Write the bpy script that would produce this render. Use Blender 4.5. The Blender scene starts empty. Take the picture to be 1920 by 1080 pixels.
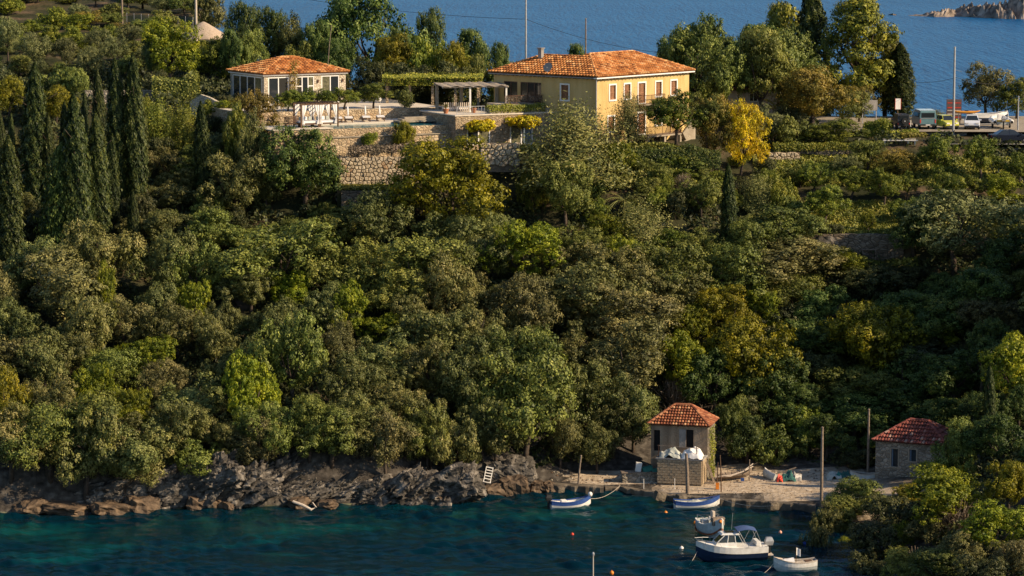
import bpy, bmesh, math, random
import numpy as np
from mathutils import Vector, Matrix, noise

rad = math.radians
scene = bpy.context.scene
# ------------------------------------------------------------------ camera, sky, sun, exposure
CAM_H, PITCH, F = 52.0, 7.4, 5580.0
cam_data = bpy.data.cameras.new('camera')
cam_data.sensor_width = 36.0
cam_data.lens = 36.0 * F / 1920.0
cam_data.clip_start, cam_data.clip_end = 1.0, 60000.0
cam = bpy.data.objects.new('camera', cam_data)
cam.location = (0, 0, CAM_H)
cam.rotation_euler = (rad(90 - PITCH), 0, 0)
scene.collection.objects.link(cam)
scene.camera = cam

SUN_AZ, SUN_EL = 73.0, 30.0          # degrees to the right of the camera's back, and above the horizon
sun_vec = Vector((math.sin(rad(SUN_AZ)) * math.cos(rad(SUN_EL)), -math.cos(rad(SUN_AZ)) * math.cos(rad(SUN_EL)), math.sin(rad(SUN_EL))))
world = bpy.data.worlds.new('World'); scene.world = world; world.use_nodes = True
wn = world.node_tree.nodes; wl = world.node_tree.links
sky = wn.new('ShaderNodeTexSky'); sky.sky_type = 'NISHITA'; sky.sun_disc = False
sky.sun_elevation = rad(SUN_EL); sky.sun_rotation = math.atan2(sun_vec.x, sun_vec.y)
sky.air_density = 1.0; sky.dust_density = 0.6; sky.ozone_density = 3.0
wn['Background'].inputs['Strength'].default_value = 0.09
wl.new(sky.outputs[0], wn['Background'].inputs['Color'])
sun_data = bpy.data.lights.new('sun', 'SUN'); sun_data.energy = 5.0; sun_data.angle = rad(0.5); sun_data.color = (1.0, 0.79, 0.53)
sun = bpy.data.objects.new('sun', sun_data); scene.collection.objects.link(sun)
sun.rotation_euler = sun_vec.to_track_quat('Z', 'Y').to_euler(); sun.location = (60, 150, 120)
scene.view_settings.view_transform = 'Standard'; scene.view_settings.look = 'None'
scene.view_settings.exposure = 0.62; scene.view_settings.gamma = 1.0
scene.render.engine = 'CYCLES'
scene.cycles.max_bounces = 5; scene.cycles.diffuse_bounces = 3; scene.cycles.glossy_bounces = 2
scene.cycles.transmission_bounces = 2; scene.cycles.transparent_max_bounces = 6
scene.cycles.caustics_reflective = False; scene.cycles.caustics_refractive = False
scene.cycles.use_denoising = True

COL = scene.collection
rng = np.random.default_rng(11)
random.seed(5)

# ------------------------------------------------------------------ photograph <-> place
_cp, _sp = math.cos(rad(PITCH)), math.sin(rad(PITCH))
def ray(u, v):
    a = (u - 960) / F; b = (540 - v) / F
    return Vector((a, _cp + b * _sp, -_sp + b * _cp))
def at(u, v, Y):
    d = ray(u, v); t = Y / d.y
    return Vector((d.x * t, Y, CAM_H + d.z * t))
def atz(u, v, z):
    d = ray(u, v); t = (z - CAM_H) / d.z
    return Vector((d.x * t, d.y * t, z))
def pix(p):
    x, y, z = p[0], p[1], p[2] - CAM_H
    dep = y * _cp - z * _sp
    return 960 + F * x / dep, 540 - F * (y * _sp + z * _cp) / dep
def ppm(p):
    return F / (p[1] * _cp - (p[2] - CAM_H) * _sp)

# ------------------------------------------------------------------ materials
MATS = {}
def new_mat(name):
    m = bpy.data.materials.new(name); m.use_nodes = True
    nt = m.node_tree; nt.nodes.clear()
    out = nt.nodes.new('ShaderNodeOutputMaterial')
    MATS[name] = m
    return m, nt, out
def N(nt, typ, **kw):
    n = nt.nodes.new('ShaderNode' + typ)
    for k, v in kw.items(): setattr(n, k, v)
    return n
def ramp(nt, stops):
    r = N(nt, 'ValToRGB'); e = r.color_ramp.elements
    while len(e) < len(stops): e.new(0.5)
    for el, (p, c) in zip(e, stops):
        el.position = p; el.color = (*c, 1)
    return r
def mat_basic(name, c1, c2=None, scale=3.0, rough=0.8, bump=0.0, bscale=None, metal=0.0, spec=0.3, detail=5.0, c3=None, coords='Object', streak=False):
    m, nt, out = new_mat(name)
    p = N(nt, 'BsdfPrincipled'); nt.links.new(p.outputs[0], out.inputs[0])
    p.inputs['Roughness'].default_value = rough; p.inputs['Metallic'].default_value = metal
    p.inputs['Specular IOR Level'].default_value = spec
    tc = N(nt, 'TexCoord')
    if c2 is None:
        c2 = tuple(x * 0.8 for x in c1)
    nz = N(nt, 'TexNoise'); nz.inputs['Scale'].default_value = scale; nz.inputs['Detail'].default_value = detail
    nt.links.new(tc.outputs[coords], nz.inputs['Vector'])
    if streak:            # rain streaks and stains running down
        mp = N(nt, 'Mapping'); mp.inputs['Scale'].default_value = (1, 1, .16); nt.links.new(tc.outputs[coords], mp.inputs[0]); nt.links.new(mp.outputs[0], nz.inputs['Vector'])
    st = [(0.33, c2), (0.66, c1)] if c3 is None else [(0.28, c2), (0.5, c1), (0.72, c3)]
    r = ramp(nt, st)
    nt.links.new(nz.outputs[0], r.inputs[0]); nt.links.new(r.outputs[0], p.inputs['Base Color'])
    if bump:
        n2 = N(nt, 'TexNoise'); n2.inputs['Scale'].default_value = bscale or scale * 4; n2.inputs['Detail'].default_value = 6
        nt.links.new(tc.outputs[coords], n2.inputs['Vector'])
        b = N(nt, 'Bump'); b.inputs['Strength'].default_value = bump; b.inputs['Distance'].default_value = 0.1
        nt.links.new(n2.outputs[0], b.inputs['Height']); nt.links.new(b.outputs[0], p.inputs['Normal'])
    return m
def mat_leaf(name, dark, mid, light, transl=0.12, var=0.25, hue=0.014):
    m, nt, out = new_mat(name)
    at_ = N(nt, 'Attribute'); at_.attribute_name = 'tint'
    r = ramp(nt, [(0.05, dark), (0.5, mid), (0.95, light)])
    nt.links.new(at_.outputs['Fac'], r.inputs[0])
    oi = N(nt, 'ObjectInfo')
    mr = N(nt, 'MapRange'); mr.inputs['To Min'].default_value = 1 - var; mr.inputs['To Max'].default_value = 1 + var
    nt.links.new(oi.outputs['Random'], mr.inputs['Value'])
    m2 = N(nt, 'Math', operation='MULTIPLY'); m2.inputs[1].default_value = 7.31
    fr = N(nt, 'Math', operation='FRACT')
    nt.links.new(oi.outputs['Random'], m2.inputs[0]); nt.links.new(m2.outputs[0], fr.inputs[0])
    mh = N(nt, 'MapRange'); mh.inputs['To Min'].default_value = 0.5 - hue; mh.inputs['To Max'].default_value = 0.5 + hue * 0.6
    nt.links.new(fr.outputs[0], mh.inputs['Value'])
    tc = N(nt, 'TexCoord'); vn = N(nt, 'TexNoise'); vn.inputs['Scale'].default_value = .55; vn.inputs['Detail'].default_value = 3   # older and younger boughs within one crown
    va = N(nt, 'VectorMath', operation='ADD'); nt.links.new(tc.outputs['Object'], va.inputs[0]); nt.links.new(oi.outputs['Location'], va.inputs[1]); nt.links.new(va.outputs[0], vn.inputs['Vector'])
    vm = N(nt, 'MapRange'); vm.inputs['From Min'].default_value = .32; vm.inputs['From Max'].default_value = .68; vm.inputs['To Min'].default_value = .68; vm.inputs['To Max'].default_value = 1.28; nt.links.new(vn.outputs[0], vm.inputs['Value'])
    vx = N(nt, 'Math', operation='MULTIPLY'); nt.links.new(vm.outputs[0], vx.inputs[0]); nt.links.new(mr.outputs[0], vx.inputs[1])
    vh = N(nt, 'MapRange'); vh.inputs['From Min'].default_value = .32; vh.inputs['From Max'].default_value = .68; vh.inputs['To Min'].default_value = .014; vh.inputs['To Max'].default_value = -.014; nt.links.new(vn.outputs[0], vh.inputs['Value'])
    vy = N(nt, 'Math', operation='ADD'); nt.links.new(vh.outputs[0], vy.inputs[0]); nt.links.new(mh.outputs[0], vy.inputs[1])
    hs = N(nt, 'HueSaturation')
    nt.links.new(vx.outputs[0], hs.inputs['Value']); nt.links.new(vy.outputs[0], hs.inputs['Hue']); nt.links.new(r.outputs[0], hs.inputs['Color'])
    p = N(nt, 'BsdfPrincipled'); p.inputs['Roughness'].default_value = 0.55; p.inputs['Specular IOR Level'].default_value = 0.25
    t = N(nt, 'BsdfTranslucent')
    nt.links.new(hs.outputs[0], p.inputs['Base Color'])
    hs2 = N(nt, 'HueSaturation'); hs2.inputs['Value'].default_value = 1.2; hs2.inputs['Saturation'].default_value = 1.1
    nt.links.new(hs.outputs[0], hs2.inputs['Color']); nt.links.new(hs2.outputs[0], t.inputs['Color'])
    mx = N(nt, 'MixShader'); mx.inputs[0].default_value = transl
    nt.links.new(p.outputs[0], mx.inputs[1]); nt.links.new(t.outputs[0], mx.inputs[2]); nt.links.new(mx.outputs[0], out.inputs[0])
    return m
def mat_glass(name, col=(0.02, 0.025, 0.03), rough=0.05):
    m, nt, out = new_mat(name)
    p = N(nt, 'BsdfPrincipled'); nt.links.new(p.outputs[0], out.inputs[0])
    p.inputs['Base Color'].default_value = (*col, 1); p.inputs['Roughness'].default_value = rough
    p.inputs['Specular IOR Level'].default_value = 0.6
    return m
def mat_tile(name, stops, rough=0.85):
    m, nt, out = new_mat(name)
    a = N(nt, 'Attribute'); a.attribute_name = 'tint'
    r = ramp(nt, stops); nt.links.new(a.outputs['Fac'], r.inputs[0])
    tc = N(nt, 'TexCoord'); nz = N(nt, 'TexNoise'); nz.inputs['Scale'].default_value = 0.8; nz.inputs['Detail'].default_value = 6
    nt.links.new(tc.outputs['Object'], nz.inputs['Vector'])
    mr = N(nt, 'MapRange'); mr.inputs['From Min'].default_value = 0.3; mr.inputs['From Max'].default_value = 0.7
    mr.inputs['To Min'].default_value = 0.86; mr.inputs['To Max'].default_value = 1.12
    nt.links.new(nz.outputs[0], mr.inputs['Value'])
    hs = N(nt, 'HueSaturation'); nt.links.new(mr.outputs[0], hs.inputs['Value']); nt.links.new(r.outputs[0], hs.inputs['Color'])
    p = N(nt, 'BsdfPrincipled'); p.inputs['Roughness'].default_value = rough; p.inputs['Specular IOR Level'].default_value = 0.2
    nt.links.new(hs.outputs[0], p.inputs['Base Color']); nt.links.new(p.outputs[0], out.inputs[0])
    return m
def mat_stone(name, cols, scale=2.2, joint=(0.20, 0.15, 0.1), bump=0.6, stretch=(1, 1, 1.4)):
    """random rubble masonry seen too small to pick the stones apart"""
    m, nt, out = new_mat(name)
    tc = N(nt, 'TexCoord'); mp = N(nt, 'Mapping'); mp.inputs['Scale'].default_value = stretch
    nt.links.new(tc.outputs['Object'], mp.inputs[0])
    v1 = N(nt, 'TexVoronoi'); v1.inputs['Scale'].default_value = scale
    v2 = N(nt, 'TexVoronoi'); v2.feature = 'DISTANCE_TO_EDGE'; v2.inputs['Scale'].default_value = scale
    nt.links.new(mp.outputs[0], v1.inputs['Vector']); nt.links.new(mp.outputs[0], v2.inputs['Vector'])
    sep = N(nt, 'SeparateColor'); nt.links.new(v1.outputs['Color'], sep.inputs[0])
    r = ramp(nt, [(i / (len(cols) - 1), c) for i, c in enumerate(cols)]); nt.links.new(sep.outputs[0], r.inputs[0])
    nz = N(nt, 'TexNoise'); nz.inputs['Scale'].default_value = 0.35; nt.links.new(tc.outputs['Object'], nz.inputs['Vector'])
    mr = N(nt, 'MapRange'); mr.inputs['From Min'].default_value = .3; mr.inputs['From Max'].default_value = .7
    mr.inputs['To Min'].default_value = .7; mr.inputs['To Max'].default_value = 1.15; nt.links.new(nz.outputs[0], mr.inputs['Value'])
    hs = N(nt, 'HueSaturation'); nt.links.new(r.outputs[0], hs.inputs['Color']); nt.links.new(mr.outputs[0], hs.inputs['Value'])
    e = N(nt, 'MapRange'); e.inputs['From Max'].default_value = 0.07; nt.links.new(v2.outputs['Distance'], e.inputs['Value'])
    mx = N(nt, 'Mix'); mx.data_type = 'RGBA'; nt.links.new(e.outputs[0], mx.inputs['Factor'])
    mx.inputs[6].default_value = (*joint, 1); nt.links.new(hs.outputs[0], mx.inputs[7])
    p = N(nt, 'BsdfPrincipled'); p.inputs['Roughness'].default_value = 0.9; p.inputs['Specular IOR Level'].default_value = 0.2
    nt.links.new(mx.outputs[2], p.inputs['Base Color'])
    b = N(nt, 'Bump'); b.inputs['Strength'].default_value = bump; b.inputs['Distance'].default_value = 0.12
    e2 = N(nt, 'MapRange'); e2.inputs['From Max'].default_value = 0.2; nt.links.new(v2.outputs['Distance'], e2.inputs['Value'])
    nt.links.new(e2.outputs[0], b.inputs['Height']); nt.links.new(b.outputs[0], p.inputs['Normal']); nt.links.new(p.outputs[0], out.inputs[0])
    return m

# foliage: base colours of the leaves themselves
L = {}
L['oak'] = mat_leaf('leaf_holm_oak', (0.040, 0.050, 0.013), (0.134, 0.146, 0.037), (0.283, 0.269, 0.084), hue=.03)
L['oakg'] = mat_leaf('leaf_green_oak', (0.045, 0.059, 0.011), (0.146, 0.171, 0.031), (0.291, 0.295, 0.061), hue=.02)
L['oakb'] = mat_leaf('leaf_brown_oak', (.044, .046, .016), (.138, .130, .040), (.270, .238, .080), hue=.015)
L['bright'] = mat_leaf('leaf_bright_green', (0.052, 0.078, 0.004), (0.180, 0.212, 0.011), (0.360, 0.354, 0.024), transl=.18)
L['dark'] = mat_leaf('leaf_dark_green', (0.017, 0.038, 0.009), (0.069, 0.109, 0.020), (0.186, 0.215, 0.044), transl=.15)
L['olive'] = mat_leaf('leaf_olive', (0.062, 0.076, 0.026), (0.149, 0.163, 0.055), (0.273, 0.269, 0.101), transl=.15, hue=.015)
L['citrus'] = mat_leaf('leaf_citrus', (0.030, 0.052, 0.007), (0.112, 0.146, 0.015), (0.298, 0.301, 0.029), transl=.15)
L['yg'] = mat_leaf('leaf_yellow_green', (.055, .060, .004), (.175, .165, .008), (.350, .300, .014), transl=.18, var=.12, hue=.01)
L['gold'] = mat_leaf('leaf_gold', (.24, .16, .005), (.58, .44, .010), (.84, .70, .014), transl=.15, var=.08, hue=.006)
L['wispy'] = mat_leaf('leaf_wispy', (0.057, 0.070, 0.021), (0.150, 0.159, 0.042), (0.277, 0.255, 0.075), transl=.1)
L['cypress'] = mat_leaf('leaf_cypress', (.009, .020, .006), (.034, .052, .012), (.125, .135, .028), transl=.08, var=.2, hue=.02)
L['pine'] = mat_leaf('leaf_pine', (0.033, 0.048, 0.006), (0.134, 0.143, 0.015), (0.335, 0.310, 0.026), transl=.1, hue=.015)
L['dry'] = mat_leaf('leaf_dry', (0.081, 0.061, 0.041), (0.176, 0.132, 0.089), (0.270, 0.209, 0.149), transl=.1, hue=.01)
L['rust'] = mat_leaf('leaf_rust', (0.074, 0.064, 0.011), (0.205, 0.163, 0.024), (0.372, 0.295, 0.050), transl=.15)
L['vine'] = mat_leaf('leaf_vine', (0.058, 0.080, 0.009), (0.167, 0.199, 0.021), (0.335, 0.319, 0.042), transl=.15)
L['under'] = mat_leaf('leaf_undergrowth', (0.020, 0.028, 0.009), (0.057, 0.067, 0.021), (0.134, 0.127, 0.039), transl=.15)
L['grass'] = mat_leaf('leaf_grass', (0.067, 0.080, 0.015), (0.159, 0.176, 0.026), (0.319, 0.287, 0.059), transl=.1)
bark = mat_basic('bark', (.085, .062, .045), (.04, .03, .022), scale=4, bump=.6)
bark_pale = mat_basic('bark_pale', (.24, .18, .13), (.13, .10, .075), scale=4, bump=.5)

yellow_stucco = mat_basic('yellow_stucco', (.53, .37, .150), (.44, .29, .11), scale=1.5, rough=.9, bump=.3, bscale=9, c3=(.58, .42, .19), streak=True)
stone_pale = mat_stone('pale_rubble_stone', [(.30, .22, .135), (.42, .32, .20), (.50, .39, .26), (.36, .25, .15)], scale=2.9)
stone_house = mat_stone('weathered_house_stone', [(.20, .17, .13), (.30, .26, .20), (.38, .33, .26), (.24, .20, .15)], scale=2.6, joint=(.12, .10, .08))
stone_ashlar = mat_stone('ashlar_stone', [(.42, .36, .27), (.52, .45, .34), (.58, .51, .39)], scale=3.0, stretch=(1, 1, 1.6), bump=.5)
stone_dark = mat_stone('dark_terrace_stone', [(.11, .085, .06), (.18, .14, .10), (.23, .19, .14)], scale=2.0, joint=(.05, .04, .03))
stone_unit = mat_basic('field_stone', (.47, .38, .26), (.34, .265, .17), scale=2.2, rough=.9, bump=.7, bscale=7, c3=(.56, .47, .34), coords='Object')
stone_unit2 = mat_basic('field_stone_rusty', (.42, .27, .15), (.33, .22, .13), scale=2.5, rough=.9, bump=.7, bscale=7, c3=(.48, .37, .24))
mortar = mat_basic('mortar', (.21, .165, .11), (.13, .10, .07), scale=5, bump=.5)
rock_mat = mat_basic('limestone_rock', (.080, .070, .058), (.026, .023, .020), scale=1.2, rough=.9, bump=.8, bscale=5.0, c3=(.25, .22, .185), detail=9)
rock_low = mat_basic('tide_rock', (.10, .068, .042), (.034, .024, .018), scale=1.5, rough=.75, bump=1, bscale=4, c3=(.17, .115, .07), detail=8)
concrete = mat_basic('concrete', (.34, .29, .22), (.23, .19, .14), scale=1.4, rough=.9, bump=.3)
concrete_wet = mat_basic('wet_concrete', (.115, .092, .066), (.05, .042, .032), scale=1.1, rough=.8, bump=.5, c3=(.20, .165, .12))
concrete_grey = mat_basic('grey_concrete', (.30, .28, .26), (.21, .195, .18), scale=1.2, rough=.9, bump=.3)
pale_paving = mat_basic('pale_paving', (.62, .54, .43), (.52, .45, .36), scale=1.6, rough=.9, bump=.2)  # albedo raised above concrete to bounce extra light onto the house's left wall
white_paint = mat_basic('white_paint', (.78, .75, .70), (.66, .63, .58), scale=3, rough=.5)
white_frame = mat_basic('white_frame', (.74, .72, .68), (.66, .64, .61), scale=2, rough=.5)
cream_wall = mat_basic('cream_wall', (.52, .46, .38), (.43, .38, .31), scale=1.5, rough=.9, bump=.2)
shutter_mat = mat_basic('brown_shutter', (.30, .15, .075), (.22, .10, .05), scale=5, rough=.7)
wood_dark = mat_basic('dark_wood', (.13, .075, .042), (.08, .045, .026), scale=6, rough=.75, bump=.3)
wood_grey = mat_basic('weathered_wood', (.26, .20, .15), (.15, .115, .085), scale=5, rough=.85, bump=.4)
wood_pale = mat_basic('pale_wood', (.55, .47, .38), (.42, .35, .28), scale=6, rough=.8, bump=.3)
fabric_white = mat_basic('white_fabric', (.78, .75, .71), (.66, .63, .60), scale=4, rough=.95)
iron = mat_basic('rusty_iron', (.12, .055, .03), (.07, .035, .022), scale=7, rough=.7)
metal_grey = mat_basic('galvanised_metal', (.42, .42, .42), (.32, .32, .33), scale=4, rough=.5, metal=.5)
metal_blue = mat_basic('blue_grey_metal', (.15, .20, .26), (.11, .15, .20), scale=4, rough=.6)
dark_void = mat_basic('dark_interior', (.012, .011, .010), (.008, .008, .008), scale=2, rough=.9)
glass = mat_glass('window_glass')
glass_curtain = mat_basic('curtained_glass', (.16, .15, .09), (.07, .07, .045), scale=3.5, rough=.15, spec=.6)
glass_warm = mat_glass('tinted_glass', (.03, .03, .028), .12)
tile_orange = mat_tile('terracotta_tile', [(0, (.17, .06, .022)), (.35, (.38, .145, .045)), (.7, (.54, .235, .075)), (1, (.66, .38, .17))])
tile_red = mat_tile('red_tile', [(0, (.12, .042, .025)), (.4, (.25, .085, .042)), (.8, (.38, .15, .07)), (1, (.48, .27, .14))])
tile_oldred = mat_tile('old_red_tile', [(0, (.11, .045, .036)), (.5, (.23, .065, .048)), (.9, (.31, .105, .075)), (1, (.36, .22, .17))])
tarp = mat_basic('grey_tarpaulin', (.50, .49, .42), (.32, .34, .30), scale=1.6, rough=.7, bump=.5, bscale=3)
tarp_green = mat_basic('green_net', (.05, .16, .14), (.025, .09, .085), scale=7, rough=.9, bump=.8)
black_plastic = mat_basic('black_rubber', (.02, .02, .02), (.014, .014, .014), scale=4, rough=.6)
blue_paint = mat_basic('blue_paint', (.035, .085, .27), (.025, .06, .20), scale=4, rough=.4)
navy_paint = mat_basic('navy_paint', (.018, .03, .07), (.012, .022, .05), scale=2, rough=.2, spec=.5)
hull_white = mat_basic('hull_white', (.72, .70, .66), (.60, .57, .52), scale=3, rough=.35)
hull_old = mat_basic('old_hull_paint', (.50, .53, .52), (.36, .38, .36), scale=3, rough=.6)
antifoul = mat_basic('rust_antifouling', (.33, .10, .035), (.20, .06, .03), scale=4, rough=.8)
orange_p = mat_basic('orange_float', (.75, .24, .03), (.6, .18, .02), scale=5, rough=.4)
red_p = mat_basic('red_float', (.60, .06, .03), (.5, .045, .025), scale=5, rough=.4)
terracotta = mat_basic('terracotta_pot', (.38, .16, .08), (.28, .11, .055), scale=6, rough=.85)

# ------------------------------------------------------------------ objects
def link(o, parent=None):
    COL.objects.link(o)
    if parent is not None: o.parent = parent
    return o
def empty(name, loc=(0, 0, 0), rz=0.0, label=None, cat=None, group=None):
    o = bpy.data.objects.new(name, None); o.location = loc; o.rotation_euler = (0, 0, rz); o.empty_display_size = .3
    link(o)
    return tag(o, label, cat, group)
def tag(o, label=None, cat=None, group=None, kind=None):
    if label: o['label'] = label
    if cat: o['category'] = cat
    if group: o['group'] = group
    if kind: o['kind'] = kind
    return o
def mesh_obj(name, me, mat, parent=None, loc=None, rz=None):
    o = bpy.data.objects.new(name, me)
    if mat is not None and len(me.materials) == 0: me.materials.append(mat)
    link(o, parent)
    if loc is not None: o.location = loc
    if rz is not None: o.rotation_euler = (0, 0, rz)
    return o
class MB:
    def __init__(s): s.v = []; s.f = []; s.t = []
    def add(s, vs, fs, tint=0.5):
        n = len(s.v); s.v += [tuple(x) for x in vs]; s.f += [tuple(i + n for i in f) for f in fs]; s.t += [tint] * len(vs)
        return s
    def quad(s, a, b, c, d, tint=.5): return s.add([a, b, c, d], [(0, 1, 2, 3)], tint)
    def box(s, x0, x1, y0, y1, z0, z1, tint=.5):
        return s.add([(x0, y0, z0), (x1, y0, z0), (x1, y1, z0), (x0, y1, z0), (x0, y0, z1), (x1, y0, z1), (x1, y1, z1), (x0, y1, z1)],
                     [(0, 3, 2, 1), (4, 5, 6, 7), (0, 1, 5, 4), (1, 2, 6, 5), (2, 3, 7, 6), (3, 0, 4, 7)], tint)
    def beam(s, a, b, w, h=None, up=(0, 0, 1)):
        a, b = Vector(a), Vector(b); h = h or w
        d = (b - a).normalized(); u = Vector(up)
        if abs(d.dot(u)) > .98: u = Vector((0, 1, 0))
        sx = d.cross(u).normalized() * w / 2; sy = sx.cross(d).normalized() * h / 2
        vs = [a - sx - sy, a + sx - sy, a + sx + sy, a - sx + sy, b - sx - sy, b + sx - sy, b + sx + sy, b - sx + sy]
        return s.add(vs, [(0, 3, 2, 1), (4, 5, 6, 7), (0, 1, 5, 4), (1, 2, 6, 5), (2, 3, 7, 6), (3, 0, 4, 7)])
    def tube(s, path, radii, n=8, cap=True):
        path = [Vector(p) for p in path]
        if not hasattr(radii, '__len__'): radii = [radii] * len(path)
        vs, fs = [], []
        for i, p in enumerate(path):
            d = (path[min(i + 1, len(path) - 1)] - path[max(i - 1, 0)]).normalized()
            ref = Vector((0, 0, 1)) if abs(d.z) < .9 else Vector((1, 0, 0))
            a = d.cross(ref).normalized(); b = d.cross(a).normalized()
            for k in range(n):
                t = 2 * math.pi * k / n
                vs.append(p + (a * math.cos(t) + b * math.sin(t)) * radii[i])
        for i in range(len(path) - 1):
            for k in range(n):
                fs.append((i * n + k, i * n + (k + 1) % n, (i + 1) * n + (k + 1) % n, (i + 1) * n + k))
        if cap:
            fs.append(tuple(range(n - 1, -1, -1))); fs.append(tuple(range((len(path) - 1) * n, len(path) * n)))
        return s.add(vs, fs)
    def lathe(s, prof, c=(0, 0, 0), n=12):
        vs, fs = [], []
        for (r, z) in prof:
            for k in range(n):
                t = 2 * math.pi * k / n
                vs.append((c[0] + r * math.cos(t), c[1] + r * math.sin(t), c[2] + z))
        m = len(prof)
        for i in range(m - 1):
            for k in range(n):
                fs.append((i * n + k, i * n + (k + 1) % n, (i + 1) * n + (k + 1) % n, (i + 1) * n + k))
        fs.append(tuple(range(n - 1, -1, -1))); fs.append(tuple(range((m - 1) * n, m * n)))
        return s.add(vs, fs)
    def loft(s, rings, closed=True, caps=True):
        n = len(rings[0]); vs = [p for r in rings for p in r]; fs = []
        for i in range(len(rings) - 1):
            for k in range(n if closed else n - 1):
                fs.append((i * n + k, i * n + (k + 1) % n, (i + 1) * n + (k + 1) % n, (i + 1) * n + k))
        if caps and closed:
            fs.append(tuple(range(n - 1, -1, -1))); fs.append(tuple(range((len(rings) - 1) * n, len(rings) * n)))
        return s.add(vs, fs)
    def build(s, name, mat, parent=None, loc=None, rz=None, smooth=False, bevel=0.0, tint=False):
        me = bpy.data.meshes.new(name); me.from_pydata(s.v, [], s.f)
        if tint:
            a = me.attributes.new('tint', 'FLOAT', 'POINT'); a.data.foreach_set('value', s.t)
        if bevel:
            bm = bmesh.new(); bm.from_mesh(me)
            bmesh.ops.remove_doubles(bm, verts=bm.verts, dist=1e-5)
            bmesh.ops.bevel(bm, geom=list(bm.edges), offset=bevel, segments=1, affect='EDGES', profile=.5)
            bm.to_mesh(me); bm.free()
        if smooth: me.polygons.foreach_set('use_smooth', [True] * len(me.polygons))
        me.update()
        return mesh_obj(name, me, mat, parent, loc, rz)

# ------------------------------------------------------------------ terrain height
COLS = [
 (-130, [(240, -5), (246, 0), (250, 4), (265, 9), (300, 22), (330, 33), (400, 43), (450, 43), (520, -6)]),
 (-60, [(245, -5), (249, -.6), (252, 3.4), (262, 7), (280, 13), (300, 19.5), (313, 24.5), (325, 30), (345, 31.5), (370, 35), (400, 38.6), (430, 41), (470, 30), (520, -6)]),
 (-43, [(246, -5), (250.3, -.6), (253.3, 3.6), (265, 7.5), (282, 13.6), (300, 19.8), (311, 24.5), (322, 29.6), (345, 31.2), (370, 34.6), (400, 37.6), (420, 37), (460, 20), (500, -6)]),
 (-36, [(247, -5), (251.5, -.6), (254.5, 3.6), (266, 7.5), (283, 13.8), (300, 20), (311, 24.6), (322, 29.8), (345, 31), (368, 35), (380, 33.8), (410, 20), (440, -6)]),
 (-30, [(248, -5), (252.3, -.6), (255.3, 3.8), (270, 9), (285, 14.3), (300, 20), (309, 24.5), (318, 29.6), (345, 30.6), (363, 31), (380, 24), (415, -6)]),
 (-18, [(249, -5), (253.4, -.6), (256.4, 4.2), (270, 9), (285, 14.4), (297, 19.4), (300, 21), (303, 23.3), (305, 25.3), (312, 28.5), (318, 30), (340, 30), (360, 28), (385, 12), (415, -6)]),
 (-12, [(250, -5), (254.3, -.6), (257.3, 4.2), (270, 9), (285, 14.4), (297, 19.4), (303, 23.2), (306, 25.5), (316, 28.6), (322, 30), (340, 30), (360, 28), (385, 12), (415, -6)]),
 (-3, [(254, -5), (258.6, -.6), (261.3, 3.5), (271, 9), (286, 14.6), (297, 19.2), (304, 23), (308, 26), (318, 28.6), (340, 29.2), (360, 27), (385, 10), (412, -6)]),
 (2, [(246, -5), (254, -2.0), (261, -.5), (263, 1.2), (267, 3.5), (273, 9), (286, 14.6), (297, 19.2), (303, 22.2), (308, 26), (318, 28.0), (340, 28), (355, 26), (382, 8), (410, -6)]),
 (6.5, [(244, -5), (252, -2.0), (259.4, -.5), (260.0, .5), (265, .75), (269, 3.5), (275, 9), (287, 14.6), (298, 20.2), (303, 23.6), (305.2, 24.6), (306, 26.6), (330, 27.2), (350, 26), (380, 8), (408, -6)]),
 (15.6, [(240, -5), (249, -2.2), (255.4, -.6), (256.0, .5), (267, .9), (271, 3), (277, 8), (289, 14), (298, 20.4), (303, 24.2), (305.2, 24.8), (306, 26.8), (340, 27.2), (358, 22), (385, 5), (405, -6)]),
 (24.5, [(238, -5), (246, -2.2), (252.0, -.6), (252.6, .5), (265, .9), (269, 2), (277, 5.5), (285, 9), (291, 13), (295.5, 17), (296.5, 19.0), (301, 19.4), (306, 21.8), (313, 24), (318, 26), (325, 27), (345, 27.1), (358, 19), (385, 0), (400, -6)]),
 (30, [(200, -6), (225, -.8), (235, .4), (247, .4), (251, .6), (265, 1.2), (269, 2.4), (277, 5.8), (285, 9.3), (291, 13), (295.5, 17), (296.5, 19.0), (301, 19.4), (306, 21.8), (313, 24), (318, 26), (325, 27), (345, 27.1), (358, 19), (385, 0), (400, -6)]),
 (36, [(200, .5), (215, 1.6), (235, 2.6), (246, 2), (253, 1.2), (266, 2.5), (277, 6.2), (285, 9.6), (291, 13.2), (295.5, 16.8), (296.5, 18.8), (301, 19.4), (306, 21.8), (313, 24), (318, 26), (325, 27), (345, 27.1), (358, 19), (385, 0), (400, -6)]),
 (46, [(200, 4), (220, 5.5), (238, 6.5), (250, 6), (260, 7.5), (270, 9.5), (282, 12.5), (290, 14.5), (296, 17.8), (301, 19.4), (306, 21.8), (313, 24), (318, 26), (325, 27), (345, 27.1), (365, 19), (390, 0), (405, -6)]),
 (58, [(200, 6), (225, 8.5), (245, 10), (256, 13), (264, 20), (275, 24), (284, 22), (292, 19), (302, 20), (313, 24), (325, 27), (350, 27.1), (370, 19), (395, 0), (410, -6)]),
 (75, [(200, 8), (225, 11), (245, 14), (256, 20), (264, 30), (276, 34), (286, 29), (296, 23), (313, 25), (325, 27), (355, 27.1), (375, 19), (400, 0), (415, -6)]),
 (130, [(200, 12), (225, 16), (245, 20), (262, 40), (285, 42), (305, 30), (325, 27), (360, 27), (400, 0), (420, -6)]),
]
_cx = np.array([c[0] for c in COLS], float)
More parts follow.
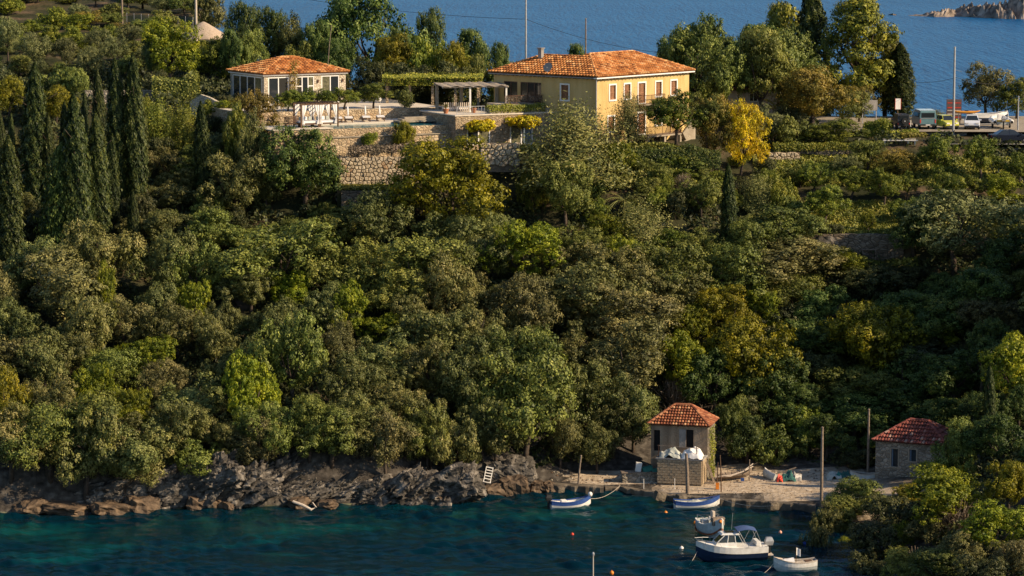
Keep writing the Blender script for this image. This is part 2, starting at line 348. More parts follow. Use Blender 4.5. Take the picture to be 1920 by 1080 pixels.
def H(x, Y):
    """ground height, arrays or scalars"""
    x = np.asarray(x, float); Y = np.asarray(Y, float)
    zs = np.stack([np.interp(Y, [p[0] for p in c[1]], [p[1] for p in c[1]]) for c in COLS])
    i = np.clip(np.searchsorted(_cx, x) - 1, 0, len(_cx) - 2)
    t = np.clip((x - _cx[i]) / (_cx[i + 1] - _cx[i]), 0, 1); t = t * t * (3 - 2 * t)
    z0 = np.take_along_axis(zs, i[None], 0)[0]; z1 = np.take_along_axis(zs, (i + 1)[None], 0)[0]
    return z0 * (1 - t) + z1 * t
def Hs(x, y): return float(H(np.array([x]), np.array([y]))[0])
_ys = np.arange(198.0, 460.0, 0.4)
def ground(u, v):
    d = ray(u, v); t = _ys / d.y
    below = np.nonzero(CAM_H + d.z * t < H(d.x * t, _ys))[0]
    if not len(below): return None
    Y = _ys[below[0]]
    p = at(u, v, Y); return Vector((p.x, Y, Hs(p.x, Y)))
# ------------------------------------------------------------------ ground, sea
def build_terrain():
    xs = np.concatenate([np.arange(-130, -62, 4.0), np.arange(-62, 62, .8), np.arange(62, 131, 4.0)])
    ys = np.concatenate([np.arange(198, 345, .8), np.arange(345, 470, 2.0), np.arange(470, 531, 10.0)])
    X, Y = np.meshgrid(xs, ys); Z = H(X.ravel(), Y.ravel()).reshape(X.shape)
    nzv = np.array([noise.fractal(Vector((x * .22, y * .22, 0)), .9, 2.1, 4) for x, y in zip(X.ravel(), Y.ravel())]).reshape(X.shape)
    slope = np.clip((Z - 1.2) / 2, 0, 1)
    Z = Z + nzv * .42 * slope - .12 * slope
    n, m = Z.shape
    me = bpy.data.meshes.new('hillside')
    idx = np.arange(n * m).reshape(n, m)
    f = np.stack([idx[:-1, :-1], idx[:-1, 1:], idx[1:, 1:], idx[1:, :-1]], -1).reshape(-1, 4)
    me.from_pydata(np.stack([X.ravel(), Y.ravel(), Z.ravel()], -1).tolist(), [], f.tolist())
    me.polygons.foreach_set('use_smooth', [True] * len(me.polygons))
    m_, nt, out = new_mat('hillside_ground')
    geo = N(nt, 'NewGeometry'); sep = N(nt, 'SeparateXYZ'); nt.links.new(geo.outputs['Position'], sep.inputs[0])
    nz = N(nt, 'TexNoise'); nz.inputs['Scale'].default_value = .25; nz.inputs['Detail'].default_value = 8
    nt.links.new(geo.outputs['Position'], nz.inputs['Vector'])
    earth = ramp(nt, [(.36, (.022, .026, .010)), (.52, (.042, .040, .018)), (.64, (.10, .070, .040)), (.72, (.15, .10, .06))]); nt.links.new(nz.outputs[0], earth.inputs[0])
    n2 = N(nt, 'TexNoise'); n2.inputs['Scale'].default_value = 1.6; n2.inputs['Detail'].default_value = 8; nt.links.new(geo.outputs['Position'], n2.inputs['Vector'])
    rk = ramp(nt, [(.3, (.026, .022, .018)), (.55, (.07, .06, .05)), (.75, (.14, .125, .105))]); nt.links.new(n2.outputs[0], rk.inputs[0])
    sand = ramp(nt, [(.3, (.29, .215, .14)), (.55, (.43, .345, .25)), (.75, (.50, .42, .33))]); nt.links.new(n2.outputs[0], sand.inputs[0])
    # rock on steep low ground by the sea, sand on the flat beach, pale stones and weed under water, painted darker with depth
    nrm = N(nt, 'SeparateXYZ'); nt.links.new(geo.outputs['True Normal'], nrm.inputs[0])
    low = N(nt, 'MapRange'); low.inputs['From Min'].default_value = 3.5; low.inputs['From Max'].default_value = 6.0; low.inputs['To Min'].default_value = 1; low.inputs['To Max'].default_value = 0
    nt.links.new(sep.outputs['Z'], low.inputs['Value'])
    mx1 = N(nt, 'Mix'); mx1.data_type = 'RGBA'; nt.links.new(low.outputs[0], mx1.inputs['Factor']); nt.links.new(earth.outputs[0], mx1.inputs[6]); nt.links.new(rk.outputs[0], mx1.inputs[7])
    flat = N(nt, 'MapRange'); flat.inputs['From Min'].default_value = .965; flat.inputs['From Max'].default_value = .99; nt.links.new(nrm.outputs['Z'], flat.inputs['Value'])
    lowb = N(nt, 'MapRange'); lowb.inputs['From Min'].default_value = 1.1; lowb.inputs['From Max'].default_value = 1.6; lowb.inputs['To Min'].default_value = 1; lowb.inputs['To Max'].default_value = 0
    nt.links.new(sep.outputs['Z'], lowb.inputs['Value'])
    mul = N(nt, 'Math', operation='MULTIPLY'); nt.links.new(flat.outputs[0], mul.inputs[0]); nt.links.new(lowb.outputs[0], mul.inputs[1])
    mx2 = N(nt, 'Mix'); mx2.data_type = 'RGBA'; nt.links.new(mul.outputs[0], mx2.inputs['Factor']); nt.links.new(mx1.outputs[2], mx2.inputs[6]); nt.links.new(sand.outputs[0], mx2.inputs[7])
    n3 = N(nt, 'TexNoise'); n3.inputs['Scale'].default_value = .5; n3.inputs['Detail'].default_value = 6; nt.links.new(geo.outputs['Position'], n3.inputs['Vector'])
    bed = ramp(nt, [(.36, (.06, .07, .02)), (.52, (.20, .21, .07)), (.64, (.50, .52, .32))]); nt.links.new(n3.outputs[0], bed.inputs[0])
    dpw = N(nt, 'MapRange'); dpw.inputs['From Min'].default_value = -3.2; dpw.inputs['From Max'].default_value = -.5; nt.links.new(sep.outputs['Z'], dpw.inputs['Value'])
    wd = N(nt, 'Mix'); wd.data_type = 'RGBA'; nt.links.new(dpw.outputs[0], wd.inputs['Factor']); wd.inputs[6].default_value = (.006, .022, .022, 1); nt.links.new(bed.outputs[0], wd.inputs[7])   # sea grass tone by depth, standing in for light the water absorbs
    uw = N(nt, 'MapRange'); uw.inputs['From Min'].default_value = -.25; uw.inputs['From Max'].default_value = .1; uw.inputs['To Min'].default_value = 1; uw.inputs['To Max'].default_value = 0
    nt.links.new(sep.outputs['Z'], uw.inputs['Value'])
    mx3 = N(nt, 'Mix'); mx3.data_type = 'RGBA'; nt.links.new(uw.outputs[0], mx3.inputs['Factor']); nt.links.new(mx2.outputs[2], mx3.inputs[6]); nt.links.new(wd.outputs[2], mx3.inputs[7])
    p = N(nt, 'BsdfPrincipled'); p.inputs['Roughness'].default_value = .95; p.inputs['Specular IOR Level'].default_value = .15
    nt.links.new(mx3.outputs[2], p.inputs['Base Color'])
    b = N(nt, 'Bump'); b.inputs['Strength'].default_value = .7; b.inputs['Distance'].default_value = .25; nt.links.new(n2.outputs[0], b.inputs['Height']); nt.links.new(b.outputs[0], p.inputs['Normal'])
    nt.links.new(p.outputs[0], out.inputs[0])
    o = mesh_obj('hillside', me, m_); tag(o, kind='structure')
build_terrain()

def water_mat(name, deep, patch, clear, wscale, strength, rough, stretch, patch_scale=.045, thresh=(.56, .68), spec=.5, dist=1.0, big=2.0):
    m, nt, out = new_mat(name)
    geo = N(nt, 'NewGeometry')
    mp = N(nt, 'Mapping'); mp.inputs['Scale'].default_value = stretch; nt.links.new(geo.outputs['Position'], mp.inputs[0])
    w1 = N(nt, 'TexNoise'); w1.inputs['Scale'].default_value = wscale; w1.inputs['Detail'].default_value = 4; w1.inputs['Roughness'].default_value = .6
    nt.links.new(mp.outputs[0], w1.inputs['Vector'])
    w2 = N(nt, 'TexNoise'); w2.inputs['Scale'].default_value = wscale * .22; w2.inputs['Detail'].default_value = 3
    nt.links.new(mp.outputs[0], w2.inputs['Vector'])
    ad = N(nt, 'Math', operation='MULTIPLY_ADD'); ad.inputs[1].default_value = big
    nt.links.new(w2.outputs[0], ad.inputs[0]); nt.links.new(w1.outputs[0], ad.inputs[2])
    b = N(nt, 'Bump'); b.inputs['Strength'].default_value = strength; b.inputs['Distance'].default_value = dist
    nt.links.new(ad.outputs[0], b.inputs['Height'])
    mp2 = N(nt, 'Mapping'); mp2.inputs['Scale'].default_value = (1, 2.2, 1); nt.links.new(geo.outputs['Position'], mp2.inputs[0])
    pn = N(nt, 'TexNoise'); pn.inputs['Scale'].default_value = patch_scale; pn.inputs['Detail'].default_value = 4; nt.links.new(mp2.outputs[0], pn.inputs['Vector'])
    r = ramp(nt, [(thresh[0], deep), (thresh[1], patch)]); nt.links.new(pn.outputs[0], r.inputs[0])
    p = N(nt, 'BsdfPrincipled'); p.inputs['Roughness'].default_value = rough; p.inputs['IOR'].default_value = 1.33
    p.inputs['Specular IOR Level'].default_value = spec
    nt.links.new(r.outputs[0], p.inputs['Base Color']); nt.links.new(b.outputs[0], p.inputs['Normal'])
    if clear > 0:
        t = N(nt, 'BsdfTransparent'); t.inputs[0].default_value = (.30, .62, .58, 1)
        mx = N(nt, 'MixShader'); mx.inputs[0].default_value = clear
        nt.links.new(p.outputs[0], mx.inputs[1]); nt.links.new(t.outputs[0], mx.inputs[2]); nt.links.new(mx.outputs[0], out.inputs[0])
    else:
        nt.links.new(p.outputs[0], out.inputs[0])
    return m
cove_mat = water_mat('cove_water', (.0008, .021, .038), (.003, .092, .092), .34, 2.6, .35, .05, (1, 1, 1), patch_scale=.07, thresh=(.54, .76), spec=.24, dist=.1, big=.5)
sea_mat = water_mat('open_sea_water', (.003, .072, .198), (.008, .090, .230), 0, 1.0, 1.0, .3, (.5, .065, 1), patch_scale=.006, thresh=(.35, .7), spec=.03, dist=1.3, big=1.0)
def cove_surface():
    xs = np.concatenate([[-600, -200, -70], np.arange(-50, 50.01, .17), [70, 200, 600]]); ys = np.concatenate([[120, 200], np.arange(224, 264.01, .17), [290, 330]])
    X, Y = np.meshgrid(xs, ys); Z = np.zeros_like(X); r_ = np.random.default_rng(4)
    for k in range(46):
        wl = r_.uniform(.55, 3.2); a = r_.normal(1.2, .62); q = 2 * math.pi / wl; ph = r_.uniform(0, 6.28)
        wob = .9 * np.sin(X * .21 + k) + .9 * np.sin(Y * .26 - k * 2)
        Z += .0165 * wl ** .72 * np.sin(q * (X * math.cos(a) + Y * math.sin(a)) + ph + wob)
    gust = .55 + .45 * np.sin(X * .13 + np.sin(Y * .3) * 1.5) * np.sin(Y * .22 + 1.0 + np.sin(X * .17))
    edge = ((np.abs(X) < 50.1) & (Y > 223.9) & (Y < 264.1)).astype(float)
    Z *= gust * edge
    n, mm = Z.shape; idx = np.arange(n * mm).reshape(n, mm)
    f = np.stack([idx[:-1, :-1], idx[:-1, 1:], idx[1:, 1:], idx[1:, :-1]], -1).reshape(-1, 4)
    me = bpy.data.meshes.new('cove_water'); me.from_pydata(np.stack([X.ravel(), Y.ravel(), Z.ravel()], -1).tolist(), [], f.tolist()); me.polygons.foreach_set('use_smooth', [True] * len(me.polygons))
    tag(mesh_obj('cove_water', me, cove_mat), kind='structure')
cove_surface()
m = MB(); m.quad((-9000, 330, 0), (9000, 330, 0), (9000, 40000, 0), (-9000, 40000, 0)); o = m.build('open_sea', sea_mat); tag(o, kind='structure')
m = MB(); m.quad((-700, 120, -6), (700, 120, -6), (700, 331, -6), (-700, 331, -6)); o = m.build('seabed', mat_basic('seabed_dark_weed', (.008, .024, .026), (.004, .012, .016), scale=.12, c3=(.03, .10, .09))); tag(o, kind='structure')  # weed painted dark, standing in for light lost on the way down

# ------------------------------------------------------------------ rocks
def rock_mesh(name, sx, sy, sz, seed, layers=4, strata=.25, rough=.22, cuts=7, angular=False):
    """one weathered block: rounded box with bedding grooves and noise"""
    bm = bmesh.new(); bmesh.ops.create_cube(bm, size=2.0)
    bmesh.ops.subdivide_edges(bm, edges=bm.edges, cuts=cuts, use_grid_fill=True)
    rr = random.Random(seed); off = Vector((rr.uniform(0, 90), rr.uniform(0, 90), rr.uniform(0, 90)))
    ph = rr.uniform(0, 1)
    for v in bm.verts:
        p = v.co.copy(); r = p.length
        if angular:                                    # fractured, bedded limestone: blocks step in and out along cell borders
            q = p.lerp(p.normalized() * 1.2, .35); w_ = Vector((p.x * 1.1 * sx / 4, p.y * sy / 4, p.z * layers * .55)) + off
            w_ += Vector((noise.noise(w_ * 1.7), noise.noise(w_ * 1.7 + Vector((9, 0, 0))), noise.noise(w_ * 1.7 + Vector((0, 9, 0))) * .5)) * .18
            c1 = noise.voronoi(w_)[1][0]; c2 = noise.voronoi(w_ * 2.3 + off)[1][0]
            s = 1 + noise.cell(c1 * 3.1) * .17 + noise.cell(c2 * 2.7) * .075 + noise.fractal(p * 1.1 + off, .8, 2, 3) * .10
            d0, d1_ = noise.voronoi(w_)[0][:2]; s -= max(0, .07 - (d1_ - d0)) * 1.6
            q = q * s; v.co = Vector((q.x * sx / 2, q.y * sy / 2, q.z * sz / 2)); continue
        q = p.lerp(p.normalized() * 1.15, .45)
        lay = (p.z * .5 + .5) * layers + ph + noise.noise(p * .6 + off) * .6
        fr = lay - math.floor(lay)
        groove = max(0, 1 - abs(fr - .5) * -2 - 1) if False else max(0.0, (abs(fr - .5) - .32) / .18)
        step = (noise.noise(Vector((math.floor(lay) * 7.3, seed * 1.7, 0))) * .5) * strata
        fx = p.x * layers * .8 + math.floor(lay) * .7 + noise.noise(off + p) * .4
        g2 = max(0.0, (abs(fx - math.floor(fx) - .5) - .40) / .10)
        s = 1 + step - groove * strata * .55 - g2 * strata * .35
        d = noise.fractal(p * 1.3 + off, .8, 2.0, 4) * rough + noise.noise(p * 5 + off) * rough * .25
        q = Vector((q.x * s, q.y * s, q.z)) + q.normalized() * d
        v.co = Vector((q.x * sx / 2, q.y * sy / 2, q.z * sz / 2))
    me = bpy.data.meshes.new(name); bm.to_mesh(me); bm.free()
    return me
ORD = ['leftmost', 'second from left', 'third from left', 'fourth from left', 'fifth from left', 'sixth from left', 'seventh from left', 'eighth from left', 'ninth from left', 'tenth from left',
       'eleventh from left', 'twelfth from left', '13th from left', '14th from left', '15th from left', '16th from left', '17th from left', '18th from left', '19th from left', '20th from left']
#  (u, v of the middle, width px, height px, tilt deg, layers, label)
ROCKS = [
 (18, 925, 120, 95, -8, 3, 'grey cliff rock at the far left of the cove shore'),
 (75, 950, 90, 50, 10, 3, 'low grey rock right of the far left cliff rock'),
 (145, 925, 110, 90, 12, 4, 'dark layered rock under the trees at the left shore'),
 (222, 918, 100, 90, 18, 4, 'dark rock behind the overhanging pale oak'),
 (300, 905, 90, 110, 24, 5, 'tilted rock left of the pale shore wedge'),
 (345, 908, 82, 92, 35, 4, 'pale sunlit wedge of rock by the left shore'),
 (398, 885, 110, 110, 30, 6, 'broad tilted slab of layered limestone, left one of the slab bank'),
 (455, 898, 100, 100, 30, 6, 'layered limestone slab in the middle of the slab bank'),
 (515, 888, 100, 105, 32, 7, 'pale layered limestone slab at the right of the slab bank'),
 (565, 915, 90, 75, 28, 5, 'low tilted slab with pale top beside the driftwood'),
 (622, 912, 100, 75, 24, 5, 'dark tilted rock between driftwood and big pale slab'),
 (690, 915, 90, 70, 28, 4, 'long rock ramp left of the big pale slab'),
 (758, 905, 105, 88, 34, 6, 'big pale tilted slab at the middle of the shore'),
 (842, 898, 96, 90, 22, 4, 'rounded grey rock right of the big pale slab'),
 (905, 900, 60, 70, 10, 3, 'grey rock behind the white slatted frame'),
 (958, 880, 76, 100, 6, 3, 'steep grey rock below the shore oak by the quay'),
]
for i, (u, v, w, h, tilt, ly, lab) in enumerate(ROCKS):
    b = atz(u, 955 if u < 500 else 948 if u < 850 else 925, 0.0)
    s = ppm(b); W, Hh = w / s * 1.15, h / s * .74
    c = at(u, v + 20, b.y + 2.2)
    me = rock_mesh('shore_rock', W, max(3.0, W * .7), Hh, i + 3, ly, .34, .24, cuts=26, angular=True)
    o = mesh_obj('shore_rock', me, rock_mat); o.location = c; o.rotation_euler = (rad(-8), rad(-tilt), rad(random.uniform(-15, 15)))
    tag(o, lab, 'rock', 'limestone rocks along the cove shore')
LOWR = [(55, 955, 60, 20), (120, 958, 80, 16), (205, 957, 70, 18), (265, 950, 62, 24), (375, 945, 50, 24), (425, 948, 45, 14), (560, 945, 36, 16), (610, 948, 40, 12),
        (690, 936, 44, 18), (765, 934, 34, 26), (795, 938, 26, 14), (818, 939, 32, 14), (885, 925, 40, 20), (925, 922, 45, 18), (965, 915, 50, 30), (1005, 914, 34, 18), (1030, 915, 30, 14)]
for i, (u, v, w, h) in enumerate(LOWR):
    b = atz(u, v + h * .42, 0.0); s = ppm(b)
    me = rock_mesh('tide_rock', w / s, w / s * .8, h / s * 1.5, i + 51, 2, .2, .34, cuts=5)
    o = mesh_obj('tide_rock', me, rock_low); o.location = (b.x, b.y + w / s * .3, h / s * .25); o.rotation_euler = (0, rad(random.uniform(-12, 12)), random.uniform(0, 3))
    tag(o, 'low brown rock at the waterline below the cliffs, %s' % ORD[i], 'rock', 'brown rocks at the waterline')

# islet in the far sea
def islet(name, pts, depth, seed):
    """pts: (u, v_top, v_base); a ridge of broken rock"""
    rr = random.Random(seed)
    base = [atz(u, vb, 0) for u, vt, vb in pts]
    n, mdp = 150, 20
    us = np.linspace(pts[0][0], pts[-1][0], n)
    vt = np.interp(us, [p[0] for p in pts], [p[1] for p in pts]); vb = np.interp(us, [p[0] for p in pts], [p[2] for p in pts])
    vs, fs = [], []
    for i in range(n):
        b = atz(us[i], vb[i], 0); hh = (vb[i] - vt[i]) / ppm(b)
        for j in range(mdp):
            t = j / (mdp - 1)
            prof = math.sin(math.pi * min(1, t * 1.05)) ** .7 if 0 < t < 1 else 0
            nz = noise.fractal(Vector((b.x * .16, t * 3, seed)), .7, 2.2, 5)
            nz2 = abs(noise.noise(Vector((b.x * .5, t * 7, seed + 4))))
            z = hh * prof * (.46 + nz * .5) + nz2 * hh * .6 * prof - .4 * (1 - prof)
            vs.append((b.x + nz * 1.0, b.y + t * depth * (.4 + hh / 8), z))
    for i in range(n - 1):
        for j in range(mdp - 1):
            fs.append((i * mdp + j, (i + 1) * mdp + j, (i + 1) * mdp + j + 1, i * mdp + j + 1))
    m = MB(); m.add(vs, fs)
    return m.build(name, rock_isl)
rock_isl = mat_basic('islet_rock', (.19, .15, .118), (.05, .04, .035), scale=.22, rough=.9, bump=1.0, bscale=.7, c3=(.38, .315, .26), detail=9)
o = islet('rocky_islet', [(1708, 29, 30), (1735, 26, 31), (1752, 21, 32), (1775, 15, 32), (1790, 11, 31), (1830, 4, 33), (1870, 1, 35), (1905, -5, 36), (1990, -8, 37)], 26, 3)
tag(o, 'low pale rocky islet in the far sea', 'islet')
o = islet('sea_rock', [(1666, 27, 28.4), (1673, 25, 28.8), (1680, 27.5, 28.4)], 5, 8); tag(o, 'tiny dark rock in the sea left of the islet', 'rock')
# ------------------------------------------------------------------ foliage meshes
def leaf_mesh(name, P, Nn, size, tint, aspect=1.0, along=None):
    n = len(P)
    Nn = Nn / np.maximum(np.linalg.norm(Nn, axis=1, keepdims=True), 1e-6)
    r = rng.normal(size=(n, 3)) if along is None else np.cross(Nn, along + rng.normal(size=(n, 3)) * .25); t = np.cross(Nn, r); t /= np.maximum(np.linalg.norm(t, axis=1, keepdims=True), 1e-6)
    b = np.cross(Nn, t); s = size[:, None]
    V = np.empty((n, 4, 3)); V[:, 0] = P - t * s * aspect; V[:, 1] = P + b * s * .55 + Nn * s * .12; V[:, 2] = P + t * s * aspect; V[:, 3] = P - b * s * .55 - Nn * s * .12
    me = bpy.data.meshes.new(name)
    me.vertices.add(4 * n); me.loops.add(4 * n); me.polygons.add(n)
    me.vertices.foreach_set('co', V.ravel()); me.loops.foreach_set('vertex_index', np.arange(4 * n, dtype=np.int32))
    me.polygons.foreach_set('loop_start', np.arange(0, 4 * n, 4, dtype=np.int32))
    a = me.attributes.new('tint', 'FLOAT', 'POINT'); a.data.foreach_set('value', np.repeat(np.clip(tint, 0, 1), 4).astype(np.float32))
    me.update(); me.validate()
    return me
def unit(n, up=0.0):
    d = rng.normal(size=(n, 3)); d[:, 2] += up; return d / np.linalg.norm(d, axis=1, keepdims=True)
def clumps_to_leaves(C, R, n, size, sub=22, subr=.30, spread=1.0, up=.25, flat=1.0, inner=.12):
    """C, R: lobe centres and radii. Leaves sit in small sprays over the lobes' outer shells."""
    nl = len(C); prob = R ** 2 / np.sum(R ** 2)
    S = sub * nl
    li = rng.choice(nl, S, p=prob); d = unit(S, .25); rad_ = R[li] * rng.uniform(.78, 1.08, S)
    sc = C[li] + d * rad_[:, None] * np.array([1, 1, flat]); sr = R[li] * subr * rng.uniform(.6, 1.3, S)
    keep = np.ones(S, bool)
    for k in range(nl):
        dd = np.linalg.norm((sc - C[k]) / np.array([1, 1, flat]), axis=1); keep &= ~((dd < R[k] * .68) & (li != k))
    sc, sr, d, owner = sc[keep], sr[keep], d[keep], li[keep]
    st = rng.uniform(0.1, .9, len(sc))
    p = sr ** 2 / np.sum(sr ** 2)
    k = rng.choice(len(sc), n, p=p); ld = unit(n, .15)
    P = sc[k] + ld * (sr[k] * rng.uniform(.35, 1.05, n) ** .7)[:, None] * np.array([1, 1, .8])
    lobe_d = (P - C[owner[k]]); lobe_d /= np.maximum(np.linalg.norm(lobe_d, axis=1, keepdims=True), 1e-6)
    Nn = lobe_d * .75 + ld * .75 + rng.normal(size=(n, 3)) * .30 * spread + np.array([0, 0, up * .6])
    tint = st[k] * .6 + rng.uniform(0, .4, n)
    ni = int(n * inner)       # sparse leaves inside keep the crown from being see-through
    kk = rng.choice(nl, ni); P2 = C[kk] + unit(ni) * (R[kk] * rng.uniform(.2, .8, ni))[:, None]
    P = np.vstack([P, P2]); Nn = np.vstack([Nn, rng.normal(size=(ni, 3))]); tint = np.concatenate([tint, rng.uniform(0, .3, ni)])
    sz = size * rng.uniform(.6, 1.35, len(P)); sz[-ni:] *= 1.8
    return P, Nn, sz, tint
def broad_crown(name, n=6500, lobes=15, rx=3.0, rz=2.5, cz=3.4, size=.115, lr=(.24, .42), sub=24, subr=.30, flat=.9, aspect=1.0, jag=.26, spread=1.0, low=-.35):
    d = unit(lobes * 3, .35); d = d[d[:, 2] > low][:lobes]; lobes = len(d)
    e = np.array([rx, rx, rz])
    R = rng.uniform(*lr, lobes) * rx
    C = d * e * (rng.uniform(.52, .52 + jag * 1.6, lobes))[:, None] + np.array([0, 0, cz])
    C = np.vstack([C, [[0, 0, cz]]]); R = np.append(R, rx * .5)
    P, Nn, sz, t = clumps_to_leaves(C, R, n, size, sub, subr, flat=flat, spread=spread)
    P[:, 2] = np.maximum(P[:, 2], .05)
    return leaf_mesh(name, P, Nn, sz, t, aspect)
def cypress_crown(name, n=16000, loose=.05, size=.052, W=1.5, Hh=10.0):
    z = rng.uniform(0, 1, n) ** .9
    prof = np.interp(z, [0, .06, .25, .55, .8, .93, 1.0], [.55, .85, 1.0, .90, .62, .32, .03])
    a = rng.uniform(0, 2 * math.pi, n); k = rng.integers(0, 9, n)
    fl = .86 + .07 * np.sin(a * 5 + z * 6) + .09 * np.sin(a * 9 + z * 23) + .12 * np.sin(a * 4 - z * 55) + .06 * np.sin(a * 13 + z * 90)   # upright sprays
    r = prof * W / 2 * fl * rng.uniform(.72, 1.0, n) ** .35 * (1 + rng.normal(size=n) * loose)
    P = np.stack([np.cos(a) * r, np.sin(a) * r, z * Hh + .25], -1)
    Nn = np.stack([np.cos(a), np.sin(a), np.full(n, .15)], -1) + rng.normal(size=(n, 3)) * .42
    # elongated upright sprays
    m = leaf_mesh(name, P, Nn, size * rng.uniform(.6, 1.4, n), .9 * (fl - .62) + rng.uniform(0, .5, n), 1.9, along=np.array([0, 0, 1.0]))
    return m
def pine_crown(name, n=7000, Hh=10.0, rx=3.6):
    C, R = [], []
    for k in range(38):
        z = rng.uniform(.28, .97); a = rng.uniform(0, 2 * math.pi)
        rr = rx * np.interp(z, [.2, .45, .75, 1.0], [.9, 1.0, .72, .15]) * rng.uniform(.45, .95)
        C.append([math.cos(a) * rr, math.sin(a) * rr, z * Hh]); R.append(rng.uniform(.95, 1.5))
    C, R = np.array(C), np.array(R)
    P, Nn, sz, t = clumps_to_leaves(C, R, n, .11, 26, .34, flat=.5, up=.5, inner=.04)
    return leaf_mesh(name, P, Nn, sz, t, 1.2)
def wispy_crown(name, n=13000, rx=3.0, Hh=6.0, size=.056):
    """fine sprays along upswept shoots"""
    ns = 260; a = rng.uniform(0, 2 * math.pi, ns); el = rng.uniform(.12, 1.5, ns)
    L_ = rng.uniform(.75, 1.08, ns); k = rng.choice(ns, n); t = rng.uniform(.35, 1, n)
    r = np.cos(el[k]) * rx * L_[k] * t; z = Hh * (.12 + .86 * np.sin(el[k]) * L_[k] * t) - (np.cos(el[k]) * t) ** 2 * .5
    P = np.stack([np.cos(a[k]) * r, np.sin(a[k]) * r, z], -1) + rng.normal(size=(n, 3)) * .18
    Nn = np.stack([np.cos(a[k]), np.sin(a[k]), np.full(n, .5)], -1) + rng.normal(size=(n, 3)) * .6
    return leaf_mesh(name, P, Nn, size * rng.uniform(.6, 1.4, n), rng.uniform(0, .5, ns)[k] + rng.uniform(0, .5, n), 1.5)
def umbrella_crown(name, n=4500):
    C = unit(14) * np.array([1.15, 1.15, .18]) + np.array([0, 0, 1.95]); R = np.full(14, .52)
    P, Nn, sz, t = clumps_to_leaves(C, R, n, .075, 26, .3, flat=.6)
    return leaf_mesh(name, P, Nn, sz, t, 1.0)
def twig_crown(name, rx=2.5, Hh=3.5, n=260):
    """leafless brush of thin twigs"""
    m = MB()
    for k in range(n):
        a = rng.uniform(0, 2 * math.pi); el = rng.uniform(.25, 1.5); ln = rng.uniform(.6, 1.0)
        e = Vector((math.cos(a) * math.cos(el) * rx * ln, math.sin(a) * math.cos(el) * rx * ln, math.sin(el) * Hh * ln))
        mid = e * .5 + Vector(rng.normal(size=3) * .15)
        s = Vector((0, 0, .1))
        for p, q, w in ((s, mid, .05), (mid, e, .03)):
            sd = Vector((-math.sin(a), math.cos(a), 0)) * w
            m.add([p - sd, p + sd, q + sd * .5, q - sd * .5], [(0, 1, 2, 3)], float(rng.uniform(0, 1)))
        for j in range(3):
            p = mid.lerp(e, rng.uniform(0, 1)); q = p + Vector(rng.normal(size=3) * .35); sd = Vector(rng.normal(size=3)).normalized() * .02
            m.add([p - sd, p + sd, q], [(0, 1, 2)], float(rng.uniform(0, 1)))
    me = bpy.data.meshes.new(name); me.from_pydata(m.v, [], m.f); a = me.attributes.new('tint', 'FLOAT', 'POINT'); a.data.foreach_set('value', m.t)
    return me
def trunk_mesh(name, seed, Hh=6.0, r=.22, limbs=5, reach=1.6, fork=.32, top=.8, lean=.25):
    rr = random.Random(seed); m = MB()
    f = Vector((rr.uniform(-lean, lean), rr.uniform(-lean, lean), Hh * fork))
    m.tube([(0, 0, -.6), (f.x * .2, f.y * .3, Hh * fork * .5), f], [r * 1.25, r, r * .85], 8)
    for k in range(limbs):
        a = 2 * math.pi * k / limbs + rr.uniform(-.4, .4); e = reach * rr.uniform(.7, 1.1)
        tip = Vector((math.cos(a) * e, math.sin(a) * e, Hh * rr.uniform(top * .75, top)))
        mid = f.lerp(tip, .5) + Vector((math.cos(a) * .25, math.sin(a) * .25, -.1))
        m.tube([f - Vector((0, 0, .15)), mid, tip], [r * .6, r * .38, r * .14], 6)
        for q in range(2):
            s = mid.lerp(tip, rr.uniform(.1, .6)); t2 = s + Vector((rr.uniform(-.8, .8), rr.uniform(-.8, .8), rr.uniform(.3, 1.0)))
            m.tube([s, t2], [r * .22, r * .07], 5)
    me = bpy.data.meshes.new(name); me.from_pydata(m.v, [], m.f); me.polygons.foreach_set('use_smooth', [True] * len(me.polygons))
    return me

CR = {}      # species -> (list of crown meshes, mesh width, mesh height)
def with_mat(me, mat): me.materials.append(mat); return me
def crowns(key, mat, W, Hh, fn, k):
    ms = [with_mat(fn(key + '_crown'), mat) for _ in range(k)]; ws, hs = [], []
    for me in ms:
        co = np.empty(len(me.vertices) * 3); me.vertices.foreach_get('co', co); co = co.reshape(-1, 3)
        ws.append(np.percentile(np.abs(co[:, :2]), 97.5) * 2); hs.append(np.percentile(co[:, 2], 99.3))
    CR[key] = (ms, float(np.mean(ws)), float(np.mean(hs)))
crowns('oak', L['oak'], 6.6, 6.2, lambda n: broad_crown(n, n=13000, lobes=int(rng.integers(12, 22)), size=.078, sub=30, jag=float(rng.uniform(.2, .38)), rz=float(rng.uniform(2.1, 2.9))), 6)
crowns('oakg', L['oakg'], 6.6, 6.2, lambda n: broad_crown(n, n=13000, lobes=int(rng.integers(12, 22)), size=.078, sub=32, jag=float(rng.uniform(.2, .36)), rz=float(rng.uniform(2.1, 2.9))), 5)
crowns('oakb', L['oakb'], 6.6, 6.2, lambda n: broad_crown(n, n=12500, lobes=18, size=.076, sub=32, jag=.3), 3)
crowns('bright', L['bright'], 6.4, 6.2, lambda n: broad_crown(n, n=12000, lobes=14, size=.075, sub=42, subr=.22), 3)
crowns('dark', L['dark'], 6.6, 6.2, lambda n: broad_crown(n, n=14500, lobes=17, size=.076, sub=30), 3)
crowns('olive', L['olive'], 6.4, 5.8, lambda n: broad_crown(n, n=14000, lobes=17, size=.058, sub=38, subr=.24, aspect=1.3, jag=.3), 2)
crowns('citrus', L['citrus'], 6.4, 5.8, lambda n: broad_crown(n, n=11500, lobes=14, size=.085, sub=26, cz=3.2, jag=.3), 3)
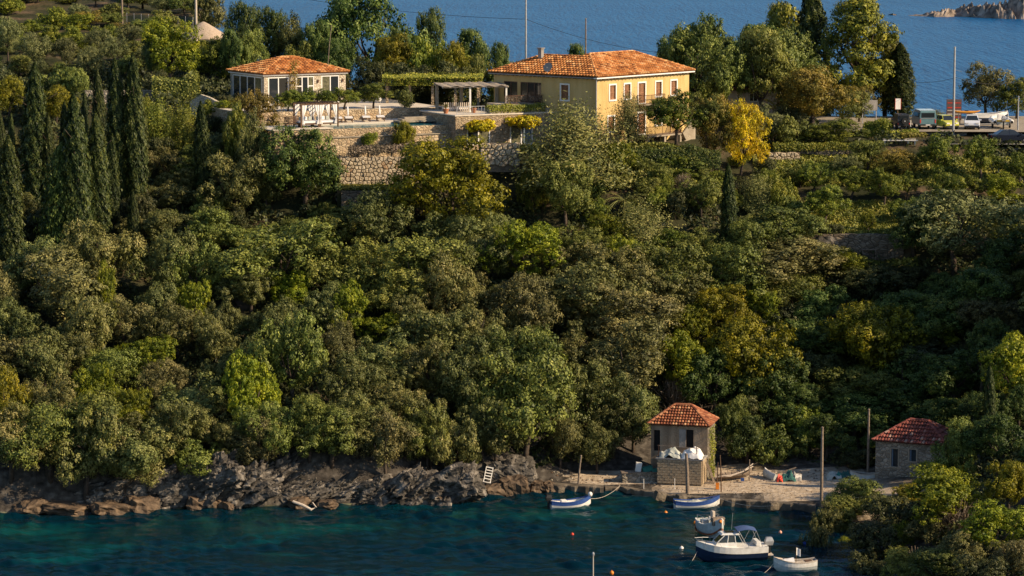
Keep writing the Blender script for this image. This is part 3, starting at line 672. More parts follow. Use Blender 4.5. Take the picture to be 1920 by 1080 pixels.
crowns('yg', L['yg'], 6.8, 6.4, lambda n: broad_crown(n, n=16000, lobes=24, size=.074, sub=30, lr=(.22, .36), jag=.25), 2)
crowns('mimosa', L['gold'], 6.6, 6.4, lambda n: broad_crown(n, n=12000, lobes=20, size=.066, sub=24, lr=(.2, .34), jag=.28), 1)
crowns('rust', L['rust'], 6.6, 6.2, lambda n: broad_crown(n, n=11500, lobes=16, size=.072, sub=28, lr=(.26, .4), jag=.28), 2)
crowns('wispy', L['wispy'], 6.2, 6.2, lambda n: wispy_crown(n), 2)
crowns('willow', L['vine'], 6.2, 6.2, lambda n: wispy_crown(n, n=13000), 1)
crowns('cypress', L['cypress'], 1.7, 10.3, lambda n: cypress_crown(n), 3)
crowns('conifer', L['dark'], 3.4, 10.3, lambda n: cypress_crown(n, n=10000, loose=.3, size=.075, W=2.8), 1)
crowns('pine', L['pine'], 8.2, 10.6, lambda n: pine_crown(n, n=20000), 2)
crowns('umbrella', L['gold'], 3.2, 2.5, lambda n: umbrella_crown(n), 1)
crowns('dry', L['dry'], 5.0, 3.5, lambda n: twig_crown(n), 2)
crowns('bush', L['oakg'], 6.2, 4.4, lambda n: broad_crown(n, n=9000, lobes=14, rz=2.2, cz=1.9, size=.088, sub=26, low=-.15), 2)
crowns('bushd', L['under'], 6.2, 4.4, lambda n: broad_crown(n, n=9000, lobes=14, rz=2.2, cz=1.9, size=.088, sub=26, low=-.15), 2)
crowns('bushy', L['vine'], 6.2, 4.4, lambda n: broad_crown(n, n=9000, lobes=14, rz=2.2, cz=1.9, size=.085, sub=28, low=-.15), 2)
TR = {}
TR['std'] = [trunk_mesh('trunk', s, 6.0, .17, 5, 1.5) for s in (1, 2, 3)]
TR['low'] = [trunk_mesh('trunk', s, 4.4, .15, 6, 1.7, fork=.14, top=.7) for s in (4, 5)]
TR['spire'] = [trunk_mesh('trunk', 6, 10.0, .14, 3, .25, fork=.6, top=.92, lean=.05)]
TR['pine'] = [trunk_mesh('trunk', 7, 10.0, .26, 8, 2.2, fork=.42, top=.9), ]
TR['umb'] = [trunk_mesh('trunk', 8, 2.4, .06, 6, .8, fork=.68, top=.9, lean=.06)]
for k in TR:
    for me in TR[k]: me.materials.append(bark)
TR['pale'] = [trunk_mesh('trunk', s, 6.0, .15, 6, 1.6, fork=.3) for s in (9, 10)]
for me in TR['pale']: me.materials.append(bark_pale)
TRK = {'cypress': ('spire', 10), 'conifer': ('spire', 10), 'pine': ('pine', 10), 'umbrella': ('umb', 2.4), 'bush': ('low', 4.4), 'bushd': ('low', 4.4), 'bushy': ('low', 4.4), 'dry': ('low', 6.0), 'wispy': ('low', 4.4), 'willow': ('low', 4.4)}
PHRASE = {'oak': ('grey green holm oak', 'tree'), 'oakg': ('olive green oak', 'tree'), 'oakb': ('brownish oak', 'tree'), 'bright': ('bright green mastic tree', 'tree'), 'dark': ('dark green evergreen tree', 'tree'),
          'olive': ('silvery olive tree', 'tree'), 'citrus': ('glossy green orchard tree', 'tree'), 'yg': ('yellow green broadleaf tree', 'tree'), 'mimosa': ('golden yellow tree', 'tree'), 'rust': ('rusty gold leafed tree', 'tree'),
          'wispy': ('feathery green tree', 'tree'), 'willow': ('light green feathery tree', 'tree'), 'cypress': ('slender dark cypress', 'cypress'), 'conifer': ('loose dark conifer', 'conifer'), 'pine': ('umbrella shaped pine', 'pine'),
          'umbrella': ('small golden umbrella tree', 'tree'), 'dry': ('bare grey twiggy bush', 'bush'), 'bush': ('olive green bush', 'bush'), 'bushd': ('dark green bush', 'bush'), 'bushy': ('light green bush', 'bush')}
NAME = {'cypress': 'cypress_tree', 'conifer': 'conifer_tree', 'pine': 'pine_tree', 'olive': 'olive_tree', 'dry': 'dry_bush', 'bush': 'bush', 'bushd': 'bush', 'bushy': 'bush', 'citrus': 'orchard_tree', 'oak': 'oak_tree', 'oakg': 'oak_tree', 'oakb': 'oak_tree'}
TREES = []
def tree(sp, u, vt, vb, w, Y=None, label=None, trunk=None, dz=0.0, z=None, dy=1.0, p=None):
    p_given = p is not None
    """a tree whose crown reads vt..vb high and w wide in the photograph, standing on the ground at (u, vb)"""
    if p is not None: p = Vector(p)
    elif z is not None: p = atz(u, vb, z)
    elif Y is not None:
        p = at(u, vb, Y); p.z = Hs(p.x, Y)
    else: p = ground(u, vb)
    if p is None: return None
    s = ppm(p); W = w / s * (1.0 if sp in ('cypress', 'conifer', 'umbrella') else 1.0 if z is not None or p_given or vb < 460 else 1.1 if (u > 1500 and vb > 880) else 1.28); vbp = pix(p)[1]; Hh = max(.6, (vbp - vt) / s / .99)
    orchard = sp == 'citrus' and u > 1440 and vb > 290
    if orchard: W *= .78; Hh *= 1.02; trunk = trunk or 'std'
    elif vb > 525 and u < 1470 and sp[:4] not in ('cypr', 'dry', 'bush'): Hh *= 1.32
    ms, mw, mh = CR[sp]
    name = NAME.get(sp, 'broadleaf_tree')
    o = empty(name, (p.x, p.y, p.z - .05 + dz), random.uniform(0, 6.28))
    k_ = .025 if sp == 'cypress' else .05; o.rotation_euler = (random.uniform(-k_, k_), random.uniform(-k_, k_), o.rotation_euler.z)
    if sp == 'cypress': W *= random.uniform(.9, 1.12)
    c = mesh_obj('crown', random.choice(ms), None, o); c.scale = (W / mw * random.uniform(.94, 1.08), W / mw * random.uniform(.94, 1.08) * dy, Hh / mh)
    if not trunk and sp not in ('cypress', 'conifer', 'pine', 'umbrella'):
        c.scale.z *= 1.20; c.location.z = -.17 * Hh
    tk, th = TRK.get(sp, ('std', 6.0))
    if trunk: tk = trunk
    t = mesh_obj('trunk', random.choice(TR[tk]), None, o); t.scale = (W / mw, W / mw, Hh / th)
    k = max(.45, min(1.6, W / 5.5)); t.scale = (k, k, Hh / th * .97)
    if sp in ('cypress', 'conifer'): t.scale = (W / mw, W / mw, Hh / th * .95)
    TREES.append([o, sp, u, (vt + vb) / 2, label, W, Hh, vb])
    return o
# ------------------------------------------------------------------ the trees of the photograph: (kind, u, v top, v base, width[, depth])
T = '''
olive 68 66 128 78 352|olive 125 70 128 54 352|olive 172 88 148 62 345|olive 182 54 100 54 360|olive 215 70 118 58 356|olive 242 45 96 62 366|olive 15 32 115 56 356
bright 320 40 142 112 343|dark 283 60 140 50 346|citrus 410 74 142 72 345|dark 455 14 118 78 350|dark 437 55 130 50 344
dark 32 -12 44 84 400|bushy 100 16 62 66 378|bright 142 24 78 62 372|rust 168 20 64 54 380|bushy 60 38 78 44 376|oakg 205 24 60 60 382|rust 228 42 64 40 376
oak 268 -22 44 66 402|oak 304 -14 44 60 400|dark 346 -16 46 64 396|oak 392 -18 44 66 392|oakg 240 -20 34 44 408|bushy 130 -6 30 60 400|oakg 80 -14 30 60 404
bush 118 122 176 84 333|bush 148 130 178 60 331|yg 18 142 225 74|yg 105 160 235 70|bushd 215 168 205 40 328
bushd 296 136 192 44 330|bushy 262 172 214 40|willow 292 194 282 96|willow 345 200 285 90|bright 420 186 222 48|bushy 445 196 226 40|bushy 392 188 220 34
rust 485 178 290 92
bush 442 204 262 52 308|bushy 452 212 288 60 304|oak 470 225 300 70 301.5
oak 20 800 905 110 252.5|oakg 95 795 912 120 253|oak 160 800 925 110 252.5|oak 232 812 938 116 253|oak 290 800 900 96 254.5|oakg 622 795 905 110 256|oak 560 800 885 80 256.5|oak 670 800 890 90 257|oak 850 800 890 80 259|oakg 800 790 880 80 258.5|oak 930 800 880 80 261|oakb 440 810 870 80 256|oak 1545 944 1004 70 244|bushd 1528 990 1046 60 238|oakg 1585 930 985 80 246
cypress 65 122 398 46|cypress 18 258 498 48|cypress 22 213 330 16|cypress 122 190 340 20|cypress 150 180 488 52|cypress 158 176 380 18|cypress 187 213 462 42|cypress 192 132 352 32|cypress 226 114 402 40|cypress 255 105 402 38|cypress 253 222 402 24|cypress 382 192 385 28|cypress 252 358 490 26|cypress 210 252 420 26|conifer 110 268 482 66|cypress 2 212 360 22|cypress 268 190 350 20|cypress 90 215 400 24|cypress 1367 308 486 32
olive 435 244 306 84|oak 312 274 346 80|oak 440 292 424 136|oak 300 340 404 122|oakg 388 394 484 112|oak 315 395 474 92|oak 245 300 360 60|bush 352 300 352 70|oak 500 300 400 60
dark 572 246 396 164|yg 842 274 458 212|oak 700 364 478 104|oakg 640 400 474 92|oak 862 384 486 114|oak 918 398 474 70|oakg 560 410 470 80|bush 610 380 420 60|bush 520 420 470 70
oakg 1060 312 432 112|bushy 1000 298 396 62|wispy 1075 204 352 196|bright 1165 268 336 52|mimosa 1388 194 336 86|rust 1342 190 318 80
bush 1110 330 380 70|bush 1215 335 372 70|bushd 1265 360 410 60|oakg 1315 330 408 84|dry 1282 326 362 46|wispy 1420 330 404 76|bright 1140 400 470 62|oakg 1090 428 506 78|wispy 1200 380 470 96|bright 985 450 546 112|oak 1030 470 540 70|citrus 1265 428 496 80|oakg 1312 430 500 70|bright 1345 480 526 56|oakg 1430 404 456 90|bushy 1240 350 390 60|citrus 1120 372 420 50
citrus 1525 304 372 94|citrus 1595 314 380 92|citrus 1658 316 390 78|citrus 1765 316 392 94|citrus 1818 328 380 72|bright 1878 328 388 84|oakg 1627 268 326 78|rust 1688 284 340 82|citrus 1760 254 342 104|citrus 1840 258 342 94|citrus 1912 288 348 64|citrus 1700 320 380 60|citrus 1545 350 428 104|citrus 1690 374 426 64|bright 1627 398 438 30|olive 1790 358 512 196|oakg 1465 388 476 106|oakb 1475 448 536 154|bright 1585 468 526 64|citrus 1622 480 528 60|bushy 1460 330 404 70|bush 1500 300 350 60|olive 1590 290 330 60|oakg 1400 450 540 90|citrus 1880 400 470 90|dark 1900 440 540 90|dark 1850 500 600 110|bush 1480 370 420 60|bushd 1560 420 450 40
oak 72 468 566 90|oakb 122 518 626 156|oak 25 498 566 66|bright 203 538 646 44|oak 165 590 696 96|oak 85 656 746 76|bright 205 456 506 64|oak 300 468 566 98|oakg 372 484 576 86|bright 360 552 636 60|oak 285 558 636 76|oak 335 598 676 76|oak 415 582 666 56|oak 408 618 696 66|oak 470 600 660 60|bright 282 652 726 76|oakg 212 678 746 86|bright 178 712 796 66|oakb 300 698 766 70|oak 360 732 806 106|oak 420 678 746 56|bright 462 708 826 86|yg 10 722 836 66|oak 60 738 806 66|oak 130 640 720 80|oak 30 590 680 80|oakb 240 590 670 70|oak 110 740 830 80|bright 240 750 830 60|oak 20 800 880 60
oakg 535 452 566 176|oakg 640 478 566 116|oakg 792 488 588 148|bright 550 528 586 64|oakg 742 528 606 116|oak 842 518 626 96|oak 892 542 606 76|oak 942 558 626 70|oak 525 594 676 76|bright 725 608 656 66|oak 815 612 696 106|oak 892 588 676 80|oakg 550 628 766 100|oakb 602 638 706 66|oak 720 648 726 96|oak 882 676 786 96|oak 810 670 760 90|oak 720 690 756 86|oak 942 638 726 86|oakg 952 708 806 80|oak 470 520 590 80|oak 620 560 640 80|bright 660 560 640 60|oak 660 700 790 90|oak 480 660 740 70|oakb 640 640 720 70|oak 780 580 650 80|oakg 700 480 540 70
oakb 1000 552 656 126|oak 1122 484 566 116|bright 1165 468 536 66|oakg 1247 484 576 116|oak 1102 528 626 146|oakb 1197 524 606 96|oak 1287 538 616 86|oakb 1152 578 676 176|bright 1292 590 656 56|yg 1357 572 656 96|bright 1427 568 646 66|oakb 1192 648 766 156|bright 1276 658 746 86|yg 1407 632 750 136|oak 977 598 666 56|oak 1076 638 726 96|oakg 992 658 786 106|oak 1032 698 806 86|dry 1268 712 768 92|oak 1110 720 830 110|oak 1150 770 860 80
oakg 580 778 876 80|oak 806 778 880 66|oak 862 826 872 40|oakg 985 718 878 156|oak 735 738 806 86|oak 872 718 796 86|oak 905 770 870 70|oak 660 770 850 90|oak 740 800 870 70|oak 500 780 850 80|oakb 1050 800 880 70
oak 258 826 934 106|oakg 182 782 886 116|bright 240 776 838 70|yg 22 776 856 66|oak 90 800 890 90|oak 330 770 860 90|oak 400 790 850 70|oak 450 830 880 60|bright 500 730 800 50
oak 1187 756 850 80|oak 1120 820 890 60|bush 1452 796 866 84|bushy 1512 762 836 66|yg 1632 566 716 146|bright 1757 606 660 56|bright 1898 636 772 100|oakb 1850 552 636 86|oakg 1896 506 576 76|oakg 1372 770 850 50
dark 1440 690 780 100|dark 1500 600 690 110|dark 1560 540 640 100|dark 1700 540 640 110|dark 1760 560 660 110|dark 1700 660 760 100|dark 1790 660 760 110|dark 1600 740 830 110|dark 1690 720 800 100|dark 1760 740 820 90|dark 1840 640 740 90|dark 1490 720 810 90|dark 1550 780 860 80|dark 1400 800 870 70|dark 1860 740 830 90|bushd 1640 500 560 80|bushd 1690 500 550 90|bushd 1520 660 730 80|bushd 1400 740 800 80|dark 1340 690 780 90|bushd 1800 560 620 90|dark 1870 600 690 80|bushd 1460 560 640 90|bushd 1600 840 880 60|dark 1660 800 850 60
oakg 1800 794 916 96|cypress 1855 684 860 22|bright 1760 860 930 70|dark 1880 780 880 90|dark 1910 720 800 60
oakg 1612 902 966 116|yg 1702 910 970 60|bright 1782 876 996 146|yg 1892 862 966 96|oakg 1562 962 1016 66|bright 1692 980 1040 44|oakb 1742 972 1030 66|bright 1862 946 1050 126|bright 1582 1008 1060 56|oakg 1690 1028 1100 66|oakg 1760 1036 1110 126|oakb 1812 996 1066 76|oakb 1905 1004 1090 76|bushd 1640 980 1050 90|bushd 1545 1020 1080 60|bushd 1630 1040 1110 80|dry 1800 930 1000 90|dry 1720 1030 1080 60|bushd 1720 940 1010 90|bushd 1840 1040 1120 90|bushd 1660 930 990 80
dark 690 -18 120 176 352|yg 745 74 150 80 338|bushy 800 72 150 90 338|yg 850 78 152 70 337|bush 900 110 160 60 336|bushd 700 110 165 70 335|bushd 770 120 170 90 333|bushd 850 120 170 90 333|bushd 640 130 180 60 333|bush 930 120 168 50 336|dark 800 28 95 70 354|dark 885 54 132 84 350|dark 942 88 140 54 352|dark 502 24 118 74 352|oak 542 38 118 66 350|dark 592 48 122 66 348|dark 632 38 122 62 352|oakg 470 60 120 60 347|dark 620 80 140 80 345|dark 740 60 130 80 347|oakg 560 80 130 60 346|dark 1085 82 140 62 345|citrus 850 90 140 70 345
oakg 1310 48 205 136 342|dark 1335 44 205 120 349|dark 1440 48 205 120 350|dark 1500 62 210 110 349|dark 1280 70 195 90 350|dark 1402 48 200 140 345|oakg 1462 64 225 120 333|dark 1360 70 205 110 347|bushd 1475 200 262 60 326|dark 1250 84 180 70 348|rust 1522 126 268 156 327|pine 1612 6 226 150 346|pine 1470 20 200 96 356|cypress 1527 -30 210 66 351|cypress 1688 82 240 46 345|oakg 1580 170 262 90 333|bush 1482 218 274 76|citrus 1562 226 276 116|pine 1660 70 225 90 348|wispy 1745 205 254 76 342|oakb 1848 128 250 96 345|citrus 1905 150 252 76 343|rust 1610 160 245 70 338|olive 1420 200 270 70
'''
for row in T.strip().split('\n'):
    for it in row.split('|'):
        q = it.split(); 
        tree(q[0], *[float(a) for a in q[1:5]], Y=float(q[5]) if len(q) > 5 else None)
# trees by the houses
tree('oakg', 1350, 66, 236, 104, Y=329.5, trunk='std'); tree('oakg', 1428, 62, 238, 120, Y=329, trunk='std')
tree('wispy', 1178, 178, 272, 72, z=27.0, trunk='std', label='thin tree with dark leaning trunk before the yellow wall')
tree('citrus', 1268, 168, 272, 112, z=27.0, trunk='std', label='spreading tree with forked trunk in front of the lower balcony'); tree('oakg', 1325, 178, 268, 62, z=27.0)
# ridge of trees on the right-hand hill, beyond the frame, that shades the valley
for k, (x, y) in enumerate([(52, 266), (57, 270), (52, 274), (58, 277), (54, 282), (62, 268), (66, 274), (60, 284), (64, 280), (70, 272), (50, 270), (68, 266)]):
    p = Vector((x, y, Hs(x, y))); uu, vv = pix(p); s = ppm(p)
    tree('dark' if k % 2 else 'oak', uu, vv - 6.5 * s, vv, 6.5 * s, Y=y)

# the rest of the wood: gaps on the slope closed with more oaks and bushes, still one object each
FR_ = random.Random(21)
def fill(poly, tries, gap, kinds, hpx, wpx):
    for _ in range(tries):
        u = FR_.uniform(poly[0], poly[1]); v = FR_.uniform(poly[2], poly[3])
        if any(abs(q[2] - u) < gap * 1.25 and abs(q[7] - v) < gap * .62 for q in TREES): continue
        if (320 < u < 440 and 20 < v < 100) or (1325 < u < 1410 and 400 < v < 600): continue
        p = ground(u, v)
        if p is None or p.y > 440 or p.z < 1.9 or (u > 1190 and u < 1370 and v > 780): continue
        k = FR_.choice(kinds); h = FR_.uniform(*hpx); tree(k, u, v - h, v, FR_.uniform(*wpx))
fill((-20, 1330, 480, 880), 1200, 70, ['oak', 'oak', 'oakg', 'oakg', 'oakb', 'bright'], (70, 130), (80, 150))
fill((-20, 1000, 880, 925), 500, 40, ['oak', 'oak', 'oakg', 'oakb', 'bush'], (70, 100), (70, 110))
fill((1330, 1940, 470, 860), 1000, 60, ['dark', 'dark', 'bushd', 'oakg'], (60, 120), (70, 130))
fill((-30, 430, -10, 150), 900, 26, ['bushy', 'olive', 'oakg', 'bush', 'bright', 'bush'], (26, 44), (44, 70))
fill((400, 470, 196, 250), 60, 20, ['bush', 'bushy', 'bushd'], (20, 32), (30, 46))
fill((-10, 480, 300, 480), 400, 34, ['oak', 'oakg', 'bushd'], (50, 70), (56, 80))
fill((1180, 1460, 318, 420), 300, 26, ['bush', 'bushy', 'citrus', 'bushd'], (22, 40), (36, 60))

# palm
def palm(u, vb, hpx, wpx):
    p = ground(u, vb); s = ppm(p); Hh = hpx / s; R = wpx / s / 2
    o = empty('palm_tree', p, 0, 'small palm with arching fronds below the feathery tree', 'palm')
    m = MB(); m.tube([(0, 0, -.3), (0, 0, Hh * .35)], [.22, .2], 8); m.build('trunk', bark, o)
    for k in range(22):
        a = 2 * math.pi * k / 22 * 1.618 * 2; el = rng.uniform(.2, 1.3); m = MB()
        pts = []
        for j in range(8):
            t = j / 7; pts.append(Vector((math.cos(a) * R * t * math.cos(el * .5), math.sin(a) * R * t * math.cos(el * .5), Hh * .35 + Hh * .75 * math.sin(el) * t - Hh * .55 * t * t)))
        side = Vector((-math.sin(a), math.cos(a), 0))
        for j in range(1, 7):
            for q in range(2):
                for sg in (-1, 1):
                    b0 = pts[j].lerp(pts[j + 1], q * .5); w = .42 * (1 - abs(j / 7 - .4)) 
                    fw = (pts[j + 1] - pts[j]).normalized()
                    m.add([b0, b0 + fw * .07, b0 + side * sg * w + fw * .25 + Vector((0, 0, -.12))], [(0, 1, 2)], float(rng.uniform(.3, 1)))
        m.tube(pts, [.03] * 7 + [.01], 4)
        m.build('frond', L['wispy'], o, tint=True)
palm(1172, 402, 62, 110)

# ------------------------------------------------------------------ undergrowth, meadow grass
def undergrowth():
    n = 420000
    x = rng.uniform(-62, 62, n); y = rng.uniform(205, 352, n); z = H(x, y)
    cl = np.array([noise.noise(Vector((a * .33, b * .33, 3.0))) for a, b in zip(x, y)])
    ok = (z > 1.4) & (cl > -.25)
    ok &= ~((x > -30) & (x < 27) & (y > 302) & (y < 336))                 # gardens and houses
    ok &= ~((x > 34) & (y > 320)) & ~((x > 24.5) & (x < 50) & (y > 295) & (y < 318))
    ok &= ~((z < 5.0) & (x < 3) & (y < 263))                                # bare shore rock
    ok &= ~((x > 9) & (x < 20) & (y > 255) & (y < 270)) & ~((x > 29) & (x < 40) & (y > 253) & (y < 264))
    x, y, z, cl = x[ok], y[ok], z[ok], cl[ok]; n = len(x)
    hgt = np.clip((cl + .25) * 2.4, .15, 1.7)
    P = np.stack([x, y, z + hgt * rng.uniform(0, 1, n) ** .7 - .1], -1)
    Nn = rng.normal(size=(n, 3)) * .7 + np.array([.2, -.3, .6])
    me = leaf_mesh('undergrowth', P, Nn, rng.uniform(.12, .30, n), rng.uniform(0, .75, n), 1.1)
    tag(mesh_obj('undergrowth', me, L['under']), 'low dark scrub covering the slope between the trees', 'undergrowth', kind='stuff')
undergrowth()
def grass_patch(name, poly, n, label, hh=.35, key='grass'):
    """short grass blades over a ground patch given by photo corners (u, v)"""
    g = [ground(u, v) for u, v in poly]; xs = [p.x for p in g]; ys = [p.y for p in g]
    x = rng.uniform(min(xs), max(xs), n); y = rng.uniform(min(ys), max(ys), n); z = H(x, y)
    P = np.stack([x, y, z + rng.uniform(-.05, hh, n)], -1); Nn = rng.normal(size=(n, 3)) + np.array([0, -.4, .7])
    tag(mesh_obj(name, leaf_mesh(name, P, Nn, rng.uniform(.06, .15, n), rng.uniform(.1, 1, n), 1.5), L[key]), label, 'grass', kind='stuff')
grass_patch('grass', [(1540, 442), (1690, 428)], 5000, 'sunlit strip of grass on the orchard terrace')
grass_patch('grass', [(1420, 425), (1900, 385)], 30000, 'grass between the lower orchard rows', .35)
grass_patch('grass', [(1420, 350), (1900, 300)], 30000, 'grass between the upper orchard rows', .35)
m = MB(); a_, b_ = at(632, 354, 298.4), at(775, 354, 298.4); m.box(a_.x, b_.x, 298.2, 301.9, 20.5, 23.2); tag(m.build('lawn_terrace', MATS['hillside_ground']), kind='structure')
n_ = 5200; P_ = np.stack([rng.uniform(a_.x, b_.x, n_), rng.uniform(298.2, 301.6, n_), 23.2 + rng.uniform(0, .28, n_)], -1)
tag(mesh_obj('grass', leaf_mesh('grass', P_, rng.normal(size=(n_, 3)) + np.array([.3, -.4, .8]), rng.uniform(.06, .15, n_), rng.uniform(.2, 1, n_), 1.5), L['grass']), 'sunlit strip of grass under the stone wall', 'grass', kind='stuff')
grass_patch('grass', [(1120, 360), (1330, 322)], 9000, 'rough grass slope below the dark hedge', .5, 'oakg')
grass_patch('grass', [(1600, 520), (1720, 490)], 2500, 'dry grass patch in the shaded valley', .3)
grass_patch('grass', [(1500, 720), (1620, 660)], 4000, 'shaded grass clearing in the valley', .3)

# hedges and climbing plants
def hedge(name, a, b, h, d, label, key='dark', n=4000, size=.09, cat='hedge', z0=0.0, bumpy=.25):
    """leafy bank from a to b (points on its base line), h high and d deep"""
    a, b = Vector(a), Vector(b); ln = (b - a).length; t = rng.uniform(0, 1, n); k = rng.uniform(0, 1, n)
    ang = k * math.pi
    hv = h * (1 + bumpy * np.array([noise.noise(Vector((q * ln * .7, 5.0, h))) for q in t]))
    off = -np.cos(ang) * d / 2; zz = np.sin(ang) ** .5 * hv * rng.uniform(.75, 1.0, n)
    low = rng.uniform(0, 1, n) < .5; zz = np.where(low, hv * rng.uniform(0, .95, n), zz); off = np.where(low, np.sign(off + 1e-6) * d / 2 * rng.uniform(.8, 1.05, n), off)
    dr = (b - a).normalized(); sd = Vector((-dr.y, dr.x, 0))
    P = np.stack([t * (b.x - a.x) + sd.x * off, t * (b.y - a.y) + sd.y * off, t * (b.z - a.z) + zz + z0], -1)
    P += rng.normal(size=(n, 3)) * .07
    Nn = np.stack([sd.x * off * 2 / d, sd.y * off * 2 / d, zz / h], -1) + rng.normal(size=(n, 3)) * .5
    o = empty(name, a, 0, label, cat)
    mesh_obj('foliage', leaf_mesh('foliage', P, Nn, size * rng.uniform(.6, 1.4, n), rng.uniform(0, 1, n), 1.0), L[key], o)
    q = b - a
    for j in range(int(max(2, ln / 1.6))):
        m = MB(); c = q * ((j + .5) / max(2, int(ln / 1.6))); m.tube([(c.x, c.y, c.z - .3), (c.x + .05, c.y, c.z + h * .7)], [.04, .02], 5); m.build('stem', bark, o)
    return o
hedge('hedge', at(1175, 318, 304.6), at(1350, 316, 305.4), 2.3, 1.0, 'dark clipped hedge running below the yellow house', n=9000, key='dark')
hedge('hedge', at(905, 287, 305.0), at(1010, 288, 306.2), 1.0, .9, 'green hedge below the blue door', n=3500, key='citrus')
hedge('hedge', at(655, 288, 301.8), at(795, 282, 304.6), .75, .9, 'reddish dry creeper along the top of the stone wall', key='dry', n=4500)
hedge('hedge', at(1450, 282, 315.5), at(1640, 280, 316), .8, 1.2, 'creeper draped over the orchard wall below the fig', n=6000, key='vine')
hedge('hedge', at(1622, 258, 324), at(1668, 258, 323), 1.9, 1.8, 'rounded clipped hedge beside the black jeep', n=4500, key='vine', bumpy=.4)
hedge('hedge', at(1668, 258, 323), at(1720, 255, 323.4), .7, 1.2, 'low clipped hedge tail sloping towards the parked van', n=2200, key='vine')
hedge('hedge', at(1690, 272, 319), at(1735, 272, 319), .4, 1.2, 'rusty vine over the metal pergola frame', n=1500, key='rust', z0=.9)
hedge('hedge', at(288, 188, 327), at(372, 186, 327), 2.6, 2.6, 'mound of blue green ivy beside the garden wall', n=9000, key='oakg', bumpy=.5, size=.12)
# ------------------------------------------------------------------ building kit
def tile_slope(mb, base, O, ed, up, tanp, length, tmax, pitch=.40, course=.48, lift=.20):
    """barrel tiles on one roof slope. O eave start, ed eave direction, up horizontal inward direction, tmax(s) plan extent"""
    O, ed, up = Vector(O), Vector(ed).normalized(), Vector(up).normalized()
    cs = 1 / math.sqrt(1 + tanp * tanp); sv = (up + Vector((0, 0, tanp))) * cs; nv = (Vector((0, 0, 1)) - up * tanp) * cs
    n = int(length / pitch); w = length / n
    for i in range(n):
        s = (i + .5) * w; T = tmax(s) / cs
        if T < .12: continue
        j = 0; a = 0.0; skew = random.uniform(-.01, .01)
        while a < T - .05:
            e = min(a + course * 1.12, T); tint = min(1, max(0, random.gauss(.52, .28)))
            c0 = O + ed * (s + random.uniform(-.012, .012)) + sv * a + nv * (lift * .55); c1 = O + ed * (s + skew) + sv * e
            vs = []
            for c, r in ((c0, w * .50), (c1, w * .42)):
                for k in range(5):
                    t = math.pi * k / 4; vs.append(c + ed * (-math.cos(t) * r) + nv * (math.sin(t) * r * .9))
            fs = [(k, k + 1, 6 + k, 5 + k) for k in range(4)] + [(4, 3, 2, 1, 0)]
            mb.add(vs, fs, tint); a += course; j += 1
    k = max(2, int(length / .6))
    for i in range(k):
        s0, s1 = length * i / k, length * (i + 1) / k
        a0, a1 = max(0, tmax(s0)), max(0, tmax(s1)); mid = max(0, tmax((s0 + s1) / 2))
        p = lambda s, t: O + ed * s + (up + Vector((0, 0, tanp))) * t - nv * .02
        base.add([p(s0, 0), p(s1, 0), p(s1, a1), p((s0 + s1) / 2, mid), p(s0, a0)], [(0, 1, 2, 3, 4)], .1)
def ridge_caps(mb, a, b, r=.14):
    a, b = Vector(a), Vector(b); d = b - a; n = max(1, int(d.length / .42)); dn = d.normalized()
    sd = dn.cross(Vector((0, 0, 1))).normalized(); up = sd.cross(dn)
    for i in range(n):
        p, q = a + d * (i / n), a + d * ((i + 1.08) / n); tint = min(1, max(0, random.gauss(.68, .2))); vs = []
        for c, rr in ((p, r * 1.1), (q, r * .95)):
            for k in range(5):
                t = math.pi * k / 4; vs.append(c - sd * math.cos(t) * rr + up * math.sin(t) * rr)
        mb.add(vs, [(k, k + 1, 6 + k, 5 + k) for k in range(4)], tint)
def hip_roof(parent, x0, x1, y0, y1, E, tanp, mat, over=.4, pitch=.40, name='roof', course=.48):
    """hip roof over a rectangle, ridge along the longer side"""
    x0 -= over; x1 += over; y0 -= over; y1 += over; w, d = x1 - x0, y1 - y0; half = min(w, d) / 2
    t = MB(); b = MB(); c = MB(); E2 = E - over * tanp * 0
    f1 = lambda s: min(s, w - s, half); f2 = lambda s: min(s, d - s, half)
    tile_slope(t, b, (x0, y0, E2), (1, 0, 0), (0, 1, 0), tanp, w, f1, pitch, course); tile_slope(t, b, (x1, y1, E2), (-1, 0, 0), (0, -1, 0), tanp, w, f1, pitch, course)
    tile_slope(t, b, (x0, y1, E2), (0, -1, 0), (1, 0, 0), tanp, d, f2, pitch, course); tile_slope(t, b, (x1, y0, E2), (0, 1, 0), (-1, 0, 0), tanp, d, f2, pitch, course)
    z = E2 + half * tanp + .06
    if w >= d: r0, r1 = (x0 + half, y0 + half, z), (x1 - half, y0 + half, z)
    else: r0, r1 = (x0 + half, y0 + half, z), (x0 + half, y1 - half, z)
    ends = [((x0, y0), r0), ((x0, y1), r0 if w >= d else r1), ((x1, y0), r1 if w >= d else r0), ((x1, y1), r1)]
    for (ex, ey), r in ends: ridge_caps(c, (ex, ey, E2 + .06), r)
    if abs(w - d) > .3: ridge_caps(c, r0, r1)
    o = b.build(name, mat, parent, tint=True); q = t.build('roof_tiles', mat, o, tint=True); tag(q, kind='stuff'); tag(c.build('ridge_caps', mat, o, tint=True), kind='stuff')
    return o
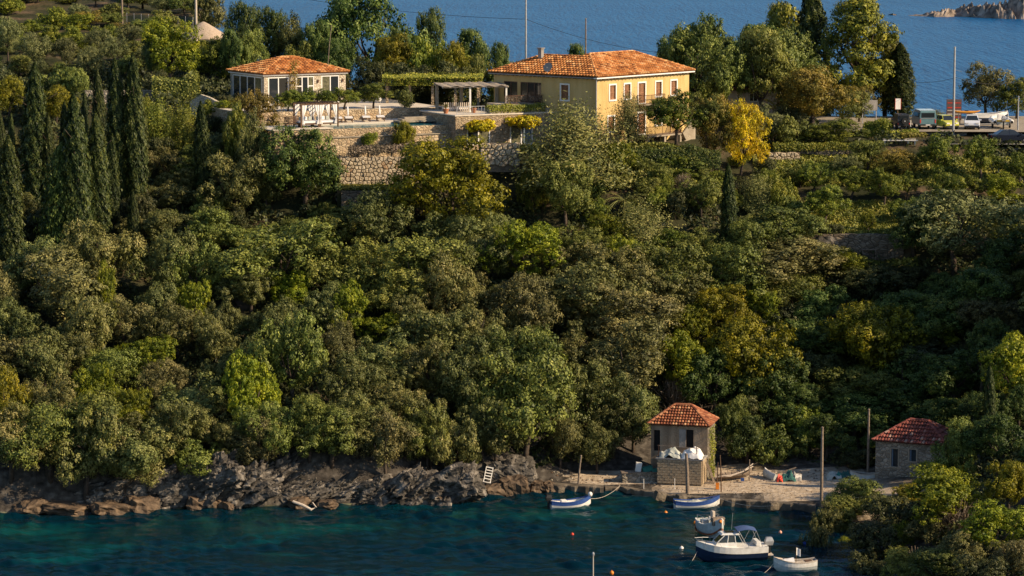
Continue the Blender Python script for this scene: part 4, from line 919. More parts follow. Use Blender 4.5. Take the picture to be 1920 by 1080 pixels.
def wall_holes(parent, O, ex, L_, Hh, holes, mat, depth=.25, name='wall'):
    """wall sheet from O along ex, with openings (x0, x1, z0, z1) and their reveals; outward normal is ex x up"""
    O, ex = Vector(O), Vector(ex).normalized(); nin = Vector((-ex.y, ex.x, 0))
    xs = sorted({0, L_, *[h[0] for h in holes], *[h[1] for h in holes]}); zs = sorted({0, Hh, *[h[2] for h in holes], *[h[3] for h in holes]})
    m = MB(); P = lambda x, z, d=0: O + ex * x + Vector((0, 0, z)) + nin * d
    for i in range(len(xs) - 1):
        for j in range(len(zs) - 1):
            cx, cz = (xs[i] + xs[i + 1]) / 2, (zs[j] + zs[j + 1]) / 2
            if any(h[0] < cx < h[1] and h[2] < cz < h[3] for h in holes): continue
            m.quad(P(xs[i], zs[j]), P(xs[i + 1], zs[j]), P(xs[i + 1], zs[j + 1]), P(xs[i], zs[j + 1]))
    for (a, b, c, d) in holes:
        m.quad(P(a, c), P(a, d), P(a, d, depth), P(a, c, depth)); m.quad(P(b, d), P(b, c), P(b, c, depth), P(b, d, depth))
        m.quad(P(a, d), P(b, d), P(b, d, depth), P(a, d, depth)); m.quad(P(b, c), P(a, c), P(a, c, depth), P(b, c, depth))
    return m.build(name, mat, parent)
class Face:
    """helper that builds boxes on a wall plane: x along the wall, z up, d outwards(+) or inwards(-)"""
    def __init__(s, O, ex): s.O = Vector(O); s.ex = Vector(ex).normalized(); s.out = Vector((s.ex.y, -s.ex.x, 0))
    def p(s, x, z, d): return s.O + s.ex * x + s.out * d + Vector((0, 0, z))
    def box(s, m, x0, x1, z0, z1, d0, d1):
        v = [s.p(x, z, d) for d in (d0, d1) for (x, z) in ((x0, z0), (x1, z0), (x1, z1), (x0, z1))]
        return m.add(v, [(0, 1, 2, 3), (7, 6, 5, 4), (0, 4, 5, 1), (1, 5, 6, 2), (2, 6, 7, 3), (3, 7, 4, 0)])
def shuttered_window(parent, F_, x0, x1, z0, z1, frame=.16, name='window', slats=True, shut=shutter_mat):
    m = MB(); F_.box(m, x0 - frame, x0, z0 - frame, z1 + frame, .003, .05); F_.box(m, x1, x1 + frame, z0 - frame, z1 + frame, .003, .05)
    F_.box(m, x0, x1, z1, z1 + frame, .003, .05); F_.box(m, x0, x1, z0 - frame, z0, .003, .09)
    o = m.build(name, white_frame, parent)
    xm = (x0 + x1) / 2
    for a, b in ((x0, xm - .015), (xm + .015, x1)):
        m = MB(); F_.box(m, a, a + .07, z0, z1, -.16, -.10); F_.box(m, b - .07, b, z0, z1, -.16, -.10); F_.box(m, a + .07, b - .07, z1 - .1, z1, -.16, -.10); F_.box(m, a + .07, b - .07, z0, z0 + .1, -.16, -.10)
        zm = (z0 + z1) / 2; F_.box(m, a + .07, b - .07, zm - .05, zm + .05, -.16, -.10)
        nz = max(4, int((z1 - z0) / .12))
        for k in range(nz):
            za = z0 + .1 + (z1 - z0 - .2) * k / nz; F_.box(m, a + .07, b - .07, za, za + (z1 - z0) / nz * .7, -.15, -.125)
        m.build('shutter', shut, o)
    m = MB(); F_.box(m, x0, x1, z0, z1, -.24, -.19); m.build('pane', glass, o)
    return o
def glazed(parent, F_, x0, x1, z0, z1, mull, fr=.11, mat=white_frame, gl=None, name='window', trans=()):
    m = MB(); d0, d1 = -.16, -.02
    F_.box(m, x0, x0 + fr, z0, z1, d0, d1); F_.box(m, x1 - fr, x1, z0, z1, d0, d1); F_.box(m, x0 + fr, x1 - fr, z1 - fr, z1, d0, d1); F_.box(m, x0 + fr, x1 - fr, z0, z0 + fr, d0, d1)
    o = m.build(name, mat, parent)
    edges = [x0 + fr] + [x0 + (x1 - x0) * k / mull for k in range(1, mull)] + [x1 - fr]
    for k in range(1, mull):
        x = x0 + (x1 - x0) * k / mull; m = MB(); F_.box(m, x - fr / 2, x + fr / 2, z0 + fr, z1 - fr, d0, d1); m.build('mullion', mat, o)
    for k in range(mull):
        m = MB(); F_.box(m, edges[k] + (fr / 2 if k else 0), edges[k + 1] - (fr / 2 if k < mull - 1 else 0), z0 + fr, z1 - fr, -.11, -.08)
        g = (gl[k % len(gl)] if gl else glass); m.build('pane', g, o)
        if k in trans:
            m = MB(); F_.box(m, edges[k], edges[k + 1], z0 + (z1 - z0) * .62, z0 + (z1 - z0) * .62 + fr, -.07, -.03); m.build('transom', mat, o)
    return o
def railing(parent, pts, h, mat, name='railing', step=.16, post=.02):
    m = MB()
    for a, b in zip(pts[:-1], pts[1:]):
        a, b = Vector(a), Vector(b); n = max(1, int((b - a).length / step))
        m.beam(a + Vector((0, 0, h)), b + Vector((0, 0, h)), .06, .05); m.beam(a + Vector((0, 0, .1)), b + Vector((0, 0, .1)), .04, .03)
        for i in range(n + 1):
            q = a.lerp(b, i / n); m.beam(q + Vector((0, 0, .0)), q + Vector((0, 0, h)), post * (2 if i % 8 == 0 else 1))
    return m.build(name, mat, parent)

# ------------------------------------------------------------------ yellow house
EAVE = at(1118, 145, 309).z; BZ = at(1118, 275, 309).z - .6
_c = at(1118, 145, 309); HA = 50.0
house = empty('yellow_house', (_c.x, _c.y, BZ), rad(HA), 'two storey yellow stucco house with orange hipped tile roof', 'house')
E = EAVE - BZ
def fit_len(o, rz, lx, target_u, axis):
    best = 1
    for k in range(10, 2600):
        l = k * .01; d = Vector((math.cos(rz), math.sin(rz), 0)) if axis == 'x' else Vector((-math.sin(rz), math.cos(rz), 0))
        q = o + d * l; u = pix(q)[0]
        if (axis == 'x' and u >= target_u) or (axis == 'y' and u <= target_u): return l
    return l
LR = fit_len(Vector((_c.x, _c.y, EAVE)), rad(HA), 0, 1292, 'x'); LL = fit_len(Vector((_c.x, _c.y, EAVE)), rad(HA), 0, 926, 'y'); DM = min(9.0, LL * .62); WD = 7.4
FR = Face((0, 0, 0), (1, 0, 0)); FL = Face((0, LL, 0), (0, -1, 0))     # right-hand face, left-hand face (x runs towards the corner)
fr = lambda f: f * LR; fl = lambda f: (1 - f) * LL
ww = 1.0
holesR = []; winR = []
for f in (.171, .326, .663, .83): winR.append((fr(f) - ww / 2, fr(f) + ww / 2, E - 2.45, E - .95))
winR.append((fr(.155) - ww / 2, fr(.155) + ww / 2, E - 5.75, E - 4.2))
for f in (.663, .83): winR.append((fr(f) - ww / 2, fr(f) + ww / 2, E - 5.5, E - 4.2))
doorR = [(fr(.48) - .6, fr(.48) + .6, E - 3.05, E - .95), (fr(.48) - .6, fr(.48) + .6, E - 6.3, E - 4.1)]
cellR = [(fr(.53) - .9, fr(.53) + .2, .25, 1.0), (fr(.66) - 1.0, fr(.66) + .4, .25, 1.0)]
wall_holes(house, (0, 0, 0), (1, 0, 0), LR, E, winR + doorR + cellR, yellow_stucco)
for w in winR: shuttered_window(house, FR, *w)
for d in doorR: shuttered_window(house, FR, *d, name='balcony_door')
for c in cellR:
    m = MB(); FR.box(m, c[0], c[1], c[2], c[3], -.2, -.15); m.build('cellar_door_or_opening', wood_dark, house)
winL = (fl(.30) - ww / 2, fl(.30) + ww / 2, E - 2.5, E - .95); bigL = (fl(.90), fl(.765), E - 2.45, E - .85); opnL = (fl(.735), fl(.53), E - 3.1, E - .85); lowL = (fl(.60), fl(.47), .4, E - 3.75)
wall_holes(house, (0, LL, 0), (0, -1, 0), LL, E, [winL, bigL, opnL, lowL], yellow_stucco)
shuttered_window(house, FL, *winL)
glazed(house, FL, *bigL, 2, fr=.1, mat=wood_dark, gl=[glass, glass_warm], name='picture_window')
glazed(house, FL, *opnL, 3, fr=.1, mat=wood_dark, gl=[glass_warm, glass, glass], name='glazed_door')
m = MB(); FL.box(m, *lowL, -.24, -.2); m.build('cellar_door_or_opening', dark_void, house)  # near-black sheet painted for the shade inside the open gap
m = MB(); m.quad((LR, 0, 0), (LR, DM, 0), (LR, DM, E), (LR, 0, E)); m.quad((LR, DM, 0), (WD, DM, 0), (WD, DM, E), (LR, DM, E)); m.quad((WD, DM, 0), (WD, LL, 0), (WD, LL, E), (WD, DM, E)); m.quad((WD, LL, 0), (0, LL, 0), (0, LL, E), (WD, LL, E)); m.build('wall', yellow_stucco, house)
# roof: main hip and lower wing share the left slope
ov, tp = .45, .43
t, b, c = MB(), MB(), MB(); mw = LR + 2 * ov; md = DM + 2 * ov; half = md / 2; wh = (WD + 2 * ov) / 2; ll = LL + 2 * ov
f_main = lambda s: min(s, mw - s, half)
tile_slope(t, b, (-ov, -ov, E), (1, 0, 0), (0, 1, 0), tp, mw, f_main); tile_slope(t, b, (LR + ov, DM + ov, E), (-1, 0, 0), (0, -1, 0), tp, mw, f_main)
tile_slope(t, b, (LR + ov, -ov, E), (0, 1, 0), (-1, 0, 0), tp, md, lambda s: min(s, md - s, half))
def left_t(s):      # s runs from far end of the wing to the corner
    y = ll - s; a = max(0, min(y, md - y, half)); w = min(s, wh) if y > half * .8 else 0
    return max(a, w)
tile_slope(t, b, (-ov, LL + ov, E), (0, -1, 0), (1, 0, 0), tp, ll, left_t)
tile_slope(t, b, (WD + ov, LL + ov, E), (-1, 0, 0), (0, -1, 0), tp, 2 * wh, lambda s: min(s, 2 * wh - s, wh))
tile_slope(t, b, (WD + ov, DM, E), (0, 1, 0), (-1, 0, 0), tp, LL + ov - DM, lambda s: min(LL + ov - DM - s, wh))
zr = E + half * tp + .06; zw = E + wh * tp + .06
ridge_caps(c, (-ov, -ov, E + .06), (half - ov, half - ov, zr)); ridge_caps(c, (half - ov, half - ov, zr), (LR + ov - half, half - ov, zr)); ridge_caps(c, (LR + ov - half, half - ov, zr), (LR + ov, -ov, E + .06)); ridge_caps(c, (LR + ov - half, half - ov, zr), (LR + ov, DM + ov, E + .06))
ridge_caps(c, (wh - ov, LL + ov - wh, zw), (wh - ov, md - ov - wh, zw)); ridge_caps(c, (-ov, LL + ov, E + .06), (wh - ov, LL + ov - wh, zw)); ridge_caps(c, (wh - ov, LL + ov - wh, zw), (WD + ov, LL + ov, E + .06))
ro = b.build('roof', tile_orange, house, tint=True); q = t.build('roof_tiles', tile_orange, ro, tint=True); tag(q, kind='stuff'); tag(c.build('ridge_caps', tile_orange, ro, tint=True), kind='stuff')
m = MB(); m.box(-ov, LR + ov, -ov, 0 - .003, E - .16, E - .03); m.build('cornice', white_frame, house); m = MB(); m.box(-ov, -.003, 0, LL + ov, E - .14, E - .03); m.build('eaves_board', concrete_grey, house)
m = MB()
for k in range(int(LL / .6)): m.box(-ov + .02, -.003, .3 + k * .6, .38 + k * .6, E - .24, E - .142)
m.build('rafter_tails', wood_grey, house)
m = MB()
for k in range(int(LR / .6)): m.box(.3 + k * .6, .38 + k * .6, -ov + .02, -.003, E - .27, E - .162)
m.build('rafter_tails', wood_grey, house)
m = MB(); m.tube([(-.12, -.12, .3), (-.12, -.12, E - .17)], .06, 8); m.build('downpipe', metal_grey, house)
# balconies on the right face
for (z, x0, x1, dep) in ((E - 3.15, fr(.43), fr(.66), 1.0), (E - 6.45, fr(.41), fr(.78), 1.7)):
    m = MB(); m.box(x0, x1, -dep, -.003, z - .15, z); bo = m.build('balcony', concrete, house)
    railing(bo, [(x0 + .05, -.06, z), (x0 + .05, -dep + .06, z), (x1 - .05, -dep + .06, z), (x1 - .05, -.06, z)], .95, iron, post=.025)
for x in (fr(.42), fr(.60), fr(.77)):
    m = MB(); m.box(x, x + .3, -1.6, -1.3, 0, E - 6.6); m.build('pillar', concrete, house)
m = MB()        # outside stairs on the right
for k in range(9): m.box(fr(.80) + k * .24, fr(.80) + (k + 1) * .24, -1.7, -.5, 0, .35 + k * .19)
m.build('steps', concrete, house)
m = MB(); m.beam((fr(.80), -1.78, 1.0), (fr(.80) + 2.2, -1.78, 2.6), .12, .9); m.build('stair_parapet', concrete, house)
# chimney, dish
m = MB(); m.box(2.6, 3.05, LL - 4.4, LL - 3.95, E + 1.0, E + 2.55); m.box(2.52, 3.13, LL - 4.48, LL - 3.87, E + 2.553, E + 2.66); m.build('chimney', concrete_grey, house)
def dish(parent, p, r, rz):
    m = MB(); pr = [(r * k / 6, -r * .25 * (1 - (k / 6) ** 2)) for k in range(7)]; m.lathe([(max(a, .002), z) for a, z in pr], n=20)
    o = m.build('satellite_dish', concrete_grey, parent, loc=p); o.rotation_euler = (rad(68), 0, rz)
    m = MB(); m.tube([(0, 0, -r * .2), (0, -r * .3, r * .5)], .02, 6); m.build('feed_arm', metal_grey, o); m = MB(); m.tube([(0, 0, -.05), (0, -.75, -.12)], .03, 6); m.build('mast', metal_grey, o)
dish(house, Vector((-.2, fl(1 - .465) if False else LL * .455, E + .85)), .52, rad(-80))

# ------------------------------------------------------------------ pool terrace and annex
PA = rad(27); po = at(619, 290, 302.5); po.z = 25.0
DECK = at(700, 237, 306).z - po.z
terr = empty('pool_terrace', po, PA, 'stone pool terrace with water edge and pale paving', 'terrace')
PL = 13.6
m = MB(); m.box(0, PL, 0, 1.0, 0, DECK - .95); m.build('lower_wall', stone_pale, terr)
m = MB(); m.box(-.05, PL, -.12, .5, DECK - .947, DECK - .85); m.build('wall_ledge', concrete, terr)
m = MB(); m.box(.4, PL, .5, .9, DECK - .847, DECK - .06); m.build('pool_wall', stone_pale, terr)
m = MB(); m.box(-6, .4, .2, 1.0, 1.0, DECK); m.build('side_wall', stone_pale, terr)
m = MB(); m.box(-6.3, .4, .1, 5.6, DECK, DECK + .09); m.box(.403, PL + 1, 5.0, 9.4, DECK - .4, DECK + .09); m.build('paving', pale_paving, terr)
pool_mat = water_mat('pool_water', (.015, .11, .14), (.025, .15, .17), 0, .8, .05, .03, (1, 1, 1), spec=.12)
m = MB(); m.box(.4, PL, .9, 4.997, DECK - 1.0, DECK - .03); m.build('pool', pool_mat, terr)
m = MB(); m.box(-5, PL + 1, 9.4, 9.8, DECK - .4, DECK + 1.15); m.build('garden_wall', stone_pale, terr)
m = MB(); m.box(-5, PL + 4, 9.803, 26, DECK - 3.4, DECK + 1.08); m.build('upper_terrace', stone_pale, terr); m = MB(); m.box(-5, PL + 4, 9.81, 26, DECK + 1.083, DECK + 1.12); m.build('upper_paving', pale_paving, terr)
m = MB()
for k in range(3): m.box(PL - 4.2 + k * .5, PL + 1, 4.2 + k * .45 - .8, 5.0, DECK + .093 + k * .16, DECK + .25 + k * .16)
m.build('steps', concrete, terr)
# annex with garden doors below the upper terrace
AH = at(840, 219, 307).z - po.z
annex = empty('stone_annex', terr.matrix_basis @ Vector((PL, -1.3, 0)), PA, 'low stone annex with garden doors under the terrace', 'annex')
AL = 12.0; FA = Face((0, 0, 0), (1, 0, 0))
d1 = (1.3, 4.0, 1.9, 3.75); d2 = (6.3, 9.0, 1.7, 3.9)
wall_holes(annex, (0, 0, 0), (1, 0, 0), AL, AH, [d1, d2], stone_pale, depth=.35)
m = MB(); m.box(0, AL, .4, 8.0, 0, AH - .02); m.quad((0, 0, 0), (0, .4, 0), (0, .4, AH), (0, 0, AH)); m.build('back_wall', stone_pale, annex)
m = MB(); m.box(-.1, AL + .1, -.08, 8.6, AH, AH + .12); m.build('terrace_slab', pale_paving, annex)
glazed(annex, FA, *d1, 2, fr=.14, gl=[glass, glass_curtain], name='garden_door')
glazed(annex, FA, *d2, 2, fr=.14, gl=[glass_curtain, metal_blue], name='garden_door')
railing(annex, [(0.2, .1, AH + .12), (3.4, .1, AH + .12)], .85, metal_grey, step=.35)
m = MB(); m.box(6.2, AL + 1.2, 1.2, 5.2, AH + .123, AH + .95); m.build('raised_balcony', pale_paving, annex)
railing(annex, [(6.4, 1.3, AH + .95), (AL + 1.0, 1.3, AH + .95), (AL + 1.1, 4.8, AH + .95)], .9, iron, post=.03)
m = MB()
for k in range(10): m.box(4.2 + k * .8, 4.9 + k * .8, .4, .95, AH + .123, AH + .5)
m.build('planter', concrete, annex)
hedge('planter_hedge', annex.matrix_basis @ Vector((4.0, .65, AH + .25)), annex.matrix_basis @ Vector((10.6, .65, AH + .25)), .75, .9, 'yellow green planter hedge along the annex roof edge', n=3800, key='vine', size=.07)
hedge('balcony_flowers', annex.matrix_basis @ Vector((6.6, 1.45, AH + 1.2)), annex.matrix_basis @ Vector((11.2, 1.45, AH + 1.2)), .55, .35, 'dark red flowers trailing over the iron balcony railing', n=1200, key='dry', size=.06, cat='flowers')

# sun pergola with reed roof
reed = mat_basic('reed_matting', (.40, .33, .25), (.27, .22, .165), scale=9, rough=.95, bump=.8, bscale=20)
pz = AH + .12 + po.z
def pergola():
    A = at(812, 160, 316); z = A.z
    o = empty('reed_pergola', (A.x, A.y, pz), rad(14), 'open pergola with a pale reed mat roof and slim posts', 'pergola')
    W = (935 - 812) / ppm(A) / math.cos(rad(14)); D = 4.6; hh = z - pz
    m = MB(); nx, ny = 34, 8
    vs = []
    for j in range(ny + 1):
        for i in range(nx + 1):
            x = W * i / nx; y = -D * j / ny
            vs.append((x, y, hh + .28 - .16 * (j / ny) + .05 * math.sin(i * 1.1) + .03 * random.uniform(-1, 1)))
    fs = [(j * (nx + 1) + i, j * (nx + 1) + i + 1, (j + 1) * (nx + 1) + i + 1, (j + 1) * (nx + 1) + i) for j in range(ny) for i in range(nx)]
    n = len(vs); vs += [(a, b_, c_ - .07) for a, b_, c_ in vs]; fs += [tuple(n + q for q in reversed(f)) for f in fs]
    m.add(vs, fs); m.build('reed_roof', reed, o)
    for x, y in ((.35, -.3), (W * .42, -D + .25), (W - .25, -D + .25), (W * .42, -.3), (W - .3, -.3)):
        m = MB(); m.beam((x, y, -.05), (x, y, hh + .02), .17 if y < -1 else .3); m.build('post', white_paint if y < -1 else concrete, o)
    m = MB(); m.beam((0, -D + .25, hh + .03), (W, -D + .25, hh + .03), .12, .14); m.build('beam', wood_pale, o); m = MB(); m.beam((0, -.3, hh + .1), (W, -.3, hh + .1), .12, .14); m.build('beam', wood_pale, o)
    return o
pergola()
def patio_seat(p, rz, label, w=1.3):
    o = empty('patio_sofa', p, rz, label, 'sofa'); m = MB(); m.box(-w / 2, w / 2, -.4, .4, .25, .42); m.build('seat', fabric_white, o)
    for k in range(7): m = MB(); x = -w / 2 + w * k / 6; m.box(x - .05, x + .05, .36, .42, .1, .95); m.build('back_slat', wood_pale, o)
    for sx in (-1, 1):
        for sy in (-.35, .35): m = MB(); m.box(sx * w / 2 - .04, sx * w / 2 + .04, sy - .04, sy + .04, 0, .25); m.build('leg', wood_pale, o)
        m = MB(); m.box(sx * w / 2 - .05, sx * w / 2 + .05, -.4, .4, .423, .66); m.build('armrest', wood_pale, o)
for u, lab in ((842, 'slatted patio sofa left of the reed pergola post'), (865, 'slatted patio sofa right of the reed pergola post')):
    q = at(u, 215, 313.5); q.z = pz; patio_seat(q, rad(180 + 20), lab)
def pot_plant(u, v, Y, label, z=None):
    q = at(u, v, Y); q.z = pz if z is None else z
    o = empty('potted_plant', q, 0, label, 'plant'); m = MB(); m.lathe([(.2, 0), (.3, .4), (.33, .42), (.33, .5), (.26, .5)]); m.build('pot', terracotta, o)
    m = MB()
    for k in range(22):
        a = k * 2.4; e = random.uniform(.4, 1.3); tip = Vector((math.cos(a) * .65 * math.cos(e), math.sin(a) * .65 * math.cos(e), .5 + .75 * math.sin(e))); sd = Vector((-math.sin(a), math.cos(a), 0)) * .05
        mid = Vector((tip.x * .5, tip.y * .5, .5 + (tip.z - .5) * .65)); m.add([Vector((0, 0, .45)), mid - sd, tip, mid + sd], [(0, 1, 2, 3)], random.random())
    m.build('leaves', L['wispy'], o, tint=True)
pot_plant(836, 219, 310, 'spiky plant in a terracotta pot at the terrace corner'); pot_plant(888, 216, 311, 'small plant in a terracotta pot beside the planter hedge')

# vine-covered pergolas behind
def vine_pergola(u0, u1, v, Y, D, label, key, n, drop=.5):
    a = at(u0, v, Y); b_ = at(u1, v, Y); z = a.z; g = po.z + DECK + 1.1
    o = empty('vine_pergola', (a.x, Y, g), 0, label, 'pergola'); W = b_.x - a.x; hh = z - g
    for x in np.linspace(.2, W - .2, 5):
        for y in (.2, D - .2):
            m = MB(); m.beam((x, y, -.3), (x, y, hh), .28); m.build('post', stone_pale, o)
    for y in (.2, D / 2, D - .2): m = MB(); m.beam((0, y, hh + .06), (W, y, hh + .06), .12, .12); m.build('beam', wood_grey, o)
    x = rng.uniform(-.3, W + .3, n); y = rng.uniform(-.4, D + .4, n); k = np.array([noise.noise(Vector((q * .5, w * .5, u0))) for q, w in zip(x, y)])
    zz = hh + .15 + .35 * (k + .5) * rng.uniform(0, 1, n); ed = rng.uniform(0, 1, n) < .25; y = np.where(ed, -.35 + rng.normal(size=n) * .12, y); zz = np.where(ed, hh + .3 - rng.uniform(0, 1, n) ** 1.5 * (drop + .4), zz)
    mesh_obj('vine_canopy', leaf_mesh('vine_canopy', np.stack([x, y, zz], -1), rng.normal(size=(n, 3)) * .5 + np.array([.2, -.3, .8]), .09 * rng.uniform(.6, 1.4, n), rng.uniform(0, 1, n), 1.1), L[key], o)
    return o
vine_pergola(722, 900, 150, 325, 7.5, 'long vine covered pergola behind the reed pergola', 'vine', 16000)

# ------------------------------------------------------------------ bungalow
BA = 31.0; bc = at(495, 140, 322); bz = po.z + DECK + 1.0
bung = empty('bungalow', (bc.x, bc.y, bz), rad(BA), 'low stone bungalow with big white framed windows and orange tile roof', 'house')
BE = bc.z - bz; BX = fit_len(bc, rad(BA), 0, 648, 'x'); BY = fit_len(bc, rad(BA), 0, 432, 'y')
FB = Face((0, 0, 0), (1, 0, 0)); FBL = Face((0, BY, 0), (0, -1, 0))
z0b, z1b = .12, BE - .32
wf = [(.05, .30), (.39, .61), (.70, .92)]
holes = [(a * BX, b_ * BX, z0b, z1b) for a, b_ in wf]
wall_holes(bung, (0, 0, 0), (1, 0, 0), BX, BE, holes, stone_ashlar)
glazed(bung, FB, *holes[0], 2, gl=[glass, glass_warm]); glazed(bung, FB, *holes[1], 3, gl=[glass_warm, glass, glass_curtain], trans=(0, 2)); glazed(bung, FB, *holes[2], 2, gl=[glass_curtain, glass])
hl = (.5, BY - .6, z0b, z1b); wall_holes(bung, (0, BY, 0), (0, -1, 0), BY, BE, [hl], stone_ashlar); glazed(bung, FBL, *hl, 4, gl=[glass, glass_warm, glass, glass_curtain])
m = MB(); m.quad((BX, 0, 0), (BX, BY, 0), (BX, BY, BE), (BX, 0, BE)); m.quad((BX, BY, 0), (0, BY, 0), (0, BY, BE), (BX, BY, BE)); m.build('wall', stone_ashlar, bung)
m = MB(); m.box(-.2, BX + .2, -.2, -.003, BE - .16, BE - .02); m.box(-.2, -.003, 0, BY + .2, BE - .16, BE - .02); m.build('cornice', white_frame, bung)
hip_roof(bung, 0, BX, 0, BY, BE, .34, tile_orange, over=.35)
for x in (.345, .655, .96):
    m = MB(); FB.box(m, x * BX - .08, x * BX + .08, BE - 1.05, BE - .75, .003, .14); m.build('wall_lamp', iron, bung)
def climber(loc, w, h, label, n=1100, key='rust', rz=0):
    P = np.stack([rng.normal(size=n) * w * .3, rng.uniform(-.25, 0, n), rng.uniform(0, h, n)], -1); P[:, 0] += np.sin(P[:, 2] * 3) * w * .15
    o = empty('climbing_plant', loc, rz, label, 'climber'); mesh_obj('foliage', leaf_mesh('foliage', P, rng.normal(size=(n, 3)) + np.array([0, -1, .3]), .07 * rng.uniform(.6, 1.4, n), rng.uniform(0, 1, n)), L[key], o)
    m = MB(); m.tube([(0, -.05, -.1), (.05, -.08, h * .5), (-.05, -.06, h * .9)], [.04, .03, .015], 6); m.build('stem', bark, o)
climber(bung.matrix_basis @ Vector((BX * .345, -.35, 0)), .9, BE + 1.5, 'slim rusty climber growing up the bungalow front onto its roof', key='rust')
# white garden wall piece and path left of the bungalow
g = at(430, 205, 318); o = empty('garden_wall', (g.x, g.y, bz - 1.6), rad(150), 'curved pale stone garden wall left of the bungalow', 'wall')
m = MB(); m.loft([[(x, -.25, 0), (x, .25, 0), (x, .2, h), (x, -.2, h)] for x, h in ((0, 1.9), (1.2, 2.2), (2.4, 2.7), (3.6, 3.0), (5, 2.2))]); m.build('masonry', stone_ashlar, o)
g0 = at(160, 195, 327); o = empty('garden_wall', (g0.x, g0.y, g0.z - .4), rad(4), 'low grey stone wall behind the tall cypresses', 'wall'); m = MB(); m.box(0, 9, -.2, .2, 0, 1.9); m.build('masonry', stone_house, o)

# ------------------------------------------------------------------ field stone retaining wall: every stone
def stone_wall(u0, u1, vt, vb, Y, label, cols=15, rows=6, rz=0.0, mats=(stone_unit,) * 9 + (stone_unit2,), gx=None):
    a = at(u0, vb, Y); s = ppm(a); W = (u1 - u0) / s / math.cos(rz); Hh = (vb - vt) / s
    o = empty('stone_wall', a, rz, label, 'wall')
    m = MB(); m.box(0, W, .12, .6, -.6, Hh - .03); m.build('core', mortar, o)
    rr = random.Random(int(u0)); pts = []
    cw, ch = W / cols, Hh / rows
    for r in range(-1, rows + 1):
        for c in range(-1, cols + 1): pts.append(((c + .5 + rr.uniform(-.42, .42) + .5 * (r % 2)) * cw, (r + .5 + rr.uniform(-.36, .36)) * ch))
    for i, (px_, pz_) in enumerate(pts):          # irregular polygonal stones, fitted edge to edge with thin joints
        if not (-.2 * cw < px_ < W + .2 * cw and 0 < pz_ < Hh): continue
        poly = [(px_ - 2 * cw, pz_ - 2 * ch), (px_ + 2 * cw, pz_ - 2 * ch), (px_ + 2 * cw, pz_ + 2 * ch), (px_ - 2 * cw, pz_ + 2 * ch)]
        for j, (qx, qz) in enumerate(pts):
            if j == i or abs(qx - px_) > 3 * cw or abs(qz - pz_) > 3 * ch: continue
            dx, dz_s = qx - px_, qz - pz_; L2 = math.hypot(dx, dz_s); lim = L2 / 2 - .022; new = []
            for k in range(len(poly)):
                A_, B_ = poly[k], poly[(k + 1) % len(poly)]
                da = ((A_[0] - px_) * dx + (A_[1] - pz_) * dz_s) / L2 - lim; db = ((B_[0] - px_) * dx + (B_[1] - pz_) * dz_s) / L2 - lim
                if da <= 0: new.append(A_)
                if da * db < 0: t_ = da / (da - db); new.append((A_[0] + (B_[0] - A_[0]) * t_, A_[1] + (B_[1] - A_[1]) * t_))
            poly = new
            if len(poly) < 3: break
        if len(poly) < 3: continue
        poly = [(min(max(x, 0), W), min(max(z_, -.05), Hh + .05)) for x, z_ in poly]
        cx = sum(p[0] for p in poly) / len(poly); cz = sum(p[1] for p in poly) / len(poly); dep = rr.uniform(.02, .12)
        mm = MB(); mm.loft([[(cx + (x - cx) * .74, -dep + rr.uniform(-.02, .02), cz + (z_ - cz) * .74) for x, z_ in poly], [(cx + (x - cx) * .96, .03 - dep * .4, cz + (z_ - cz) * .96) for x, z_ in poly], [(x, .2, z_) for x, z_ in poly]])
        mm.build('stone', rr.choice(mats), o)
    return o
stone_wall(636, 790, 295, 347, 301.6, 'sunlit field stone retaining wall below the pool terrace', 21, 7, rad(8))
stone_wall(898, 975, 268, 312, 303.5, 'shaded field stone wall under the green hedge', 8, 4, rad(4), (stone_unit,))
stone_wall(1440, 1500, 286, 312, 314.6, 'rough field stone wall below the creeper, left of the orchard', 7, 3, 0, (stone_unit,))
def plain_wall(name, u0, u1, vt, vb, Y, mat, label, thick=.5, rz=0, cap=None):
    a = at(u0, vb, Y); s = ppm(a); W = (u1 - u0) / s / math.cos(rz); Hh = (vb - vt) / s; o = empty(name, a, rz, label, 'wall')
    n = max(3, int(W / .9)); rr = random.Random(int(u0))
    m = MB(); m.loft([[(W * i / n, rr.uniform(-.06, .06), -.8), (W * i / n, thick, -.8), (W * i / n, thick, Hh + rr.uniform(-.06, .06)), (W * i / n, rr.uniform(-.06, .06), Hh + rr.uniform(-.06, .06))] for i in range(n + 1)])
    m.build('masonry', mat, o)
    if cap: m = MB(); m.box(-.05, W + .05, -.12, thick + .1, Hh + .06, Hh + .16); m.build('coping', cap, o)
    return o
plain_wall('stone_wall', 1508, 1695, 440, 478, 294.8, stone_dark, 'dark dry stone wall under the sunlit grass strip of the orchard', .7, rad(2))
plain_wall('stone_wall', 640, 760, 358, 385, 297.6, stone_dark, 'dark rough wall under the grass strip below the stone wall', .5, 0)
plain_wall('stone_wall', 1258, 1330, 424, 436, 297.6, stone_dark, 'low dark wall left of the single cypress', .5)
plain_wall('parking_wall', 1640, 1812, 249, 268, 324.6, concrete_grey, 'grey concrete wall along the front of the car park', .35, rad(-2), concrete)
plain_wall('parking_wall', 1812, 1960, 277, 296, 319.5, concrete_grey, 'lower concrete wall under the dark saloon car', .35, rad(-4))
plain_wall('stone_wall', 1500, 1650, 282, 300, 316.4, stone_house, 'long stone wall under the creeper above the orchard', .5)
